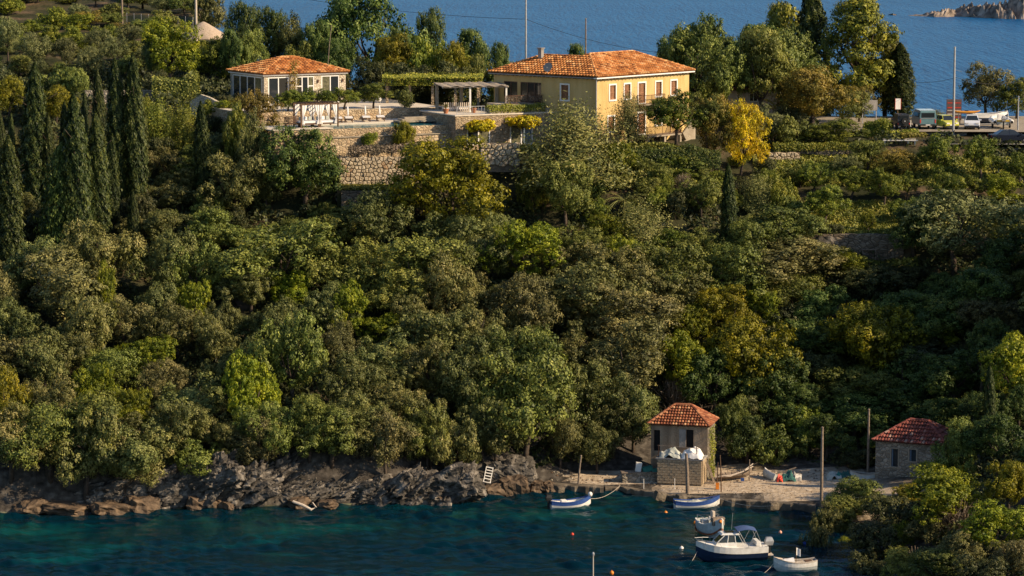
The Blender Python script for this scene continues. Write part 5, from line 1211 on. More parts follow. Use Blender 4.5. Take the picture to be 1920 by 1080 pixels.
for (u, v, w, h, lab) in ((1548, 462, 46, 34, 'pale boulder at the left end of the dark orchard wall'), (1560, 478, 36, 26, 'grey boulder below the pale one by the dark orchard wall'), (640, 372, 22, 14, 'boulder by the dark wall under the big evergreen'), (1240, 428, 14, 9, 'small pale boulder on the low dark wall'), (1600, 798, 46, 10, 'flat pale rock beside the footpath'), (1650, 788, 30, 8, 'flat pale rock at the top of the footpath')):
    p = ground(u, v + h / 2); s = ppm(p); me = rock_mesh('boulder', w / s, w / s * .8, h / s * 1.3, int(u), 3, .2, .3, cuts=5); o = mesh_obj('boulder', me, rock_mat); o.location = (p.x, p.y, p.z + h / s * .35); tag(o, lab, 'rock')
# hut between the trees
h0 = at(1352, 235, 332); hut = empty('garden_hut', (h0.x, h0.y, h0.z - .5), rad(-6), 'whitewashed hut with red tile roof half hidden by trees', 'hut')
s_ = ppm(h0); HW, HHt = 104 / s_, 66 / s_ + .5
FH = Face((0, 0, 0), (1, 0, 0)); wx = (1404 - 1352) / s_
wall_holes(hut, (0, 0, 0), (1, 0, 0), HW, HHt, [(wx, wx + .95, HHt - 1.25, HHt - .35)], cream_wall); glazed(hut, FH, wx, wx + .95, HHt - 1.25, HHt - .35, 2, fr=.07, gl=[glass, glass], mat=white_frame)
m = MB(); m.quad((0, 4, 0), (0, 0, 0), (0, 0, HHt), (0, 4, HHt)); m.quad((HW, 0, 0), (HW, 4, 0), (HW, 4, HHt), (HW, 0, HHt)); m.quad((HW, 4, 0), (0, 4, 0), (0, 4, HHt), (HW, 4, HHt)); m.build('wall', cream_wall, hut)
for sx in (-1, 1):
    m = MB(); x = wx + .475 + sx * .75; FH.box(m, x - .24, x + .24, HHt - 1.25, HHt - .35, .005, .05); m.build('shutter', metal_blue if sx > 0 else cream_wall, hut)
hip_roof(hut, 0, HW, 0, 4, HHt, .5, tile_oldred, over=.35)
# road surface of the car park
m = MB(); a = at(1600, 262, 325); m.add([(30, 323.0, a.z), (64, 321.8, a.z), (64, 345, a.z + .15), (30, 345, a.z + .15)], [(0, 1, 2, 3)])
CARZ = H(np.array([45.]), np.array([332.]))[0] + .12
m = MB(); m.quad((33, 324.2, CARZ), (64, 322.6, CARZ), (64, 347, CARZ), (33, 347, CARZ)); o = m.build('car_park', concrete); tag(o, kind='structure')
m = MB(); m.quad((46, 319.0, CARZ - 1.0), (66, 317.5, CARZ - 1.0), (66, 322.3, CARZ - 1.0), (46, 323.8, CARZ - 1.0)); o = m.build('road', concrete_grey); tag(o, kind='structure')

# ------------------------------------------------------------------ boathouse on the beach
BHA = 14.0; c0 = at(1327, 800, 261.5); bh = empty('boathouse', (c0.x, c0.y, .75), rad(90 - BHA), 'small stone boathouse with red tile roof at the beach', 'house')
# local frame: x runs into the hill along the lit right side, y runs left along the front
HE = c0.z - .75; FY = (1327 - 1222) / ppm(c0) / math.cos(rad(BHA)); FX = 3.7
FF = Face((0, FY, 0), (0, -1, 0)); dd = (FY * .62, FY * .75, HE - 2.0, HE - .35); d0 = (.25, FY * .16, HE - 2.4, HE - .5)
rend = mat_basic('boathouse_render', (.27, .195, .13), (.17, .12, .08), scale=1.5, rough=.95, bump=.5, bscale=8, c3=(.34, .26, .18), streak=True)
wall_holes(bh, (0, FY, 0), (0, -1, 0), FY, HE, [dd, d0], rend)
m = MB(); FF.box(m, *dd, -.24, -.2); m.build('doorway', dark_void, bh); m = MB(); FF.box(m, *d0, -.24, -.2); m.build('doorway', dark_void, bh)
m = MB(); FF.box(m, dd[0] - .62, dd[0] - .02, dd[2], dd[3], .004, .05); m.build('door_leaf', concrete_grey, bh)
m = MB(); m.quad((0, 0, 0), (FX, 0, 0), (FX, 0, HE), (0, 0, HE)); m.quad((FX, 0, 0), (FX, FY, 0), (FX, FY, HE), (FX, 0, HE)); m.quad((FX, FY, 0), (0, FY, 0), (0, FY, HE), (FX, FY, HE)); m.build('wall', stone_house, bh)
hip_roof(bh, 0, FX, 0, FY, HE, .72, tile_red, over=.25, pitch=.26, course=.34)
# front store with block walls
SF = 2.0; s0 = FY * .0; sh = 2.15
blk = mat_basic('block_wall', (.40, .31, .20), (.30, .225, .145), scale=2, rough=.95, bump=.4)
st = empty('block_store', bh.matrix_basis @ Vector((-SF - .35, .1, 0)), rad(90 - BHA), 'flat roofed block store in front of the boathouse', 'shed')
SY = 4.0; m = MB(); m.box(.02, SF, .02, SY - .02, -.2, sh - .02); m.build('core', mortar, st)
bme = MB(); bme.box(-.5, .5, -.5, .5, -.5, .5); bmesh_ = bpy.data.meshes.new('block'); bmesh_.from_pydata(bme.v, [], bme.f); bmesh_.materials.append(blk)
rows = 9; bhh = sh / rows
for r in range(rows):
    off = .22 * (r % 2); x = -off
    while x < SY - .05:
        a_, b_ = max(0, x), min(SY, x + .44)
        if b_ - a_ > .06:
            q = bpy.data.objects.new('block', bmesh_); q.parent = st; q.location = (-.005 + random.uniform(-.008, .008), (a_ + b_) / 2, (r + .5) * bhh); q.scale = (.16, b_ - a_ - .02, bhh - .022); COL.objects.link(q)
        x += .44
    x = -off
    while x < SF - .05:
        a_, b_ = max(.09, x), min(SF, x + .44)
        if b_ - a_ > .06:
            q = bpy.data.objects.new('block', bmesh_); q.parent = st; q.location = ((a_ + b_) / 2, -.005 + random.uniform(-.008, .008), (r + .5) * bhh); q.scale = (b_ - a_ - .02, .16, bhh - .022); COL.objects.link(q)
        x += .44
m = MB(); m.box(-.12, SF + .3, -.12, SY + .12, sh, sh + .12); m.build('roof_slab', concrete_grey, st)
for y in (.5, SY - .1):
    m = MB(); m.beam((.1, y, sh + .12), (.1, y, sh + 1.25), .06); m.build('rail_post', iron, st)
m = MB(); m.beam((.1, .3, sh + 1.1), (.1, SY, sh + 1.2), .05); m.build('handrail', wood_grey, st)
def tarp_heap(parent_m, c, sx, sy, sz, label, mat, seed, name='tarpaulin'):
    vs, fs = [], []; n = 22
    for i in range(n):
        for j in range(n):
            x, y = -1 + 2 * i / (n - 1), -1 + 2 * j / (n - 1); r = max(0, 1 - (x * x + y * y) * .6); k = noise.fractal(Vector((x * 1.3, y * 1.3, seed)), 1.0, 2, 3)
            e_ = max(abs(x), abs(y)); z = sz * (r ** .8) * (.75 + .7 * k) + .03 - abs(noise.noise(Vector((x * 3.2, y * 1.6, seed + 7)))) * sz * .22
            z -= max(0, e_ - .8) / .2 * (.22 + .12 * math.sin(x * 9 + y * 7)) * min(1, sz)
            vs.append((x * sx / 2, y * sy / 2, z))
    for i in range(n - 1):
        for j in range(n - 1): fs.append((i * n + j, (i + 1) * n + j, (i + 1) * n + j + 1, i * n + j + 1))
    m = MB(); m.add(vs, fs); o = m.build(name, mat, None, smooth=True); o.matrix_world = parent_m @ Matrix.Translation(c); tag(o, label, 'tarpaulin')
M_ = Matrix.Translation(st.location) @ Matrix.Rotation(rad(90 - BHA), 4, 'Z')
tarp_heap(M_, Vector((.7, 2.9, sh + .18)), 1.6, 2.0, .75, 'grey green tarpaulin heaped on the block store, the left heap', tarp, 2); tarp_heap(M_, Vector((.7, .95, sh + .18)), 1.6, 1.9, .9, 'pale tarpaulin heaped on the block store, the right heap', fabric_white, 5)
m = MB(); 
for k in range(5): m.beam((.5 + k * .18, -.25 - k * .05, sh - .2 - k * .1), (1.0 + k * .15, -1.0, -.2), .09, .04)
o = m.build('timber_planks', wood_grey, None); o.matrix_world = M_; tag(o, 'long boards leaning against the right side of the store', 'planks')
p_ = bh.matrix_basis @ Vector((1.0, -.15, 0)); climber(p_, 2.0, HE - .2, 'leafy climber hanging over the sunlit side of the boathouse', 1500, 'vine', rad(90 - BHA))
# junk table at the left of the boathouse
jt = at(1200, 886, 261.5); o = empty('work_bench', (jt.x, jt.y, .7), rad(4), 'low stone bench with clutter left of the boathouse', 'bench'); m = MB(); m.box(-1.6, 1.6, -.5, .5, -.1, .75); m.build('base', stone_house, o); m = MB(); m.box(-1.7, 1.7, -.55, .55, .753, .83); m.build('top', wood_grey, o)
def crate(name, p, d, mat, label, cat, rz=0, tilt=0):
    o = empty(name, p, rz, label, cat); o.rotation_euler = (0, tilt, rz); x, y, z = d; t = .04
    m = MB(); m.box(-x / 2, x / 2, -y / 2, y / 2, 0, t); m.build('base', mat, o)
    for a in ((-x / 2, -x / 2 + t, -y / 2, y / 2), (x / 2 - t, x / 2, -y / 2, y / 2), (-x / 2 + t, x / 2 - t, -y / 2, -y / 2 + t), (-x / 2 + t, x / 2 - t, y / 2 - t, y / 2)):
        m = MB(); m.box(*a, t, z); m.build('side', mat, o)
    m = MB(); m.box(-x / 2 - .02, x / 2 + .02, -y / 2 - .02, -y / 2, z - .06, z); m.build('rim', mat, o)
teal = mat_basic('teal_plastic', (.03, .20, .17), (.02, .14, .12), scale=3, rough=.5)
crate('fish_crate', (jt.x - .2, jt.y, 1.53), (.5, .4, .8), white_paint, 'white upright plastic crate on the bench by the boathouse', 'crate', .1, .15); crate('fish_crate', (jt.x + .7, jt.y, 1.53), (.9, .5, .45), teal, 'green plastic crate on the bench by the boathouse', 'crate', .2, -.2); crate('fish_crate', (jt.x + 1.3, jt.y - .1, 1.53), (.45, .4, .28), teal, 'small teal crate at the right end of the bench', 'crate')

# ------------------------------------------------------------------ stone house at the right
SHA = 25.0; c0 = at(1642, 826, 259.5); sth = empty('stone_house', (c0.x, c0.y, .6), rad(-SHA), 'grey stone house with faded red roof at the end of the beach', 'house')
SE = c0.z - .6; SX = 6.4; SYD = 4.8; FS = Face((0, 0, 0), (1, 0, 0))
k_ = 1 / (ppm(c0) * math.cos(rad(SHA)))
w1 = ((1670 - 1642) * k_, (1680 - 1642) * k_ + .1, SE - 2.2, SE - .6); w2 = ((1702 - 1642) * k_, (1711 - 1642) * k_ + .15, SE - 1.6, SE - .55)
wall_holes(sth, (0, 0, 0), (1, 0, 0), SX, SE, [w1, w2], stone_house)
for w in (w1, w2):
    m = MB(); FS.box(m, w[0] - .12, w[0], w[2] - .1, w[3] + .1, .004, .05); FS.box(m, w[1], w[1] + .12, w[2] - .1, w[3] + .1, .004, .05); FS.box(m, w[0], w[1], w[3], w[3] + .1, .004, .05); FS.box(m, w[0], w[1], w[2] - .1, w[2], .004, .07); wo = m.build('window', concrete, sth)
    m = MB(); FS.box(m, w[0], w[1], w[2], w[3], -.22, -.18); m.build('pane', glass, wo); m = MB(); FS.box(m, w[0], w[0] + .14, w[2], w[3], -.12, -.08); m.build('shutter', metal_blue, wo)
m = MB(); m.quad((0, SYD, 0), (0, 0, 0), (0, 0, SE), (0, SYD, SE)); m.quad((SX, 0, 0), (SX, SYD, 0), (SX, SYD, SE), (SX, 0, SE)); m.quad((SX, SYD, 0), (0, SYD, 0), (0, SYD, SE), (SX, SYD, SE)); m.build('wall', stone_house, sth)
hip_roof(sth, 0, SX, 0, SYD, SE, .62, tile_oldred, over=.25, pitch=.26)
# ------------------------------------------------------------------ pool furniture
def lounger(p, rz, label):
    o = empty('sun_lounger', p, rz, label, 'sun lounger', 'white sun loungers beside the pool')
    m = MB(); m.box(-.32, .32, -.95, .45, .26, .33); m.build('frame', wood_dark, o)
    m = MB(); m.box(-.3, .3, -.95, .32, .333, .42); m.build('cushion', fabric_white, o)
    m = MB(); m.beam((0, .34, .38), (0, .85, 1.0), .6, .1, up=(1, 0, 0)); bk = m.build('backrest', fabric_white, o)
    for x in (-.27, .27):
        for y in (-.85, .4): m = MB(); m.box(x - .035, x + .035, y - .035, y + .035, 0, .26); m.build('leg', wood_dark, o)
    m = MB(); m.beam((0, .5, .3), (0, .75, .82), .06); m.build('strut', wood_dark, o)
dz_ = po.z + DECK + .09
def on_deck(u, y):
    """point of the pool deck seen at photo column u, y metres behind the terrace front"""
    xs = np.linspace(-8, 16, 481); return min((terr.matrix_basis @ Vector((x, y, DECK + .095)) for x in xs), key=lambda p: abs(pix(p)[0] - u))
for u, lab in ((634, 'white sun lounger just right of the curtained daybeds'), (653, 'white sun lounger second from the daybeds'), (686, 'white sun lounger third from the daybeds'), (713, 'white sun lounger fourth from the daybeds, nearest the steps')):
    q = on_deck(u, 7.2); lounger(q, PA + rad(-20), lab); bpy.data.objects[COL.objects[-1].parent.name].scale = (1.3, 1.3, 1.3)
def daybed(p, rz, label):
    o = empty('canopy_daybed', p, rz, label, 'daybed', 'curtained daybeds by the pool')
    w, d, h = 1.9, 1.7, 2.05
    for x in (-w / 2, w / 2):
        for y in (-d / 2, d / 2): m = MB(); m.box(x - .06, x + .06, y - .06, y + .06, 0, h); m.build('post', wood_dark, o)
    for y in (-d / 2, d / 2): m = MB(); m.beam((-w / 2 - .15, y, h + .06), (w / 2 + .15, y, h + .06), .1, .12); m.build('beam', wood_dark, o)
    for x in np.linspace(-w / 2, w / 2, 5): m = MB(); m.beam((x, -d / 2 - .1, h + .16), (x, d / 2 + .1, h + .16), .07, .07); m.build('rafter', wood_dark, o)
    m = MB(); m.box(-w / 2 + .07, w / 2 - .07, -d / 2 + .07, d / 2 - .07, .25, .36); m.build('bed_frame', wood_dark, o)
    m = MB(); m.box(-w / 2 + .1, w / 2 - .1, -d / 2 + .1, d / 2 - .1, .363, .55); m.build('mattress', fabric_white, o, bevel=.04)
    for k in range(3): m = MB(); m.box(-.6 + k * .45, -.25 + k * .45, d / 2 - .42, d / 2 - .2, .553, .9); m.build('cushion', fabric_white if k % 2 else tarp, o, bevel=.05)
    for x in (-w / 2, w / 2):
        for y in (-d / 2, d / 2):
            m = MB(); rings = []
            for z, r, dx in ((h - .02, .44, .0), (h - .5, .34, .02), (1.0, .12, .12), (.8, .1, .12), (.3, .24, .08)):
                sx = -1 if x > 0 else 1; rings.append([(x + sx * (.1 + dx * .2 + r * .5) + r * .6 * math.cos(t) * (1 + .25 * math.sin(t * 7)), y + .09 * math.sin(t) * (1 + .3 * math.cos(t * 5)), z) for t in np.linspace(0, 2 * math.pi, 17)[:-1]])
            m.loft(rings); m.build('curtain', fabric_white, o)
for u, v, lab in ((576, 2.6, 'curtained wooden daybed at the left, by the pool'), (609, 2.6, 'curtained wooden daybed nearest the sun loungers')):
    q = on_deck(u, v); daybed(q, PA, lab); COL.objects[-1].parent.scale = (1.12, 1.12, 1.12)
q = on_deck(549, 2.6); o = empty('wooden_bench', q, PA, 'dark slatted wooden bench left of the curtained daybeds', 'bench')
for k in range(5): m = MB(); m.box(-.8, .8, .3, .34, .35 + k * .16, .46 + k * .16); m.build('back_slat', wood_dark, o)
for k in range(4): m = MB(); m.box(-.8, .8, -.3 + k * .15, -.19 + k * .15, .34, .38); m.build('seat_slat', wood_dark, o)
for x in (-.75, .75): m = MB(); m.box(x - .04, x + .04, -.3, .3, 0, .337); m.build('leg', wood_dark, o)
# garden trees on the terraces
def on_terr(u, y, z):
    return min((terr.matrix_basis @ Vector((x, y, z)) for x in np.linspace(-8, 26, 681)), key=lambda p: abs(pix(p)[0] - u))
for u, vt, w, k in ((600, 168, 58, 'citrus'), (572, 166, 52, 'citrus'), (645, 163, 66, 'citrus'), (700, 156, 64, 'citrus'), (540, 170, 52, 'citrus'), (758, 164, 44, 'bush')):
    q = on_terr(u, 10.8, DECK + 1.12); tree(k, u, vt, pix(q)[1], w, p=q, trunk='std' if u > 620 and k == 'citrus' else None)
q = on_terr(690, -.75, 1.2); tree('bright', 690, 246, pix(q)[1], 34, p=q, label='small green shrub against the lower pool wall, the left one'); q = on_terr(755, -.85, 1.2); tree('yg', 755, 226, pix(q)[1], 46, p=q, label='taller yellow green shrub against the lower pool wall, the right one')
q = on_terr(905, -2.4, 1.7); tree('umbrella', 905, 224, pix(q)[1], 60, p=q, label='golden umbrella tree in front of the pale doorway, the left one'); q = on_terr(980, -2.4, 1.7); tree('umbrella', 980, 217, pix(q)[1], 60, p=q, label='golden umbrella tree beside the blue door, the right one')
# kettle grill
q = atz(709, 201, bz); o = empty('kettle_grill', q, 0, 'white dome lid kettle grill under the terrace trees', 'grill'); m = MB(); m.lathe([(.02, .55), (.3, .65), (.36, .85), (.36, .9), (.3, 1.1), (.05, 1.22)], n=16); m.build('bowl', white_paint, o, smooth=True)
for k in range(3): a = k * 2.1; m = MB(); m.tube([(math.cos(a) * .2, math.sin(a) * .2, .62), (math.cos(a) * .42, math.sin(a) * .42, 0)], .02, 6); m.build('leg', metal_grey, o)

# ------------------------------------------------------------------ poles and wires
def pole(u, vt, vb, Y, r, mat, label, lean=0, arm=None, name='utility_pole', cat='pole', z=None):
    b = at(u, vb, Y); h = (vb - vt) / ppm(b)
    if z is not None: b.z = z
    o = empty(name, b, 0, label, cat); m = MB(); m.tube([(0, 0, -1.2), (lean * h * .5, 0, h * .5), (lean * h, 0, h)], [r * 1.15, r, r * .8], 8); m.build('shaft', mat, o)
    m = MB(); m.lathe([(r * .95, h - .02), (r * .95, h + .06), (r * .3, h + .1)], (lean * h, 0, 0), 8); m.build('cap', mat, o)
    if arm: m = MB(); m.beam((lean * h - .1, 0, arm * h), (lean * h + .8, 0, arm * h - .25), .05); m.build('bracket', metal_grey, o)
    return b + Vector((lean * h, 0, h))
pA = pole(986, -40, 135, 345, .11, metal_grey, 'tall grey pole behind the yellow house roof', cat='pole'); pB = pole(1098, 36, 130, 345, .09, wood_grey, 'short wooden pole behind the yellow house roof')
pC = pole(1787, 105, 262, 323.8, .13, metal_grey, 'grey power pole at the edge of the car park', arm=.74, z=CARZ); pD = pole(368, -60, 62, 372, .14, wood_pale, 'wooden pole beside the gravel heap'); pE = pole(229, -50, 32, 385, .13, wood_grey, 'wooden pole on the hill left of the wire fence')
pole(613, 48, 125, 342, .045, wood_grey, 'thin leaning pole behind the bungalow', lean=.12); pole(1908, 200, 262, 326, .08, metal_grey, 'short grey post at the right edge of the car park', name='sign_post', cat='post', z=CARZ)
pole(1540, 800, 947, 252.0, .13, wood_grey, 'tall weathered mooring pole at the water edge', name='mooring_pole', z=.4); pole(1627, 780, 910, 262, .11, wood_grey, 'thin dark pole left of the stone house', name='wooden_pole', z=.8)
pole(1290, 850, 922, 256.6, .16, wood_grey, 'thick grey post in front of the block store', lean=-.05, name='mooring_post', cat='post', z=.6); pole(1083, 858, 910, 260.6, .09, wood_grey, 'leaning post on the quay at the left of the beach', lean=.12, name='mooring_post', cat='post', z=.6)
pole(1353, 858, 925, 257, .05, wood_dark, 'thin bent stake right of the boathouse', lean=-.05, name='wooden_stake', cat='stake', z=.6); pole(1344, 853, 900, 258, .05, wood_dark, 'thin crossing stake behind the bent one', lean=.04, name='wooden_stake', cat='stake', z=.7)
pole(1265, 889, 905, 258.6, .03, white_paint, 'short white stake on the beach before the block store', name='wooden_stake', cat='stake', z=.6); pole(1207, 889, 900, 259.6, .03, white_paint, 'short white stake left of the block store', name='wooden_stake', cat='stake', z=.6); pole(1405, 865, 905, 261, .05, wood_grey, 'short post at the right of the boat wreck', name='wooden_stake', cat='stake', z=.7)
def wire(a, b, sag, label, r=.022):
    a, b = Vector(a), Vector(b); pts = []
    for k in range(25): t = k / 24; q = a.lerp(b, t); q.z -= sag * 4 * t * (1 - t); pts.append(q)
    m = MB(); m.tube(pts, r, 5); tag(m.build('power_cable', black_plastic), label, 'cable')
wire(at(520, -10, 352), at(986, 36, 345), .5, 'dark cable crossing the sea left of the tall grey pole'); wire(at(986, 36, 345), at(1250, 100, 342), .6, 'dark cable from the tall grey pole down to the yellow house'); wire(at(1692, 150, 345), at(1787, 147, 324), .35, 'dark cable from the trees to the car park power pole'); wire(at(1787, 143, 324), at(1960, 138, 330), 1.0, 'dark cable right of the car park power pole')
# wire mesh fence and gravel heap at the top left
fa, fb = at(238, 46, 384), at(362, 54, 376); fo = empty('mesh_fence', fa, 0, 'green wire mesh fence with white posts on the hilltop', 'fence'); dv = fb - fa
mesh_m, nt, out = new_mat('green_mesh')
p = N(nt, 'BsdfPrincipled'); p.inputs['Base Color'].default_value = (.03, .08, .06, 1); tr_ = N(nt, 'BsdfTransparent'); mx = N(nt, 'MixShader'); mx.inputs[0].default_value = .55
nt.links.new(p.outputs[0], mx.inputs[1]); nt.links.new(tr_.outputs[0], mx.inputs[2]); nt.links.new(mx.outputs[0], out.inputs[0])
for k in range(10): q = dv * (k / 9); m = MB(); m.tube([(q.x, q.y, q.z - .8), (q.x, q.y, q.z + 1.5)], .035, 6); m.build('post', metal_grey, fo)
for k in range(9):
    a_, b_ = dv * (k / 9), dv * ((k + 1) / 9); m = MB(); m.quad((a_.x, a_.y, a_.z - .5), (b_.x, b_.y, b_.z - .5), (b_.x, b_.y, b_.z + 1.4), (a_.x, a_.y, a_.z + 1.4)); m.build('mesh_panel', mesh_m, fo)
gh = at(382, 66, 368); gs = ppm(gh); gw, ghh = 72 / gs, 25 / gs; vs, fs = [], []; n = 28
for i in range(n):
    for j in range(n):
        x, y = -1 + 2 * i / (n - 1), -1 + 2 * j / (n - 1); r = math.hypot(x, y); vs.append((x * gw / 2 * 1.15, y * gw / 2 * 1.0, ghh * max(0, 1 - r) ** .8 * 1.12 + .08 * noise.noise(Vector((x * 4, y * 4, 1))) - .3 * (r > 1)))
fs = [(i * n + j, (i + 1) * n + j, (i + 1) * n + j + 1, i * n + j + 1) for i in range(n - 1) for j in range(n - 1)]
m = MB(); m.add(vs, fs); tag(m.build('gravel_heap', mat_basic('gravel', (.46, .36, .27), (.36, .28, .20), scale=6, rough=1, bump=.6), None, loc=(gh.x, gh.y, gh.z - .1), smooth=True), 'cone shaped heap of pale gravel on the hilltop', 'heap')

# ------------------------------------------------------------------ boats
def hull_rings(Ln, B, D, sheer=.25, stern=.75, n=14, flare=.75, z0=0.0, bowlift=.0):
    """sections stern (y=-L/2) to bow (y=+L/2): lists of half-section points from sheer to keel"""
    R = []
    for i in range(n):
        t = i / (n - 1); y = -Ln / 2 + Ln * t
        b = B / 2 * (stern + (1 - stern) * math.sin(min(1, t / .45) * math.pi / 2)) if t < .45 else B / 2 * max(.02, (1 - ((t - .45) / .55) ** 2.3))
        sh = D * .62 + sheer * (2 * t - .75) ** 2 + bowlift * t ** 3; kz = -D * .38 + (D * .5 + sheer * .3) * max(0, (t - .72) / .28) ** 2.2
        R.append((y, b, sh + z0, kz + z0))
    return R
def boat_shell(parent, R, mat_low, mat_top, split=.72, inner=None, thick=.05, antif=None):
    """outer hull in bands, gunwale strip, and an inner skin"""
    prof = [(1.0, 1.0), (.985, .82), (.96, .62), (.86, .40), (.62, .18), (.25, .03), (0, 0)]
    def ring(r, k0, k1, s=1.0, dz=0):
        y, b, sh, kz = r; pts = []
        for (fx, fz) in prof[k0:k1 + 1]: pts.append((b * fx * s, y, kz + (sh - kz) * fz + dz))
        return pts
    for (k0, k1, mt, nm) in ((0, 2, mat_top, 'topside'), (2, 6, mat_low, 'hull')):
        m = MB()
        for sg in (1, -1):
            rs = [[(sg * x, y, z) for x, y, z in ring(r, k0, k1)] for r in R]; m.loft(rs, closed=False)
        y, b, sh, kz = R[0]; pr = ring(R[0], k0, k1); m.add([(x, y, z) for x, _, z in pr] + [(-x, y, z) for x, _, z in reversed(pr)], [tuple(range(2 * len(pr)))])
        m.build(nm, mt, parent)
    m = MB()
    for sg in (1, -1):
        rs = []
        for r in R:
            y, b, sh, kz = r; bi = max(.0, b - thick * 2.2); rs.append([(sg * (b + .02), y, sh - .04), (sg * (b + .02), y, sh + .04), (sg * bi, y, sh + .04), (sg * bi, y, sh - .04)])
        m.loft(rs)
    m.build('gunwale', inner[1] if inner else mat_top, parent)
    if inner:
        m = MB()
        for sg in (1, -1):
            rs = [[(sg * max(0, r[1] - .07), r[0], r[2] - .02), (sg * max(0, r[1] * .82 - .05), r[0], r[3] + (r[2] - r[3]) * .42), (0, r[0], r[3] + (r[2] - r[3]) * .36)] for r in R]; m.loft(rs, closed=False)
        m.build('inner_hull', inner[0], parent)
def outboard(parent, y, z, mat=black_plastic, s=1.0):
    m = MB(); m.loft([[(-.16 * s, y - .34 * s, z + .1), (.16 * s, y - .34 * s, z + .1), (.16 * s, y + .14 * s, z + .1), (-.16 * s, y + .14 * s, z + .1)], [(-.19 * s, y - .4 * s, z + .35 * s), (.19 * s, y - .4 * s, z + .35 * s), (.19 * s, y + .16 * s, z + .35 * s), (-.19 * s, y + .16 * s, z + .35 * s)], [(-.12 * s, y - .3 * s, z + .6 * s), (.12 * s, y - .3 * s, z + .6 * s), (.12 * s, y + .08 * s, z + .6 * s), (-.12 * s, y + .08 * s, z + .6 * s)]])
    o = m.build('outboard_motor', mat, parent, bevel=.02); m = MB(); m.box(-.06 * s, .06 * s, y - .22 * s, y - .02, z - .8 * s, z + .1); m.build('leg', black_plastic, o)
def rowboat(p, rz, Ln, B, label, low, top, inn, rim, motor=True, extras='a'):
    o = empty('fishing_boat', p, rz, label, 'boat'); R = hull_rings(Ln, B, .75, .28, .72)
    boat_shell(o, R, low, top, inner=(inn, rim))
    for y in (-Ln * .28, 0, Ln * .22):
        b = np.interp(y, [r[0] for r in R], [r[1] for r in R]); m = MB(); m.box(-b * .88, b * .88, y - .13, y + .13, .24, .29); m.build('thwart', white_paint, o)
    m = MB(); rs = [r for r in R if r[0] > Ln * .3]; m.add([(r[1] * .93, r[0], r[2] + .015) for r in rs] + [(-r[1] * .93, r[0], r[2] + .015) for r in reversed(rs)], [tuple(range(2 * len(rs)))]); m.build('foredeck', top, o)
    if motor: outboard(o, -Ln / 2 - .05, R[0][2] - .1)
    if extras == 'a':
        m = MB(); m.lathe([(.03, -.2), (.17, -.1), (.2, .06), (.14, .2), (.03, .25)], (0, Ln / 2 - .05, R[-1][2] + .05), 10); m.build('bow_fender', white_paint, o, smooth=True)
        m = MB(); m.box(-.3, .25, -.9, -.4, .3, .62); m.build('engine_box', white_paint, o, bevel=.03)
    else:
        vs, fs = [], []; n = 12
        for i in range(n):
            for j in range(n): x, y = -1 + 2 * i / 11, -1 + 2 * j / 11; vs.append((x * B * .34, y * Ln * .17 - .15, .32 + .32 * max(0, 1 - (x * x + y * y) * .6) * (.8 + .6 * noise.noise(Vector((x * 2, y * 3, 4))))))
        fs = [(i * n + j, (i + 1) * n + j, (i + 1) * n + j + 1, i * n + j + 1) for i in range(n - 1) for j in range(n - 1)]; m = MB(); m.add(vs, fs); m.build('cover', tarp, o, smooth=True)
    return o
b1 = atz(1070, 952, 0); rowboat((b1.x, b1.y, .12), rad(-76), 3.6, 1.4, 'blue and white open boat with outboard, moored off the quay', hull_white, blue_paint, white_paint, blue_paint)
b2 = atz(1307, 952, 0); rowboat((b2.x, b2.y, .12), rad(-80), 4.0, 1.45, 'blue and white boat with grey cover, moored off the beach', hull_white, blue_paint, tarp, blue_paint, motor=False, extras='b')
# old white working boat
b3 = atz(1335, 1004, 0); o = empty('work_boat', (b3.x, b3.y, .25), rad(-158), 'old white working boat with a wooden crate on its stern rails', 'boat')
wb = o; R = RW = hull_rings(3.6, 1.7, 1.15, .35, .8, bowlift=.25); boat_shell(o, R, hull_old, hull_old, inner=(concrete_grey, white_paint))
m = MB(); m.box(-.5, .55, .9, 1.35, .85, 1.5); m.build('crate', wood_grey, o)
for x in (-.7, .7):
    for y in (-1.4, -.4, .6): m = MB(); m.tube([(x, y, .7), (x, y, 1.3)], .025, 6); m.build('stanchion', metal_grey, o)
    m = MB(); m.tube([(x, -1.4, 1.3), (x, 1.0, 1.32)], .02, 6); m.build('rail', metal_grey, o)
m = MB(); m.box(-.35, -.05, -.5, -.1, .6, 1.75); m.build('engine_cover', wood_pale, o, bevel=.06); m = MB(); m.box(-.5, .5, -1.3, -.7, .55, .95); m.build('net_bin', hull_old, o, bevel=.05)
m = MB(); m.lathe([(.03, -.14), (.13, -.06), (.15, .05), (.08, .14), (.02, .16)], (.1, 1.75, 1.25), 10); m.build('float', orange_p, o, smooth=True)
# cabin cruiser
b4 = atz(1370, 1049, 0); cc = empty('cabin_cruiser', (b4.x, b4.y, .22), rad(99), 'white and navy cabin motorboat with blue canvas top', 'boat')
Ln, B = 5.7, 2.1; R = hull_rings(Ln, B, 1.35, .12, .9, bowlift=.35); boat_shell(cc, R, navy_paint, navy_paint)
def hull_band(parent, R, f0, f1, out, mat, name):
    m = MB()
    for sg in (1, -1):
        rs = [[(sg * (r[1] * (.985 if f1 < 1 else 1) + out), r[0], r[3] + (r[2] - r[3]) * f0), (sg * (r[1] + out + .03), r[0], r[3] + (r[2] - r[3]) * f1)] for r in R]; m.loft(rs, closed=False)
    y = R[0][0]; m.quad((-R[0][1], y - .02, R[0][3] + (R[0][2] - R[0][3]) * f0), (R[0][1], y - .02, R[0][3] + (R[0][2] - R[0][3]) * f0), (R[0][1], y - .02, R[0][2]), (-R[0][1], y - .02, R[0][2]))
    return m.build(name, mat, parent)
hull_band(cc, R, .68, 1.03, .012, hull_white, 'topside')
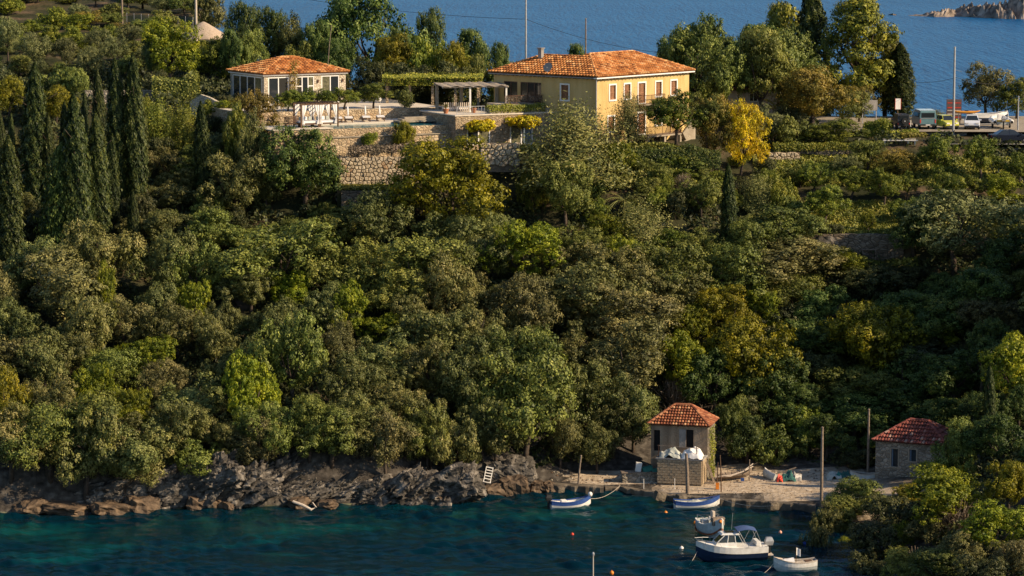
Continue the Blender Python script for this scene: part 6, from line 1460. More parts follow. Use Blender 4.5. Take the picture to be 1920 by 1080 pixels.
m = MB(); m.add([(r[1] * .98, r[0], r[2] + .03) for r in R] + [(-r[1] * .98, r[0], r[2] + .03) for r in reversed(R)], [tuple(range(2 * len(R)))]); m.build('deck', hull_white, cc)
dz = .9
m = MB(); m.loft([[(-.78, -.3, dz), (.78, -.3, dz), (.78, 1.55, dz), (-.78, 1.55, dz)], [(-.72, -.3, dz + .42), (.72, -.3, dz + .42), (.66, 1.3, dz + .38), (-.66, 1.3, dz + .38)]]); m.build('cabin_base', hull_white, cc)
m = MB(); m.loft([[(-.70, -.2, dz + .422), (.70, -.2, dz + .422), (.64, 1.28, dz + .39), (-.64, 1.28, dz + .39)], [(-.62, -.15, dz + 1.0), (.62, -.15, dz + 1.0), (.55, .62, dz + 1.0), (-.55, .62, dz + 1.0)]]); m.build('cabin_glazing', glass, cc)
for sg in (-1, 1):
    for (ya, yb, xa, xb) in ((1.28, .62, .65, .56), (.45, .35, .685, .60), (-.22, -.17, .715, .635)): m = MB(); m.beam((sg * xa, ya, dz + .40), (sg * xb, yb, dz + 1.0), .09, .05); m.build('window_pillar', hull_white, cc)
m = MB(); m.loft([[(-.72, -.55, dz + 1.0), (.72, -.55, dz + 1.0), (.62, .95, dz + 1.0), (-.62, .95, dz + 1.0)], [(-.68, -.5, dz + 1.13), (.68, -.5, dz + 1.13), (.55, .8, dz + 1.1), (-.55, .8, dz + 1.1)]]); m.build('cabin_roof', hull_white, cc)
m = MB(); m.box(-.35, .35, -.2, .5, dz + 1.133, dz + 1.17); m.build('roof_hatch', glass, cc)
m = MB(); m.loft([[(-.6, 1.5, dz + .05), (.6, 1.5, dz + .05), (.3, 2.5, dz + .12), (-.3, 2.5, dz + .12)], [(-.5, 1.5, dz + .22), (.5, 1.5, dz + .22), (.22, 2.3, dz + .2), (-.22, 2.3, dz + .2)]]); m.build('fore_cabin', hull_white, cc)
for sg in (-1, 1):
    pts = [(sg * .92, .9, dz + .1), (sg * .95, 1.2, dz + .5), (sg * .75, 2.1, dz + .6), (sg * .25, 2.9, dz + .68)]; m = MB(); m.tube(pts, .02, 6); m.build('bow_rail', metal_grey, cc)
    for x, y in ((.88, 1.5), (.62, 2.2)): m = MB(); m.tube([(sg * x, y, dz + .02), (sg * x, y, dz + .56)], .016, 6); m.build('rail_post', metal_grey, cc)
bim = mat_basic('blue_canvas', (.06, .10, .22), (.045, .075, .17), scale=4, rough=.8)
vs = []
for i in range(9):
    for j in range(7): t, s = i / 8, j / 6; vs.append(((s - .5) * 1.7, -1.9 + t * 1.55, dz + 1.42 + .14 * math.sin(math.pi * t) - .12 * (2 * s - 1) ** 2))
n = len(vs); fs = [(i * 7 + j, i * 7 + j + 1, (i + 1) * 7 + j + 1, (i + 1) * 7 + j) for i in range(8) for j in range(6)]; fs += [tuple(n + k for k in reversed(f)) for f in fs]; vs += [(x, y, z - .03) for x, y, z in vs]
m = MB(); m.add(vs, fs); m.build('canvas_top', bim, cc, smooth=True)
for sg in (-1, 1):
    for y0, y1 in ((-1.2, -1.85), (-1.2, -.45), (-2.4, -1.85)): m = MB(); m.tube([(sg * .93, y0, dz), (sg * .84, y1, dz + 1.33)], .018, 6); m.build('canvas_pole', metal_grey, cc)
m = MB(); m.box(-.7, .7, -2.3, -1.9, dz + .03, dz + .4); m.build('stern_seat', hull_white, cc, bevel=.04); outboard(cc, -Ln / 2 - .12, .75, metal_grey, 1.25)
m = MB(); m.tube([(.3, -.1, dz + 1.1), (.3, -.2, dz + 2.6)], .012, 5); m.build('aerial', metal_grey, cc)
m = MB(); m.box(-.6, .6, -Ln / 2 - .5, -Ln / 2 - .02, .12, .2); m.build('swim_step', wood_pale, cc)
# small white boat with flag, bottom right
b5 = atz(1490, 1070, 0); o = empty('fishing_boat', (b5.x, b5.y, .15), rad(98), 'small white boat with a pale flag beside the headland bushes', 'boat'); R = hull_rings(3.4, 1.4, .95, .25, .75); boat_shell(o, R, hull_old, hull_white, inner=(concrete_grey, wood_pale))
m = MB(); vs = []
for i in range(10):
    for j in range(9): x, y = -1 + 2 * j / 8, i / 9; vs.append((x * .52 * (1 - .5 * y), .1 + y * 1.3, .5 + .42 * max(0, 1 - x * x) * (1 - y * .55) + .06 * noise.noise(Vector((x * 3, y * 5, 2)))))
m.add(vs, [(i * 9 + j, i * 9 + j + 1, (i + 1) * 9 + j + 1, (i + 1) * 9 + j) for i in range(9) for j in range(8)]); m.build('cover', fabric_white, o, smooth=True)
m = MB(); m.tube([(0, -.1, .2), (0, -.1, 1.75)], .025, 6); m.build('mast', wood_dark, o)
vs = [(0 + .05 * math.sin(i), -.1 - i * .07, 1.7 - j * .12 - i * .03) for i in range(6) for j in range(6)]; m = MB(); m.add(vs, [(i * 6 + j, i * 6 + j + 1, (i + 1) * 6 + j + 1, (i + 1) * 6 + j) for i in range(5) for j in range(5)]); m.build('flag', fabric_white, o)
for k in range(3): m = MB(); m.tube([(.3 - k * .25, -1.5, .6), (.2 - k * .2, .0, .55)], .03, 6); m.build('oar', wood_pale, o)
m = MB(); m.box(-.4, .4, -1.4, -.8, .35, .62); m.build('net_box', wood_dark, o)
# mast and gear of the boat at the bottom edge
b6 = atz(1112, 1118, 0); o = empty('fishing_boat', (b6.x, b6.y, .15), rad(80), 'boat at the bottom edge showing only its pale mast and gear', 'boat'); R = hull_rings(4.2, 1.6, .9, .25, .75); boat_shell(o, R, hull_old, hull_white, inner=(wood_grey, wood_pale))
m = MB(); m.tube([(0, 0, .1), (0, 0, 3.0)], [.05, .04], 8); m.build('mast', wood_pale, o); m = MB(); m.lathe([(.02, 2.95), (.09, 3.0), (.1, 3.15), (.05, 3.25)], n=8); m.build('mast_lamp', metal_grey, o)
m = MB(); m.lathe([(.02, .9), (.1, .95), (.13, 1.08), (.1, 1.2), (.02, 1.24)], (0, 1.45, 0), 10); m.build('float', metal_grey, o); 
vs = [((x - .5) * .9, -1.1 + y * .9, .62 + .28 * math.sin(math.pi * y)) for x in np.linspace(0, 1, 5) for y in np.linspace(0, 1, 7)]; m = MB(); m.add(vs, [(i * 7 + j, (i + 1) * 7 + j, (i + 1) * 7 + j + 1, i * 7 + j + 1) for i in range(4) for j in range(6)]); m.build('spray_hood', tarp, o)
hull_band(wb, RW, .28, .40, .02, antifoul, 'boot_stripe')
# buoys
def buoy(u, v, r, mat, label):
    p = atz(u, v, .1); o = empty('mooring_buoy', (p.x, p.y, .05), 0, label, 'buoy'); m = MB(); m.lathe([(r * .1, -r), (r * .7, -r * .7), (r, 0), (r * .75, r * .65), (r * .3, r * .95), (r * .14, r * 1.15)], n=14); m.build('float', mat, o, smooth=True)
    m = MB(); m.lathe([(r * .1, r * 1.15), (r * .2, r * 1.3), (r * .1, r * 1.5)], n=8); m.build('eye', iron, o)
buoy(1248, 961, .19, orange_p, 'orange buoy between the two blue and white boats'); buoy(1073, 1001, .15, red_p, 'small red buoy in open water below the left boat'); buoy(1278, 1027, .18, white_paint, 'white buoy left of the cabin motorboat'); buoy(1303, 979, .15, orange_p, 'orange buoy left of the old working boat'); buoy(1463, 997, .15, mat_basic('pink_float', (.72, .36, .26), scale=4), 'pinkish buoy right of the cabin motorboat'); buoy(1508, 1018, .16, mat_basic('blue_float', (.05, .12, .6), scale=4), 'blue buoy near the headland bushes'); buoy(1147, 1073, .18, orange_p, 'orange buoy at the bottom edge beside the mast')

# ------------------------------------------------------------------ quay, beach things
def quay(pts, zt, label, back=2.2, mat=concrete, name='quay'):
    o = empty(name, (0, 0, 0), 0, label, 'quay'); m = MB(); us_ = np.linspace(pts[0][0], pts[-1][0], int((pts[-1][0] - pts[0][0]) / 7) + 2); P = [atz(float(u), float(np.interp(u, [q[0] for q in pts], [q[1] for q in pts])), 0) for u in us_]; rs = []
    for p in P:
        j = random.uniform(-.14, .14); zz = zt + random.uniform(-.05, .05); rs.append([(p.x, p.y + j - .06, -1.5), (p.x, p.y + j, zz - .07), (p.x, p.y + j + .09, zz), (p.x, p.y + back, zt + .02), (p.x, p.y + back, -1.5)])
    m.loft(rs); m.build('slab', mat, o); return o
quay([(1030, 921), (1065, 922), (1100, 924), (1132, 926)], .55, 'low concrete quay at the left end of the beach', 1.2, concrete_wet)
quay([(1135, 923), (1160, 922), (1190, 927), (1230, 934), (1262, 940)], .42, 'broken concrete slipway edge along the sunlit beach', .8, concrete_wet)
quay([(1262, 941), (1300, 945), (1350, 949), (1400, 952), (1440, 955), (1480, 957), (1530, 962)], .62, 'dark concrete sea wall in front of the sand', .6, concrete_wet)
for (u, v, w, lab) in ((1237, 932, 22, 'tilted concrete block fallen at the slipway edge'), (1278, 936, 20, 'dark concrete lump at the foot of the thick grey post'), (1450, 950, 20, 'square concrete block on the sea wall'), (1051, 920, 14, 'small dark concrete block on the low quay')):
    p = atz(u, v, .5); s = ppm(p); o = mesh_obj('concrete_block', rock_mesh('concrete_block', w / s, w / s * .8, w / s * .8, int(u), 1, .05, .12, cuts=4), concrete_wet); o.location = (p.x, p.y, .6); o.rotation_euler = (.1, .3 if u == 1237 else 0, .4); tag(o, lab, 'block')
# beach litter: pebbles, weed and driftwood too small to pick apart
def pebbles():
    m = MB(); m2 = MB()
    for k in range(1500):
        x = random.uniform(3, 29); y = random.uniform(253.5, 264.5); z = Hs(x, y)
        if z < .45 or z > 1.3: continue
        r = random.uniform(.03, .10) * (1.6 if y > 261 else 1); b_ = m if random.random() < .6 else m2
        vs = [(x + r * math.cos(a) * random.uniform(.7, 1.2), y + r * math.sin(a) * random.uniform(.7, 1.2), z - .02) for a in np.linspace(0, 2 * math.pi, 6)[:-1]] + [(x, y, z + r * .7)]
        b_.add(vs, [(i, (i + 1) % 5, 5) for i in range(5)])
    tag(m.build('pebbles', concrete), 'pale pebbles scattered over the beach', 'pebbles', kind='stuff'); tag(m2.build('beach_weed', wood_dark), 'dark dry weed scattered over the beach', 'weed', kind='stuff')
pebbles()
def rope(a, b, sag, label, r=.018):
    wire(a, b, sag, label, r); ob = COL.objects[-1]; ob.name = 'mooring_rope'; ob['category'] = 'rope'; ob.data.materials[0] = wood_pale
rope(b1 + Vector((1.75, .3, .75)), (b1.x + 4.5, 259.6, .6), .35, 'pale rope from the left blue boat to the slipway'); rope(b2 + Vector((1.9, .3, .8)), atz(1450, 948, .9), .3, 'pale rope from the covered boat to the block on the sea wall')
rope(b4 + Vector((-2.6, -.3, .95)), b4 + Vector((-3.4, -1.6, -.1)), .1, 'anchor line from the cabin motorboat bow into the water'); rope(b5 + Vector((-1.6, -.1, .7)), b5 + Vector((-2.6, -.8, -.1)), .1, 'anchor line from the small white boat into the water')
for y in (-1.6, -.2, 1.0):
    m = MB(); m.lathe([(.02, -.28), (.09, -.22), (.1, 0), (.09, .2), (.03, .27)], (1.07, y, .55), 10); m.build('fender', white_paint, cc, smooth=True)
# wrecked wooden boat with sprung planks
w0 = at(1376, 884, 261.5); o = empty('boat_wreck', (w0.x, w0.y, .85), rad(-75), 'wrecked wooden boat with one curved pale plank sprung loose', 'boat')
R = hull_rings(3.4, 1.3, .8, .3, .6); R = [(y, b, s_ + .35, k + .35) for y, b, s_, k in R]
m = MB()
for sg in (1, -1): m.loft([[(sg * r[1], r[0], r[3] + (r[2] - r[3]) * .55), (sg * r[1] * .85, r[0], r[3] + (r[2] - r[3]) * .35), (0, r[0], r[3])] for r in R], closed=False)
m.build('hull', wood_grey, o)
for k in range(2): m = MB(); m.tube([(.55 + k * .2, -1.9 + k * .3, .35 + .1 * k), (.7, -.6, .38 + .1 * k), (.62, .6, .72), (.3, 1.7, 1.35 - k * .25)], .05, 6); m.build('plank', wood_pale, o)
for y in (-1, -.4, .2, .8): m = MB(); m.tube([(.55, y, .75), (.4, y, .35), (0, y, .12), (-.4, y, .35), (-.55, y, .75)], .03, 5); m.build('rib', wood_grey, o)
p = at(1442, 888, 262); o = empty('dinghy', (p.x, p.y, .95), rad(60), 'small pale dinghy lying on its side in the weeds', 'boat'); o.rotation_euler = (.2, .5, rad(40)); R = hull_rings(2.0, 1.0, .6, .1, .85); boat_shell(o, R, hull_old, hull_old, inner=(concrete_grey, white_paint))
p = at(1466, 892, 261.6); m = MB(); m.beam((-1.2, 0, .35), (1.3, .3, 1.1), .18, .07); tag(m.build('timber_plank', wood_grey, None, loc=(p.x, p.y, .7)), 'grey plank leaning beside the pale dinghy', 'plank')
def heap(u, v, w, h, mat, label, seed, name='net_heap', cat='nets', Y=261):
    p = at(u, v, Y); s = ppm(p); tarp_heap(Matrix.Translation((p.x, p.y, Hs(p.x, p.y))), Vector((0, 0, 0)), w / s, w / s * .7, h / s, label, mat, seed, name)
    bpy.context.scene.collection.objects[-1]['category'] = cat
heap(1478, 892, 30, 20, tarp_green, 'teal net heap beside the leaning plank', 3); heap(1492, 892, 22, 16, concrete_grey, 'grey sheet heap right of the teal nets', 9, 'sheet_heap', 'tarpaulin'); heap(1565, 905, 32, 14, tarp, 'grey tarpaulin heap right of the tall mooring pole', 12, 'tarpaulin', 'tarpaulin'); heap(1588, 902, 26, 16, tarp_green, 'teal net heap left of the beached rowing boat', 15); heap(1575, 916, 18, 12, teal, 'small teal sheet near the headland bushes', 18, 'tarpaulin', 'tarpaulin'); heap(1462, 884, 12, 16, red_p, 'red and white cloth on the teal nets', 21, 'cloth', 'cloth', 260.6)
p = at(1618, 906, 260.5); o = empty('rowing_boat', (p.x, p.y, 1.05), rad(75), 'pale rowing boat pulled up by the stone house', 'boat'); R = hull_rings(2.3, 1.0, .7, .15, .8); boat_shell(o, R, hull_white, hull_old, inner=(wood_grey, wood_pale))
for y in (-.5, .3): m = MB(); m.box(-.4, .4, y - .1, y + .1, .2, .25); m.build('thwart', wood_pale, o)
crate('fish_crate', (at(1495, 905, 261).x, 261, .85), (.6, .5, .5), white_paint, 'white crate on the beach edge by the weeds', 'crate', .3); crate('fish_crate', (at(1452, 903, 261.5).x, 261.5, .85), (.3, .3, .3), white_paint, 'tiny white box left of the white beach crate', 'crate', .2); crate('fish_crate', (at(1392, 901, 260.5).x, 260.5, .85), (.3, .3, .25), blue_paint, 'small blue box behind the sand', 'crate'); crate('fish_crate', (at(1345, 912, 258).x, 258, .62), (.28, .26, .55), orange_p, 'orange container hanging by the bent stake', 'crate')
# white slatted frame on the rocks, driftwood
p = at(912, 906, 259.3); o = empty('slatted_frame', (p.x, p.y, p.z - .1), rad(0), 'white slatted frame leaning on the shore rock', 'frame'); o.rotation_euler = (rad(-22), rad(12), 0)
for x in (-.3, .3): m = MB(); m.beam((x, 0, 0), (x, 0, 1.6), .07); m.build('rail', white_paint, o)
for k in range(5): m = MB(); m.beam((-.3, -.01, .5 + k * .26), (.3, -.01, .5 + k * .26), .05, .08); m.build('slat', white_paint, o)
m = MB(); m.box(-.36, .36, -.35, -.05, .1, .16); m.build('seat', white_paint, o)
p = atz(575, 952, .3); m = MB(); m.tube([(-1.2, .2, .55), (-.3, 0, .25), (.4, -.1, -.1), (.8, 0, .1), (.5, .1, .5)], [.12, .14, .12, .09, .05], 8); tag(m.build('driftwood', wood_pale, None, loc=(p.x, p.y, .25)), 'pale curved driftwood log at the waterline', 'driftwood')
# table in the shaded orchard clearing
p = ground(1628, 490); o = empty('wooden_table', p, .1, 'grey wooden table in the shade of the dark orchard wall', 'table'); m = MB(); m.box(-.75, .75, -.4, .4, .95, 1.05); m.build('top', wood_grey, o)
for x in (-.65, .65):
    for y in (-.3, .3): m = MB(); m.box(x - .05, x + .05, y - .05, y + .05, -.1, .95); m.build('leg', wood_grey, o)
# steel pergola frame by the car park
a_ = at(1657, 292, 318.5); s = ppm(a_); o = empty('steel_frame', (a_.x, a_.y, a_.z), 0, 'blue grey steel pergola frame below the car park', 'frame'); W = 58 / s; hh = 28 / s
for x in (.1, W * .78, W): m = MB(); m.beam((x, 0, -.5), (x, 0, hh), .1); m.build('post', metal_blue, o)
m = MB(); m.beam((-.1, 0, hh + .05), (W + .3, 0, hh + .05), .12, .1); m.build('beam', white_paint, o); m = MB(); m.beam((-.1, 1.6, hh + .05), (W + .3, 1.6, hh + .05), .12, .1); m.build('beam', white_paint, o)
for x in (.1, W): m = MB(); m.beam((x, 1.6, -.5), (x, 1.6, hh), .1); m.build('post', metal_blue, o)

# ------------------------------------------------------------------ vehicles
def wheel(parent, x, y, r=.31, w=.2):
    m = MB(); vs = []; prof = [(r * .62, -w / 2), (r * .95, -w / 2), (r, -w / 3), (r, w / 3), (r * .95, w / 2), (r * .62, w / 2)]
    m.lathe(prof, n=18); o = m.build('wheel', black_plastic, parent, loc=(x, y, r)); o.rotation_euler = (0, rad(90), 0)
    m = MB(); m.lathe([(r * .1, -w / 2 - .012), (r * .6, -w / 2 + .02), (r * .6, w / 2 - .02), (r * .1, w / 2 + .012)], n=14); m.build('rim', metal_grey, o)
def car(p, rz, label, paint, prof, cab, W=1.7, name='car', lights=white_paint, wheels=((1.25), (-1.3)), cat='car', tail=red_p):
    """prof: side outline (y, z) front +y; cab: (y front low, y front top, y rear top, y rear low, z low, z top)"""
    o = empty(name, p, rz, label, cat); m = MB(); n = len(prof)
    rings = []
    for x, k in ((-W / 2, .94), (-W / 2 + .02, 1.0), (-W / 4, 1.01), (W / 4, 1.01), (W / 2 - .02, 1.0), (W / 2, .94)):
        rings.append([(x, y * (k if abs(x) > W / 2 - .01 else 1), .22 + (z - .22) * (k if abs(x) > W / 2 - .01 else 1)) for y, z in prof])
    m.loft(rings); m.build('body', paint, o, bevel=.02)
    a, b, c, d, z0, z1 = cab; wl, wt = W / 2 - .06, W / 2 - .24
    m = MB(); m.loft([[(-wl, d, z0), (wl, d, z0), (wl, a, z0), (-wl, a, z0)], [(-wt, c, z1), (wt, c, z1), (wt, b, z1), (-wt, b, z1)]]); m.build('cabin', paint, o, bevel=.03)
    def pane(q0, q1, q2, q3, nm):
        c_ = (Vector(q0) + Vector(q1) + Vector(q2) + Vector(q3)) / 4; nn = (Vector(q1) - Vector(q0)).cross(Vector(q3) - Vector(q0)).normalized() * .015
        m = MB(); pts = [c_ + (Vector(q) - c_) * .88 + nn for q in (q0, q1, q2, q3)]; bk = [q - nn * 2.2 for q in pts]; m.add(pts + bk, [(0, 1, 2, 3), (7, 6, 5, 4), (0, 4, 5, 1), (1, 5, 6, 2), (2, 6, 7, 3), (3, 7, 4, 0)]); m.build(nm, glass, o)
    pane((wl, a, z0), (-wl, a, z0), (-wt, b, z1), (wt, b, z1), 'windscreen'); pane((-wl, d, z0), (wl, d, z0), (wt, c, z1), (-wt, c, z1), 'rear_window')
    for sg in (1, -1):
        ym, yt = (a + d) / 2, (b + c) / 2
        for (l0, l1, t0, t1) in ((a, ym, b, yt), (ym, d, yt, c)):
            qs = [(sg * wl, l0, z0), (sg * wt, t0, z1), (sg * wt, t1, z1), (sg * wl, l1, z0)]; pane(*(qs if sg < 0 else [qs[0], qs[3], qs[2], qs[1]]), 'side_window')
    fy = max(y for y, z in prof); ry = min(y for y, z in prof)
    for sg in (-1, 1):
        m = MB(); m.box(sg * (W / 2 - .28) - .16, sg * (W / 2 - .28) + .16, fy - .06, fy + .005, .62, .76); m.build('headlight', lights, o)
        m = MB(); m.box(sg * (W / 2 - .2) - .1, sg * (W / 2 - .2) + .1, ry - .012, ry + .04, .65, .85); m.build('tail_light', tail, o)
        m = MB(); m.box(sg * (W / 2 + .09) - .09, sg * (W / 2 + .09) + .09, a - .1, a + .05, z0 + .02, z0 + .16); m.build('door_mirror', paint, o)
    m = MB(); m.box(-.3, .3, fy - .02, fy + .012, .45, .56); m.build('number_plate', white_paint, o)
    m = MB(); m.box(-W / 2 + .05, W / 2 - .05, fy - .05, fy + .02, .26, .42); m.build('bumper', black_plastic, o)
    for y in wheels:
        for sg in (-1, 1): wheel(o, sg * (W / 2 - .1), y)
    return o
def paint(name, c, rough=.25): return mat_basic(name, c, tuple(x * .9 for x in c), scale=2, rough=rough, spec=.5)
hatch = [(1.75, .28), (1.82, .5), (1.72, .78), (.95, .95), (-1.65, .98), (-1.8, .7), (-1.78, .3)]; hcab = (.9, .25, -1.35, -1.7, .93, 1.46)
sedan = [(2.15, .28), (2.2, .5), (2.05, .75), (1.05, .92), (-1.5, .95), (-2.2, .9), (-2.25, .55), (-2.2, .3)]; scab = (1.0, .3, -.9, -1.7, .9, 1.40)
def cpos(u, v, Y): q = at(u, v, Y); return (q.x, q.y, CARZ + .005)
car(cpos(1773, 250, 328), rad(196), 'small yellow hatchback parked beside the power pole', paint('yellow_car_paint', (.52, .50, .06)), hatch, hcab, 1.6)
car(cpos(1822, 249, 328), rad(172), 'white hatchback parked right of the power pole', paint('white_car_paint', (.68, .70, .74)), hatch, hcab, 1.68)
q = at(1893, 270, 321); car((q.x, q.y, CARZ - .995), rad(-82), 'dark navy saloon on the lower road at the right edge', paint('navy_car_paint', (.012, .016, .028)), sedan, scab, 1.78, wheels=(1.35, -1.35))
# blue grey pickup seen from behind
o = empty('pickup_van', cpos(1732, 249, 328.5), rad(4), 'blue grey van with dark rear window parked by the jeep', 'van'); vp = paint('van_paint', (.12, .22, .24), .4); W = 1.85
m = MB(); m.loft([[(-W / 2, y, .45), (W / 2, y, .45), (W / 2, y, 1.25), (W / 2 - .08, y, z), (-W / 2 + .08, y, z), (-W / 2, y, 1.25)] for y, z in ((-2.1, 1.95), (-2.0, 2.02), (.6, 2.05), (1.2, 1.95), (1.9, 1.3), (2.2, 1.0))]); m.build('body', vp, o, bevel=.03)
m = MB(); m.box(-.72, .72, -2.12, -2.07, 1.32, 1.82); m.build('rear_window', glass, o); m = MB(); m.box(-.85, .85, -2.2, -2.11, .42, .58); m.build('bumper', black_plastic, o); m = MB(); m.box(-W / 2 + .1, W / 2 - .1, -2.13, -2.105, 1.2, 1.26); m.build('trim', metal_grey, o)
m = MB(); m.box(-W / 2 + .06, W / 2 - .06, -1.95, .7, 2.06, 2.1); m.build('roof_panel', paint('pale_roof', (.45, .55, .58)), o)
for sg in (-1, 1):
    m = MB(); m.box(sg * .83 - .06, sg * .83 + .06, -2.13, -2.09, .7, 1.1); m.build('tail_light', red_p, o); m = MB(); m.box(sg * (W / 2 + .002), sg * (W / 2 + .012), -1.6, .9, 1.3, 1.8); m.build('side_window', glass, o)
    for y in (-1.35, 1.35): wheel(o, sg * .8, y, .33)
m = MB(); m.box(-.26, .26, -2.225, -2.2, .45, .56); m.build('number_plate', white_paint, o)
# jeep with spare wheel
o = empty('jeep', cpos(1688, 250, 327.5), rad(6), 'black open jeep with spare wheel on its back', 'jeep'); bk = paint('black_car_paint', (.018, .018, .02), .4)
m = MB(); m.box(-.72, .72, -1.6, 1.6, .42, .95); m.box(-.7, .7, .75, 1.62, .953, 1.05); m.build('body', bk, o, bevel=.03)
m = MB(); m.loft([[(-.7, -1.55, .953), (.7, -1.55, .953), (.7, .7, .953), (-.7, .7, .953)], [(-.62, -1.45, 1.68), (.62, -1.45, 1.68), (.62, .45, 1.68), (-.62, .45, 1.68)]]); m.build('hard_top', bk, o, bevel=.02)
m = MB(); m.box(-.5, .5, -1.57, -1.48, 1.15, 1.55); m.build('rear_window', glass, o)
w_ = empty('tmp', (0, 0, 0)); bpy.data.objects.remove(w_)
m = MB(); m.lathe([(.2, -.1), (.33, -.1), (.35, 0), (.33, .1), (.2, .1)], n=18); q = m.build('spare_wheel', black_plastic, o, loc=(.05, -1.72, .95)); q.rotation_euler = (rad(90), 0, 0); m = MB(); m.lathe([(.02, -.09), (.2, -.06), (.2, .06), (.02, .12)], n=12); m.build('rim', metal_grey, q)
for sg in (-1, 1):
    m = MB(); m.box(sg * .64 - .05, sg * .64 + .05, -1.625, -1.59, .6, .75); m.build('tail_light', red_p, o)
    for y in (-1.0, 1.05): wheel(o, sg * .68, y, .36, .24)
# motor scooter / bike beside the jeep
o = empty('motor_scooter', cpos(1700, 251, 326.5), rad(-60), 'pale motor scooter parked between jeep and van', 'scooter')
for y in (-.6, .6): m = MB(); m.lathe([(.12, -.06), (.24, -.06), (.26, 0), (.24, .06), (.12, .06)], n=14); q = m.build('wheel', black_plastic, o, loc=(0, y, .26)); q.rotation_euler = (0, rad(90), 0)
m = MB(); m.loft([[(-.16, -.8, .5), (.16, -.8, .5), (.12, -.8, .75), (-.12, -.8, .75)], [(-.18, -.2, .35), (.18, -.2, .35), (.15, -.2, .78), (-.15, -.2, .78)]]); m.build('body', white_paint, o); m = MB(); m.box(-.12, .12, -.2, .4, .25, .32); m.build('footboard', black_plastic, o)
m = MB(); m.loft([[(-.2, .38, .3), (.2, .38, .3), (.2, .44, .3), (-.2, .44, .3)], [(-.14, .3, 1.0), (.14, .3, 1.0), (.14, .36, 1.0), (-.14, .36, 1.0)]]); m.build('leg_shield', hull_old, o); m = MB(); m.tube([(-.32, .25, 1.05), (0, .32, 1.0), (.32, .25, 1.05)], .025, 6); m.build('handlebar', black_plastic, o); m = MB(); m.box(-.14, .14, -.75, -.15, .78, .86); m.build('saddle', black_plastic, o)
# inflatable boat on trailer, stern view
o = empty('inflatable_boat', cpos(1876, 246, 329), rad(0), 'white inflatable boat with frame arch and outboard on a trailer', 'boat')
for sg in (-1, 1):
    m = MB(); m.tube([(sg * .95, -1.8, .75), (sg * .95, -1.5, .78), (sg * .95, 1.0, .82), (sg * .6, 2.2, .95), (0, 2.6, 1.0)], [.14, .26, .27, .25, .22], 14); m.build('tube', hull_white, o, smooth=True)
    m = MB(); m.lathe([(.12, -.02), (.16, .02)], n=12); q = m.build('tube_end', black_plastic, o, loc=(sg * .95, -1.82, .75)); q.rotation_euler = (rad(90), 0, 0); m = MB(); m.tube([(sg * .62, -1.2, .85), (sg * .58, -1.2, 1.75), (sg * .5, -1.2, 1.85)], .045, 8); m.build('arch_leg', hull_white, o)
    m = MB(); m.beam((sg * .6, -1.8, .42), (sg * .2, 2.8, .45), .08); m.build('trailer_rail', metal_grey, o); wheel(o, sg * .95, -.3, .28, .16)
m = MB(); m.loft([[(-.7, -1.6, .55), (0, -1.6, .4), (.7, -1.6, .55), (.6, -1.6, .85), (-.6, -1.6, .85)], [(-.6, 1.2, .6), (0, 1.2, .48), (.6, 1.2, .6), (.5, 1.2, .85), (-.5, 1.2, .85)], [(-.2, 2.3, .8), (0, 2.3, .75), (.2, 2.3, .8), (.15, 2.3, .9), (-.15, 2.3, .9)]]); m.build('hull', hull_old, o)
m = MB(); m.beam((-.55, -1.2, 1.85), (.55, -1.2, 1.85), .09); m.build('arch_top', hull_white, o); m = MB(); m.box(-.7, .7, -1.66, -1.6, .8, .98); m.build('transom', mat_basic('yellow_trim', (.65, .42, .03), scale=3), o); m = MB(); m.loft([[(-.45, -.6, .86), (.45, -.6, .86), (.45, .2, .86), (-.45, .2, .86)], [(-.35, -.4, 1.5), (.35, -.4, 1.5), (.3, .0, 1.5), (-.3, .0, 1.5)]]); m.build('console', white_paint, o, bevel=.03); outboard(o, -1.75, .75, metal_grey, 1.15)
m = MB(); m.tube([(.4, -1.2, 1.85), (.42, -1.2, 3.0)], .012, 5); m.build('aerial', metal_grey, o)
# hull on trailer behind, orange kayak on stand
q = cpos(1852, 243, 334); o = empty('motor_boat', (q[0], q[1], CARZ + .55), rad(-80), 'dark hulled motorboat on a trailer behind the white car', 'boat'); R = hull_rings(4.6, 1.7, 1.0, .2, .85); boat_shell(o, R, navy_paint, white_paint, inner=(concrete_grey, white_paint)); m = MB(); m.box(-.6, .6, -1.6, 1.6, -.5, -.4); m.build('trailer_bed', metal_grey, o)
for sg in (-1, 1): wheel(o, sg * .7, 0, .3).__class__ if False else None
q = cpos(1812, 241, 333); o = empty('kayak', (q[0], q[1], CARZ + 1.45), rad(-88), 'orange kayak lying on a rack beside the sign board', 'kayak'); m = MB(); rs = []
for i in range(13): t = i / 12; w = .36 * math.sin(math.pi * t) ** .55 + .01; y = -1.6 + 3.2 * t; zz = .22 * (2 * t - 1) ** 4; rs.append([(w * math.cos(a), y, zz + .16 * w / .36 * math.sin(a)) for a in np.linspace(0, 2 * math.pi, 11)[:-1]])
m.loft(rs); m.build('hull', mat_basic('orange_kayak', (.55, .24, .03), (.48, .19, .02), scale=2, rough=.4), o, smooth=True); m = MB(); m.lathe([(.2, .12), (.24, .2), (.2, .2)], n=14); m.build('cockpit_rim', black_plastic, o)
for y in (-.9, .9): m = MB(); m.beam((0, y, -1.45), (0, y, -.1), .07); m.build('rack_post', metal_grey, o)
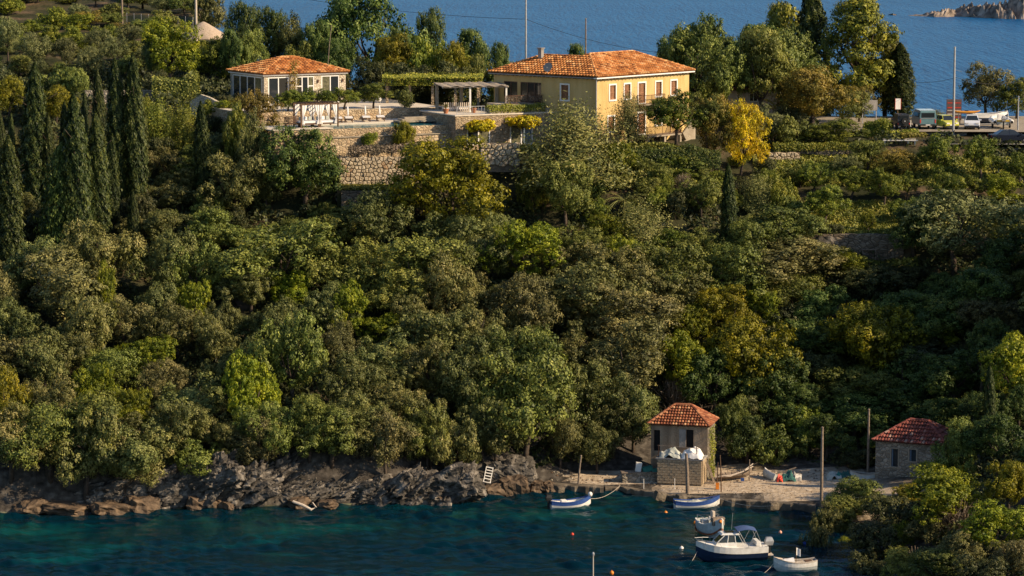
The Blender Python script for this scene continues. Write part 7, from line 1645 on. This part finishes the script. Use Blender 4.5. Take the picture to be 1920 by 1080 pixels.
# sign boards
q = cpos(1788, 243, 335); o = empty('sign_board', q, 0, 'tall brown board with red and white bands behind the power pole', 'sign'); m = MB(); m.box(-.85, .85, -.05, .05, .4, 2.75); m.build('panel', mat_basic('sign_brown', (.13, .085, .08), scale=4), o)
for k, (z, mt, hh) in enumerate(((2.3, red_p, .1), (1.75, red_p, .14), (1.45, cream_wall, .1), (1.0, cream_wall, .16), (.7, red_p, .1))): m = MB(); m.box(-.75, .75, -.062, -.053, z, z + hh); m.build('band', mt, o)
for x in (-.7, .7): m = MB(); m.box(x - .05, x + .05, .053, .12, 0, 2.7); m.build('post', wood_dark, o)
q = cpos(1683, 243, 334); o = empty('sign_board', q, rad(10), 'small blank white sign board above the jeep', 'sign'); m = MB(); m.box(-.3, .3, -.03, .03, 1.7, 2.9); m.build('panel', white_paint, o); m = MB(); m.box(-.34, -.303, -.04, .04, 1.68, 2.92); m.box(.303, .34, -.04, .04, 1.68, 2.92); m.build('frame', red_p, o); m = MB(); m.box(-.05, .05, .033, .12, 0, 2.6); m.build('post', wood_dark, o)
q = cpos(1630, 243, 336); o = empty('sign_board', q, rad(10), 'pale grey panel showing between the trees left of the jeep', 'sign'); m = MB(); m.box(-.9, .9, -.04, .04, 1.4, 2.6); m.build('panel', concrete_grey, o); 
for x in (-.8, .8): m = MB(); m.box(x - .05, x + .05, .043, .12, 0, 2.5); m.build('post', metal_grey, o)

# ------------------------------------------------------------------ labels for the trees
def region(u, v):
    if u < 0 or u > 1920: return 'on the hill beyond the right edge'
    if v < 205:
        if u < 270: return 'on the terraced hill at the upper left'
        if u < 490: return 'between the hilltop gravel heap and the bungalow' if v < 150 else 'left of the bungalow'
        if u < 660: return 'behind the bungalow roof' if v < 150 else 'in front of the bungalow windows'
        if u < 960: return 'behind the vine pergola' if v < 150 else 'on the pool garden wall'
        if u < 1160: return 'behind the yellow house'
        if u < 1345: return 'beside the right end of the yellow house'
        if u < 1560: return 'around the whitewashed hut'
        if u < 1720: return 'beside the car park sign'
        return 'at the back of the car park'
    if v < 420:
        if u < 285: return 'in the upper left wood'
        if u < 480: return 'between the cypresses and the stone wall'
        if u < 660: return 'left of the stone retaining wall'
        if u < 960: return 'below the pool terrace'
        if u < 1180: return 'below the annex and hedge'
        if u < 1345: return 'below the yellow house hedge'
        if u < 1480: return 'near the single middle cypress'
        return 'in the upper orchard rows' if v < 330 else 'in the lower orchard rows'
    if v < 560:
        if u < 240: return 'below the tall cypresses'
        if u < 480: return 'below the lone cypress'
        if u < 720: return 'in the wood below the stone wall'
        if u < 960: return 'below the big yellow green tree'
        if u < 1180: return 'in the middle of the slope'
        if u < 1400: return 'below the single middle cypress'
        if u < 1600: return 'left of the dark orchard wall'
        return 'below the dark orchard wall'
    if v < 700:
        if u < 240: return 'on the middle slope at the left edge'
        if u < 480: return 'on the middle slope left of centre'
        if u < 680: return 'on the slope above the driftwood'
        if u < 860: return 'on the slope above the big pale slab'
        if u < 1060: return 'on the slope above the white frame'
        if u < 1250: return 'on the slope up left of the boathouse'
        if u < 1480: return 'on the slope above the boathouse'
        if u < 1700: return 'in the shaded valley'
        return 'on the shaded right slope'
    if u < 240: return 'above the far left cliff'
    if u < 480: return 'above the layered slabs'
    if u < 680: return 'above the driftwood'
    if u < 860: return 'above the big pale slab'
    if u < 1060: return 'above the white slatted frame'
    if u < 1250: return 'left of the boathouse'
    if u < 1530 and v < 880: return 'right of the boathouse'
    if v < 880: return 'around the red roofed stone house'
    if u < 1640: return 'at the left of the near headland'
    if u < 1770: return 'in the middle of the near headland'
    return 'at the right of the near headland'
groups = {}
for t_ in TREES:
    if t_[4]: continue
    groups.setdefault((PHRASE[t_[1]][0], region(t_[2], t_[3])), []).append(t_)
for (ph, rg), lst in groups.items():
    lst.sort(key=lambda q: q[2])
    n = len(lst)
    for i, q in enumerate(lst):
        if n == 1: q[4] = '%s %s' % (ph, rg)
        elif n == 2: q[4] = '%s %s, the %s one' % (ph, rg, ('left', 'right')[i])
        elif i == n - 1: q[4] = '%s %s, rightmost' % (ph, rg)
        else: q[4] = '%s %s, %s' % (ph, rg, ORD[min(i, len(ORD) - 1)])
for o, sp, u, v, lab, W, Hh, _vb in TREES:
    tag(o, lab, PHRASE[sp][1], 'trees and bushes of the hillside')
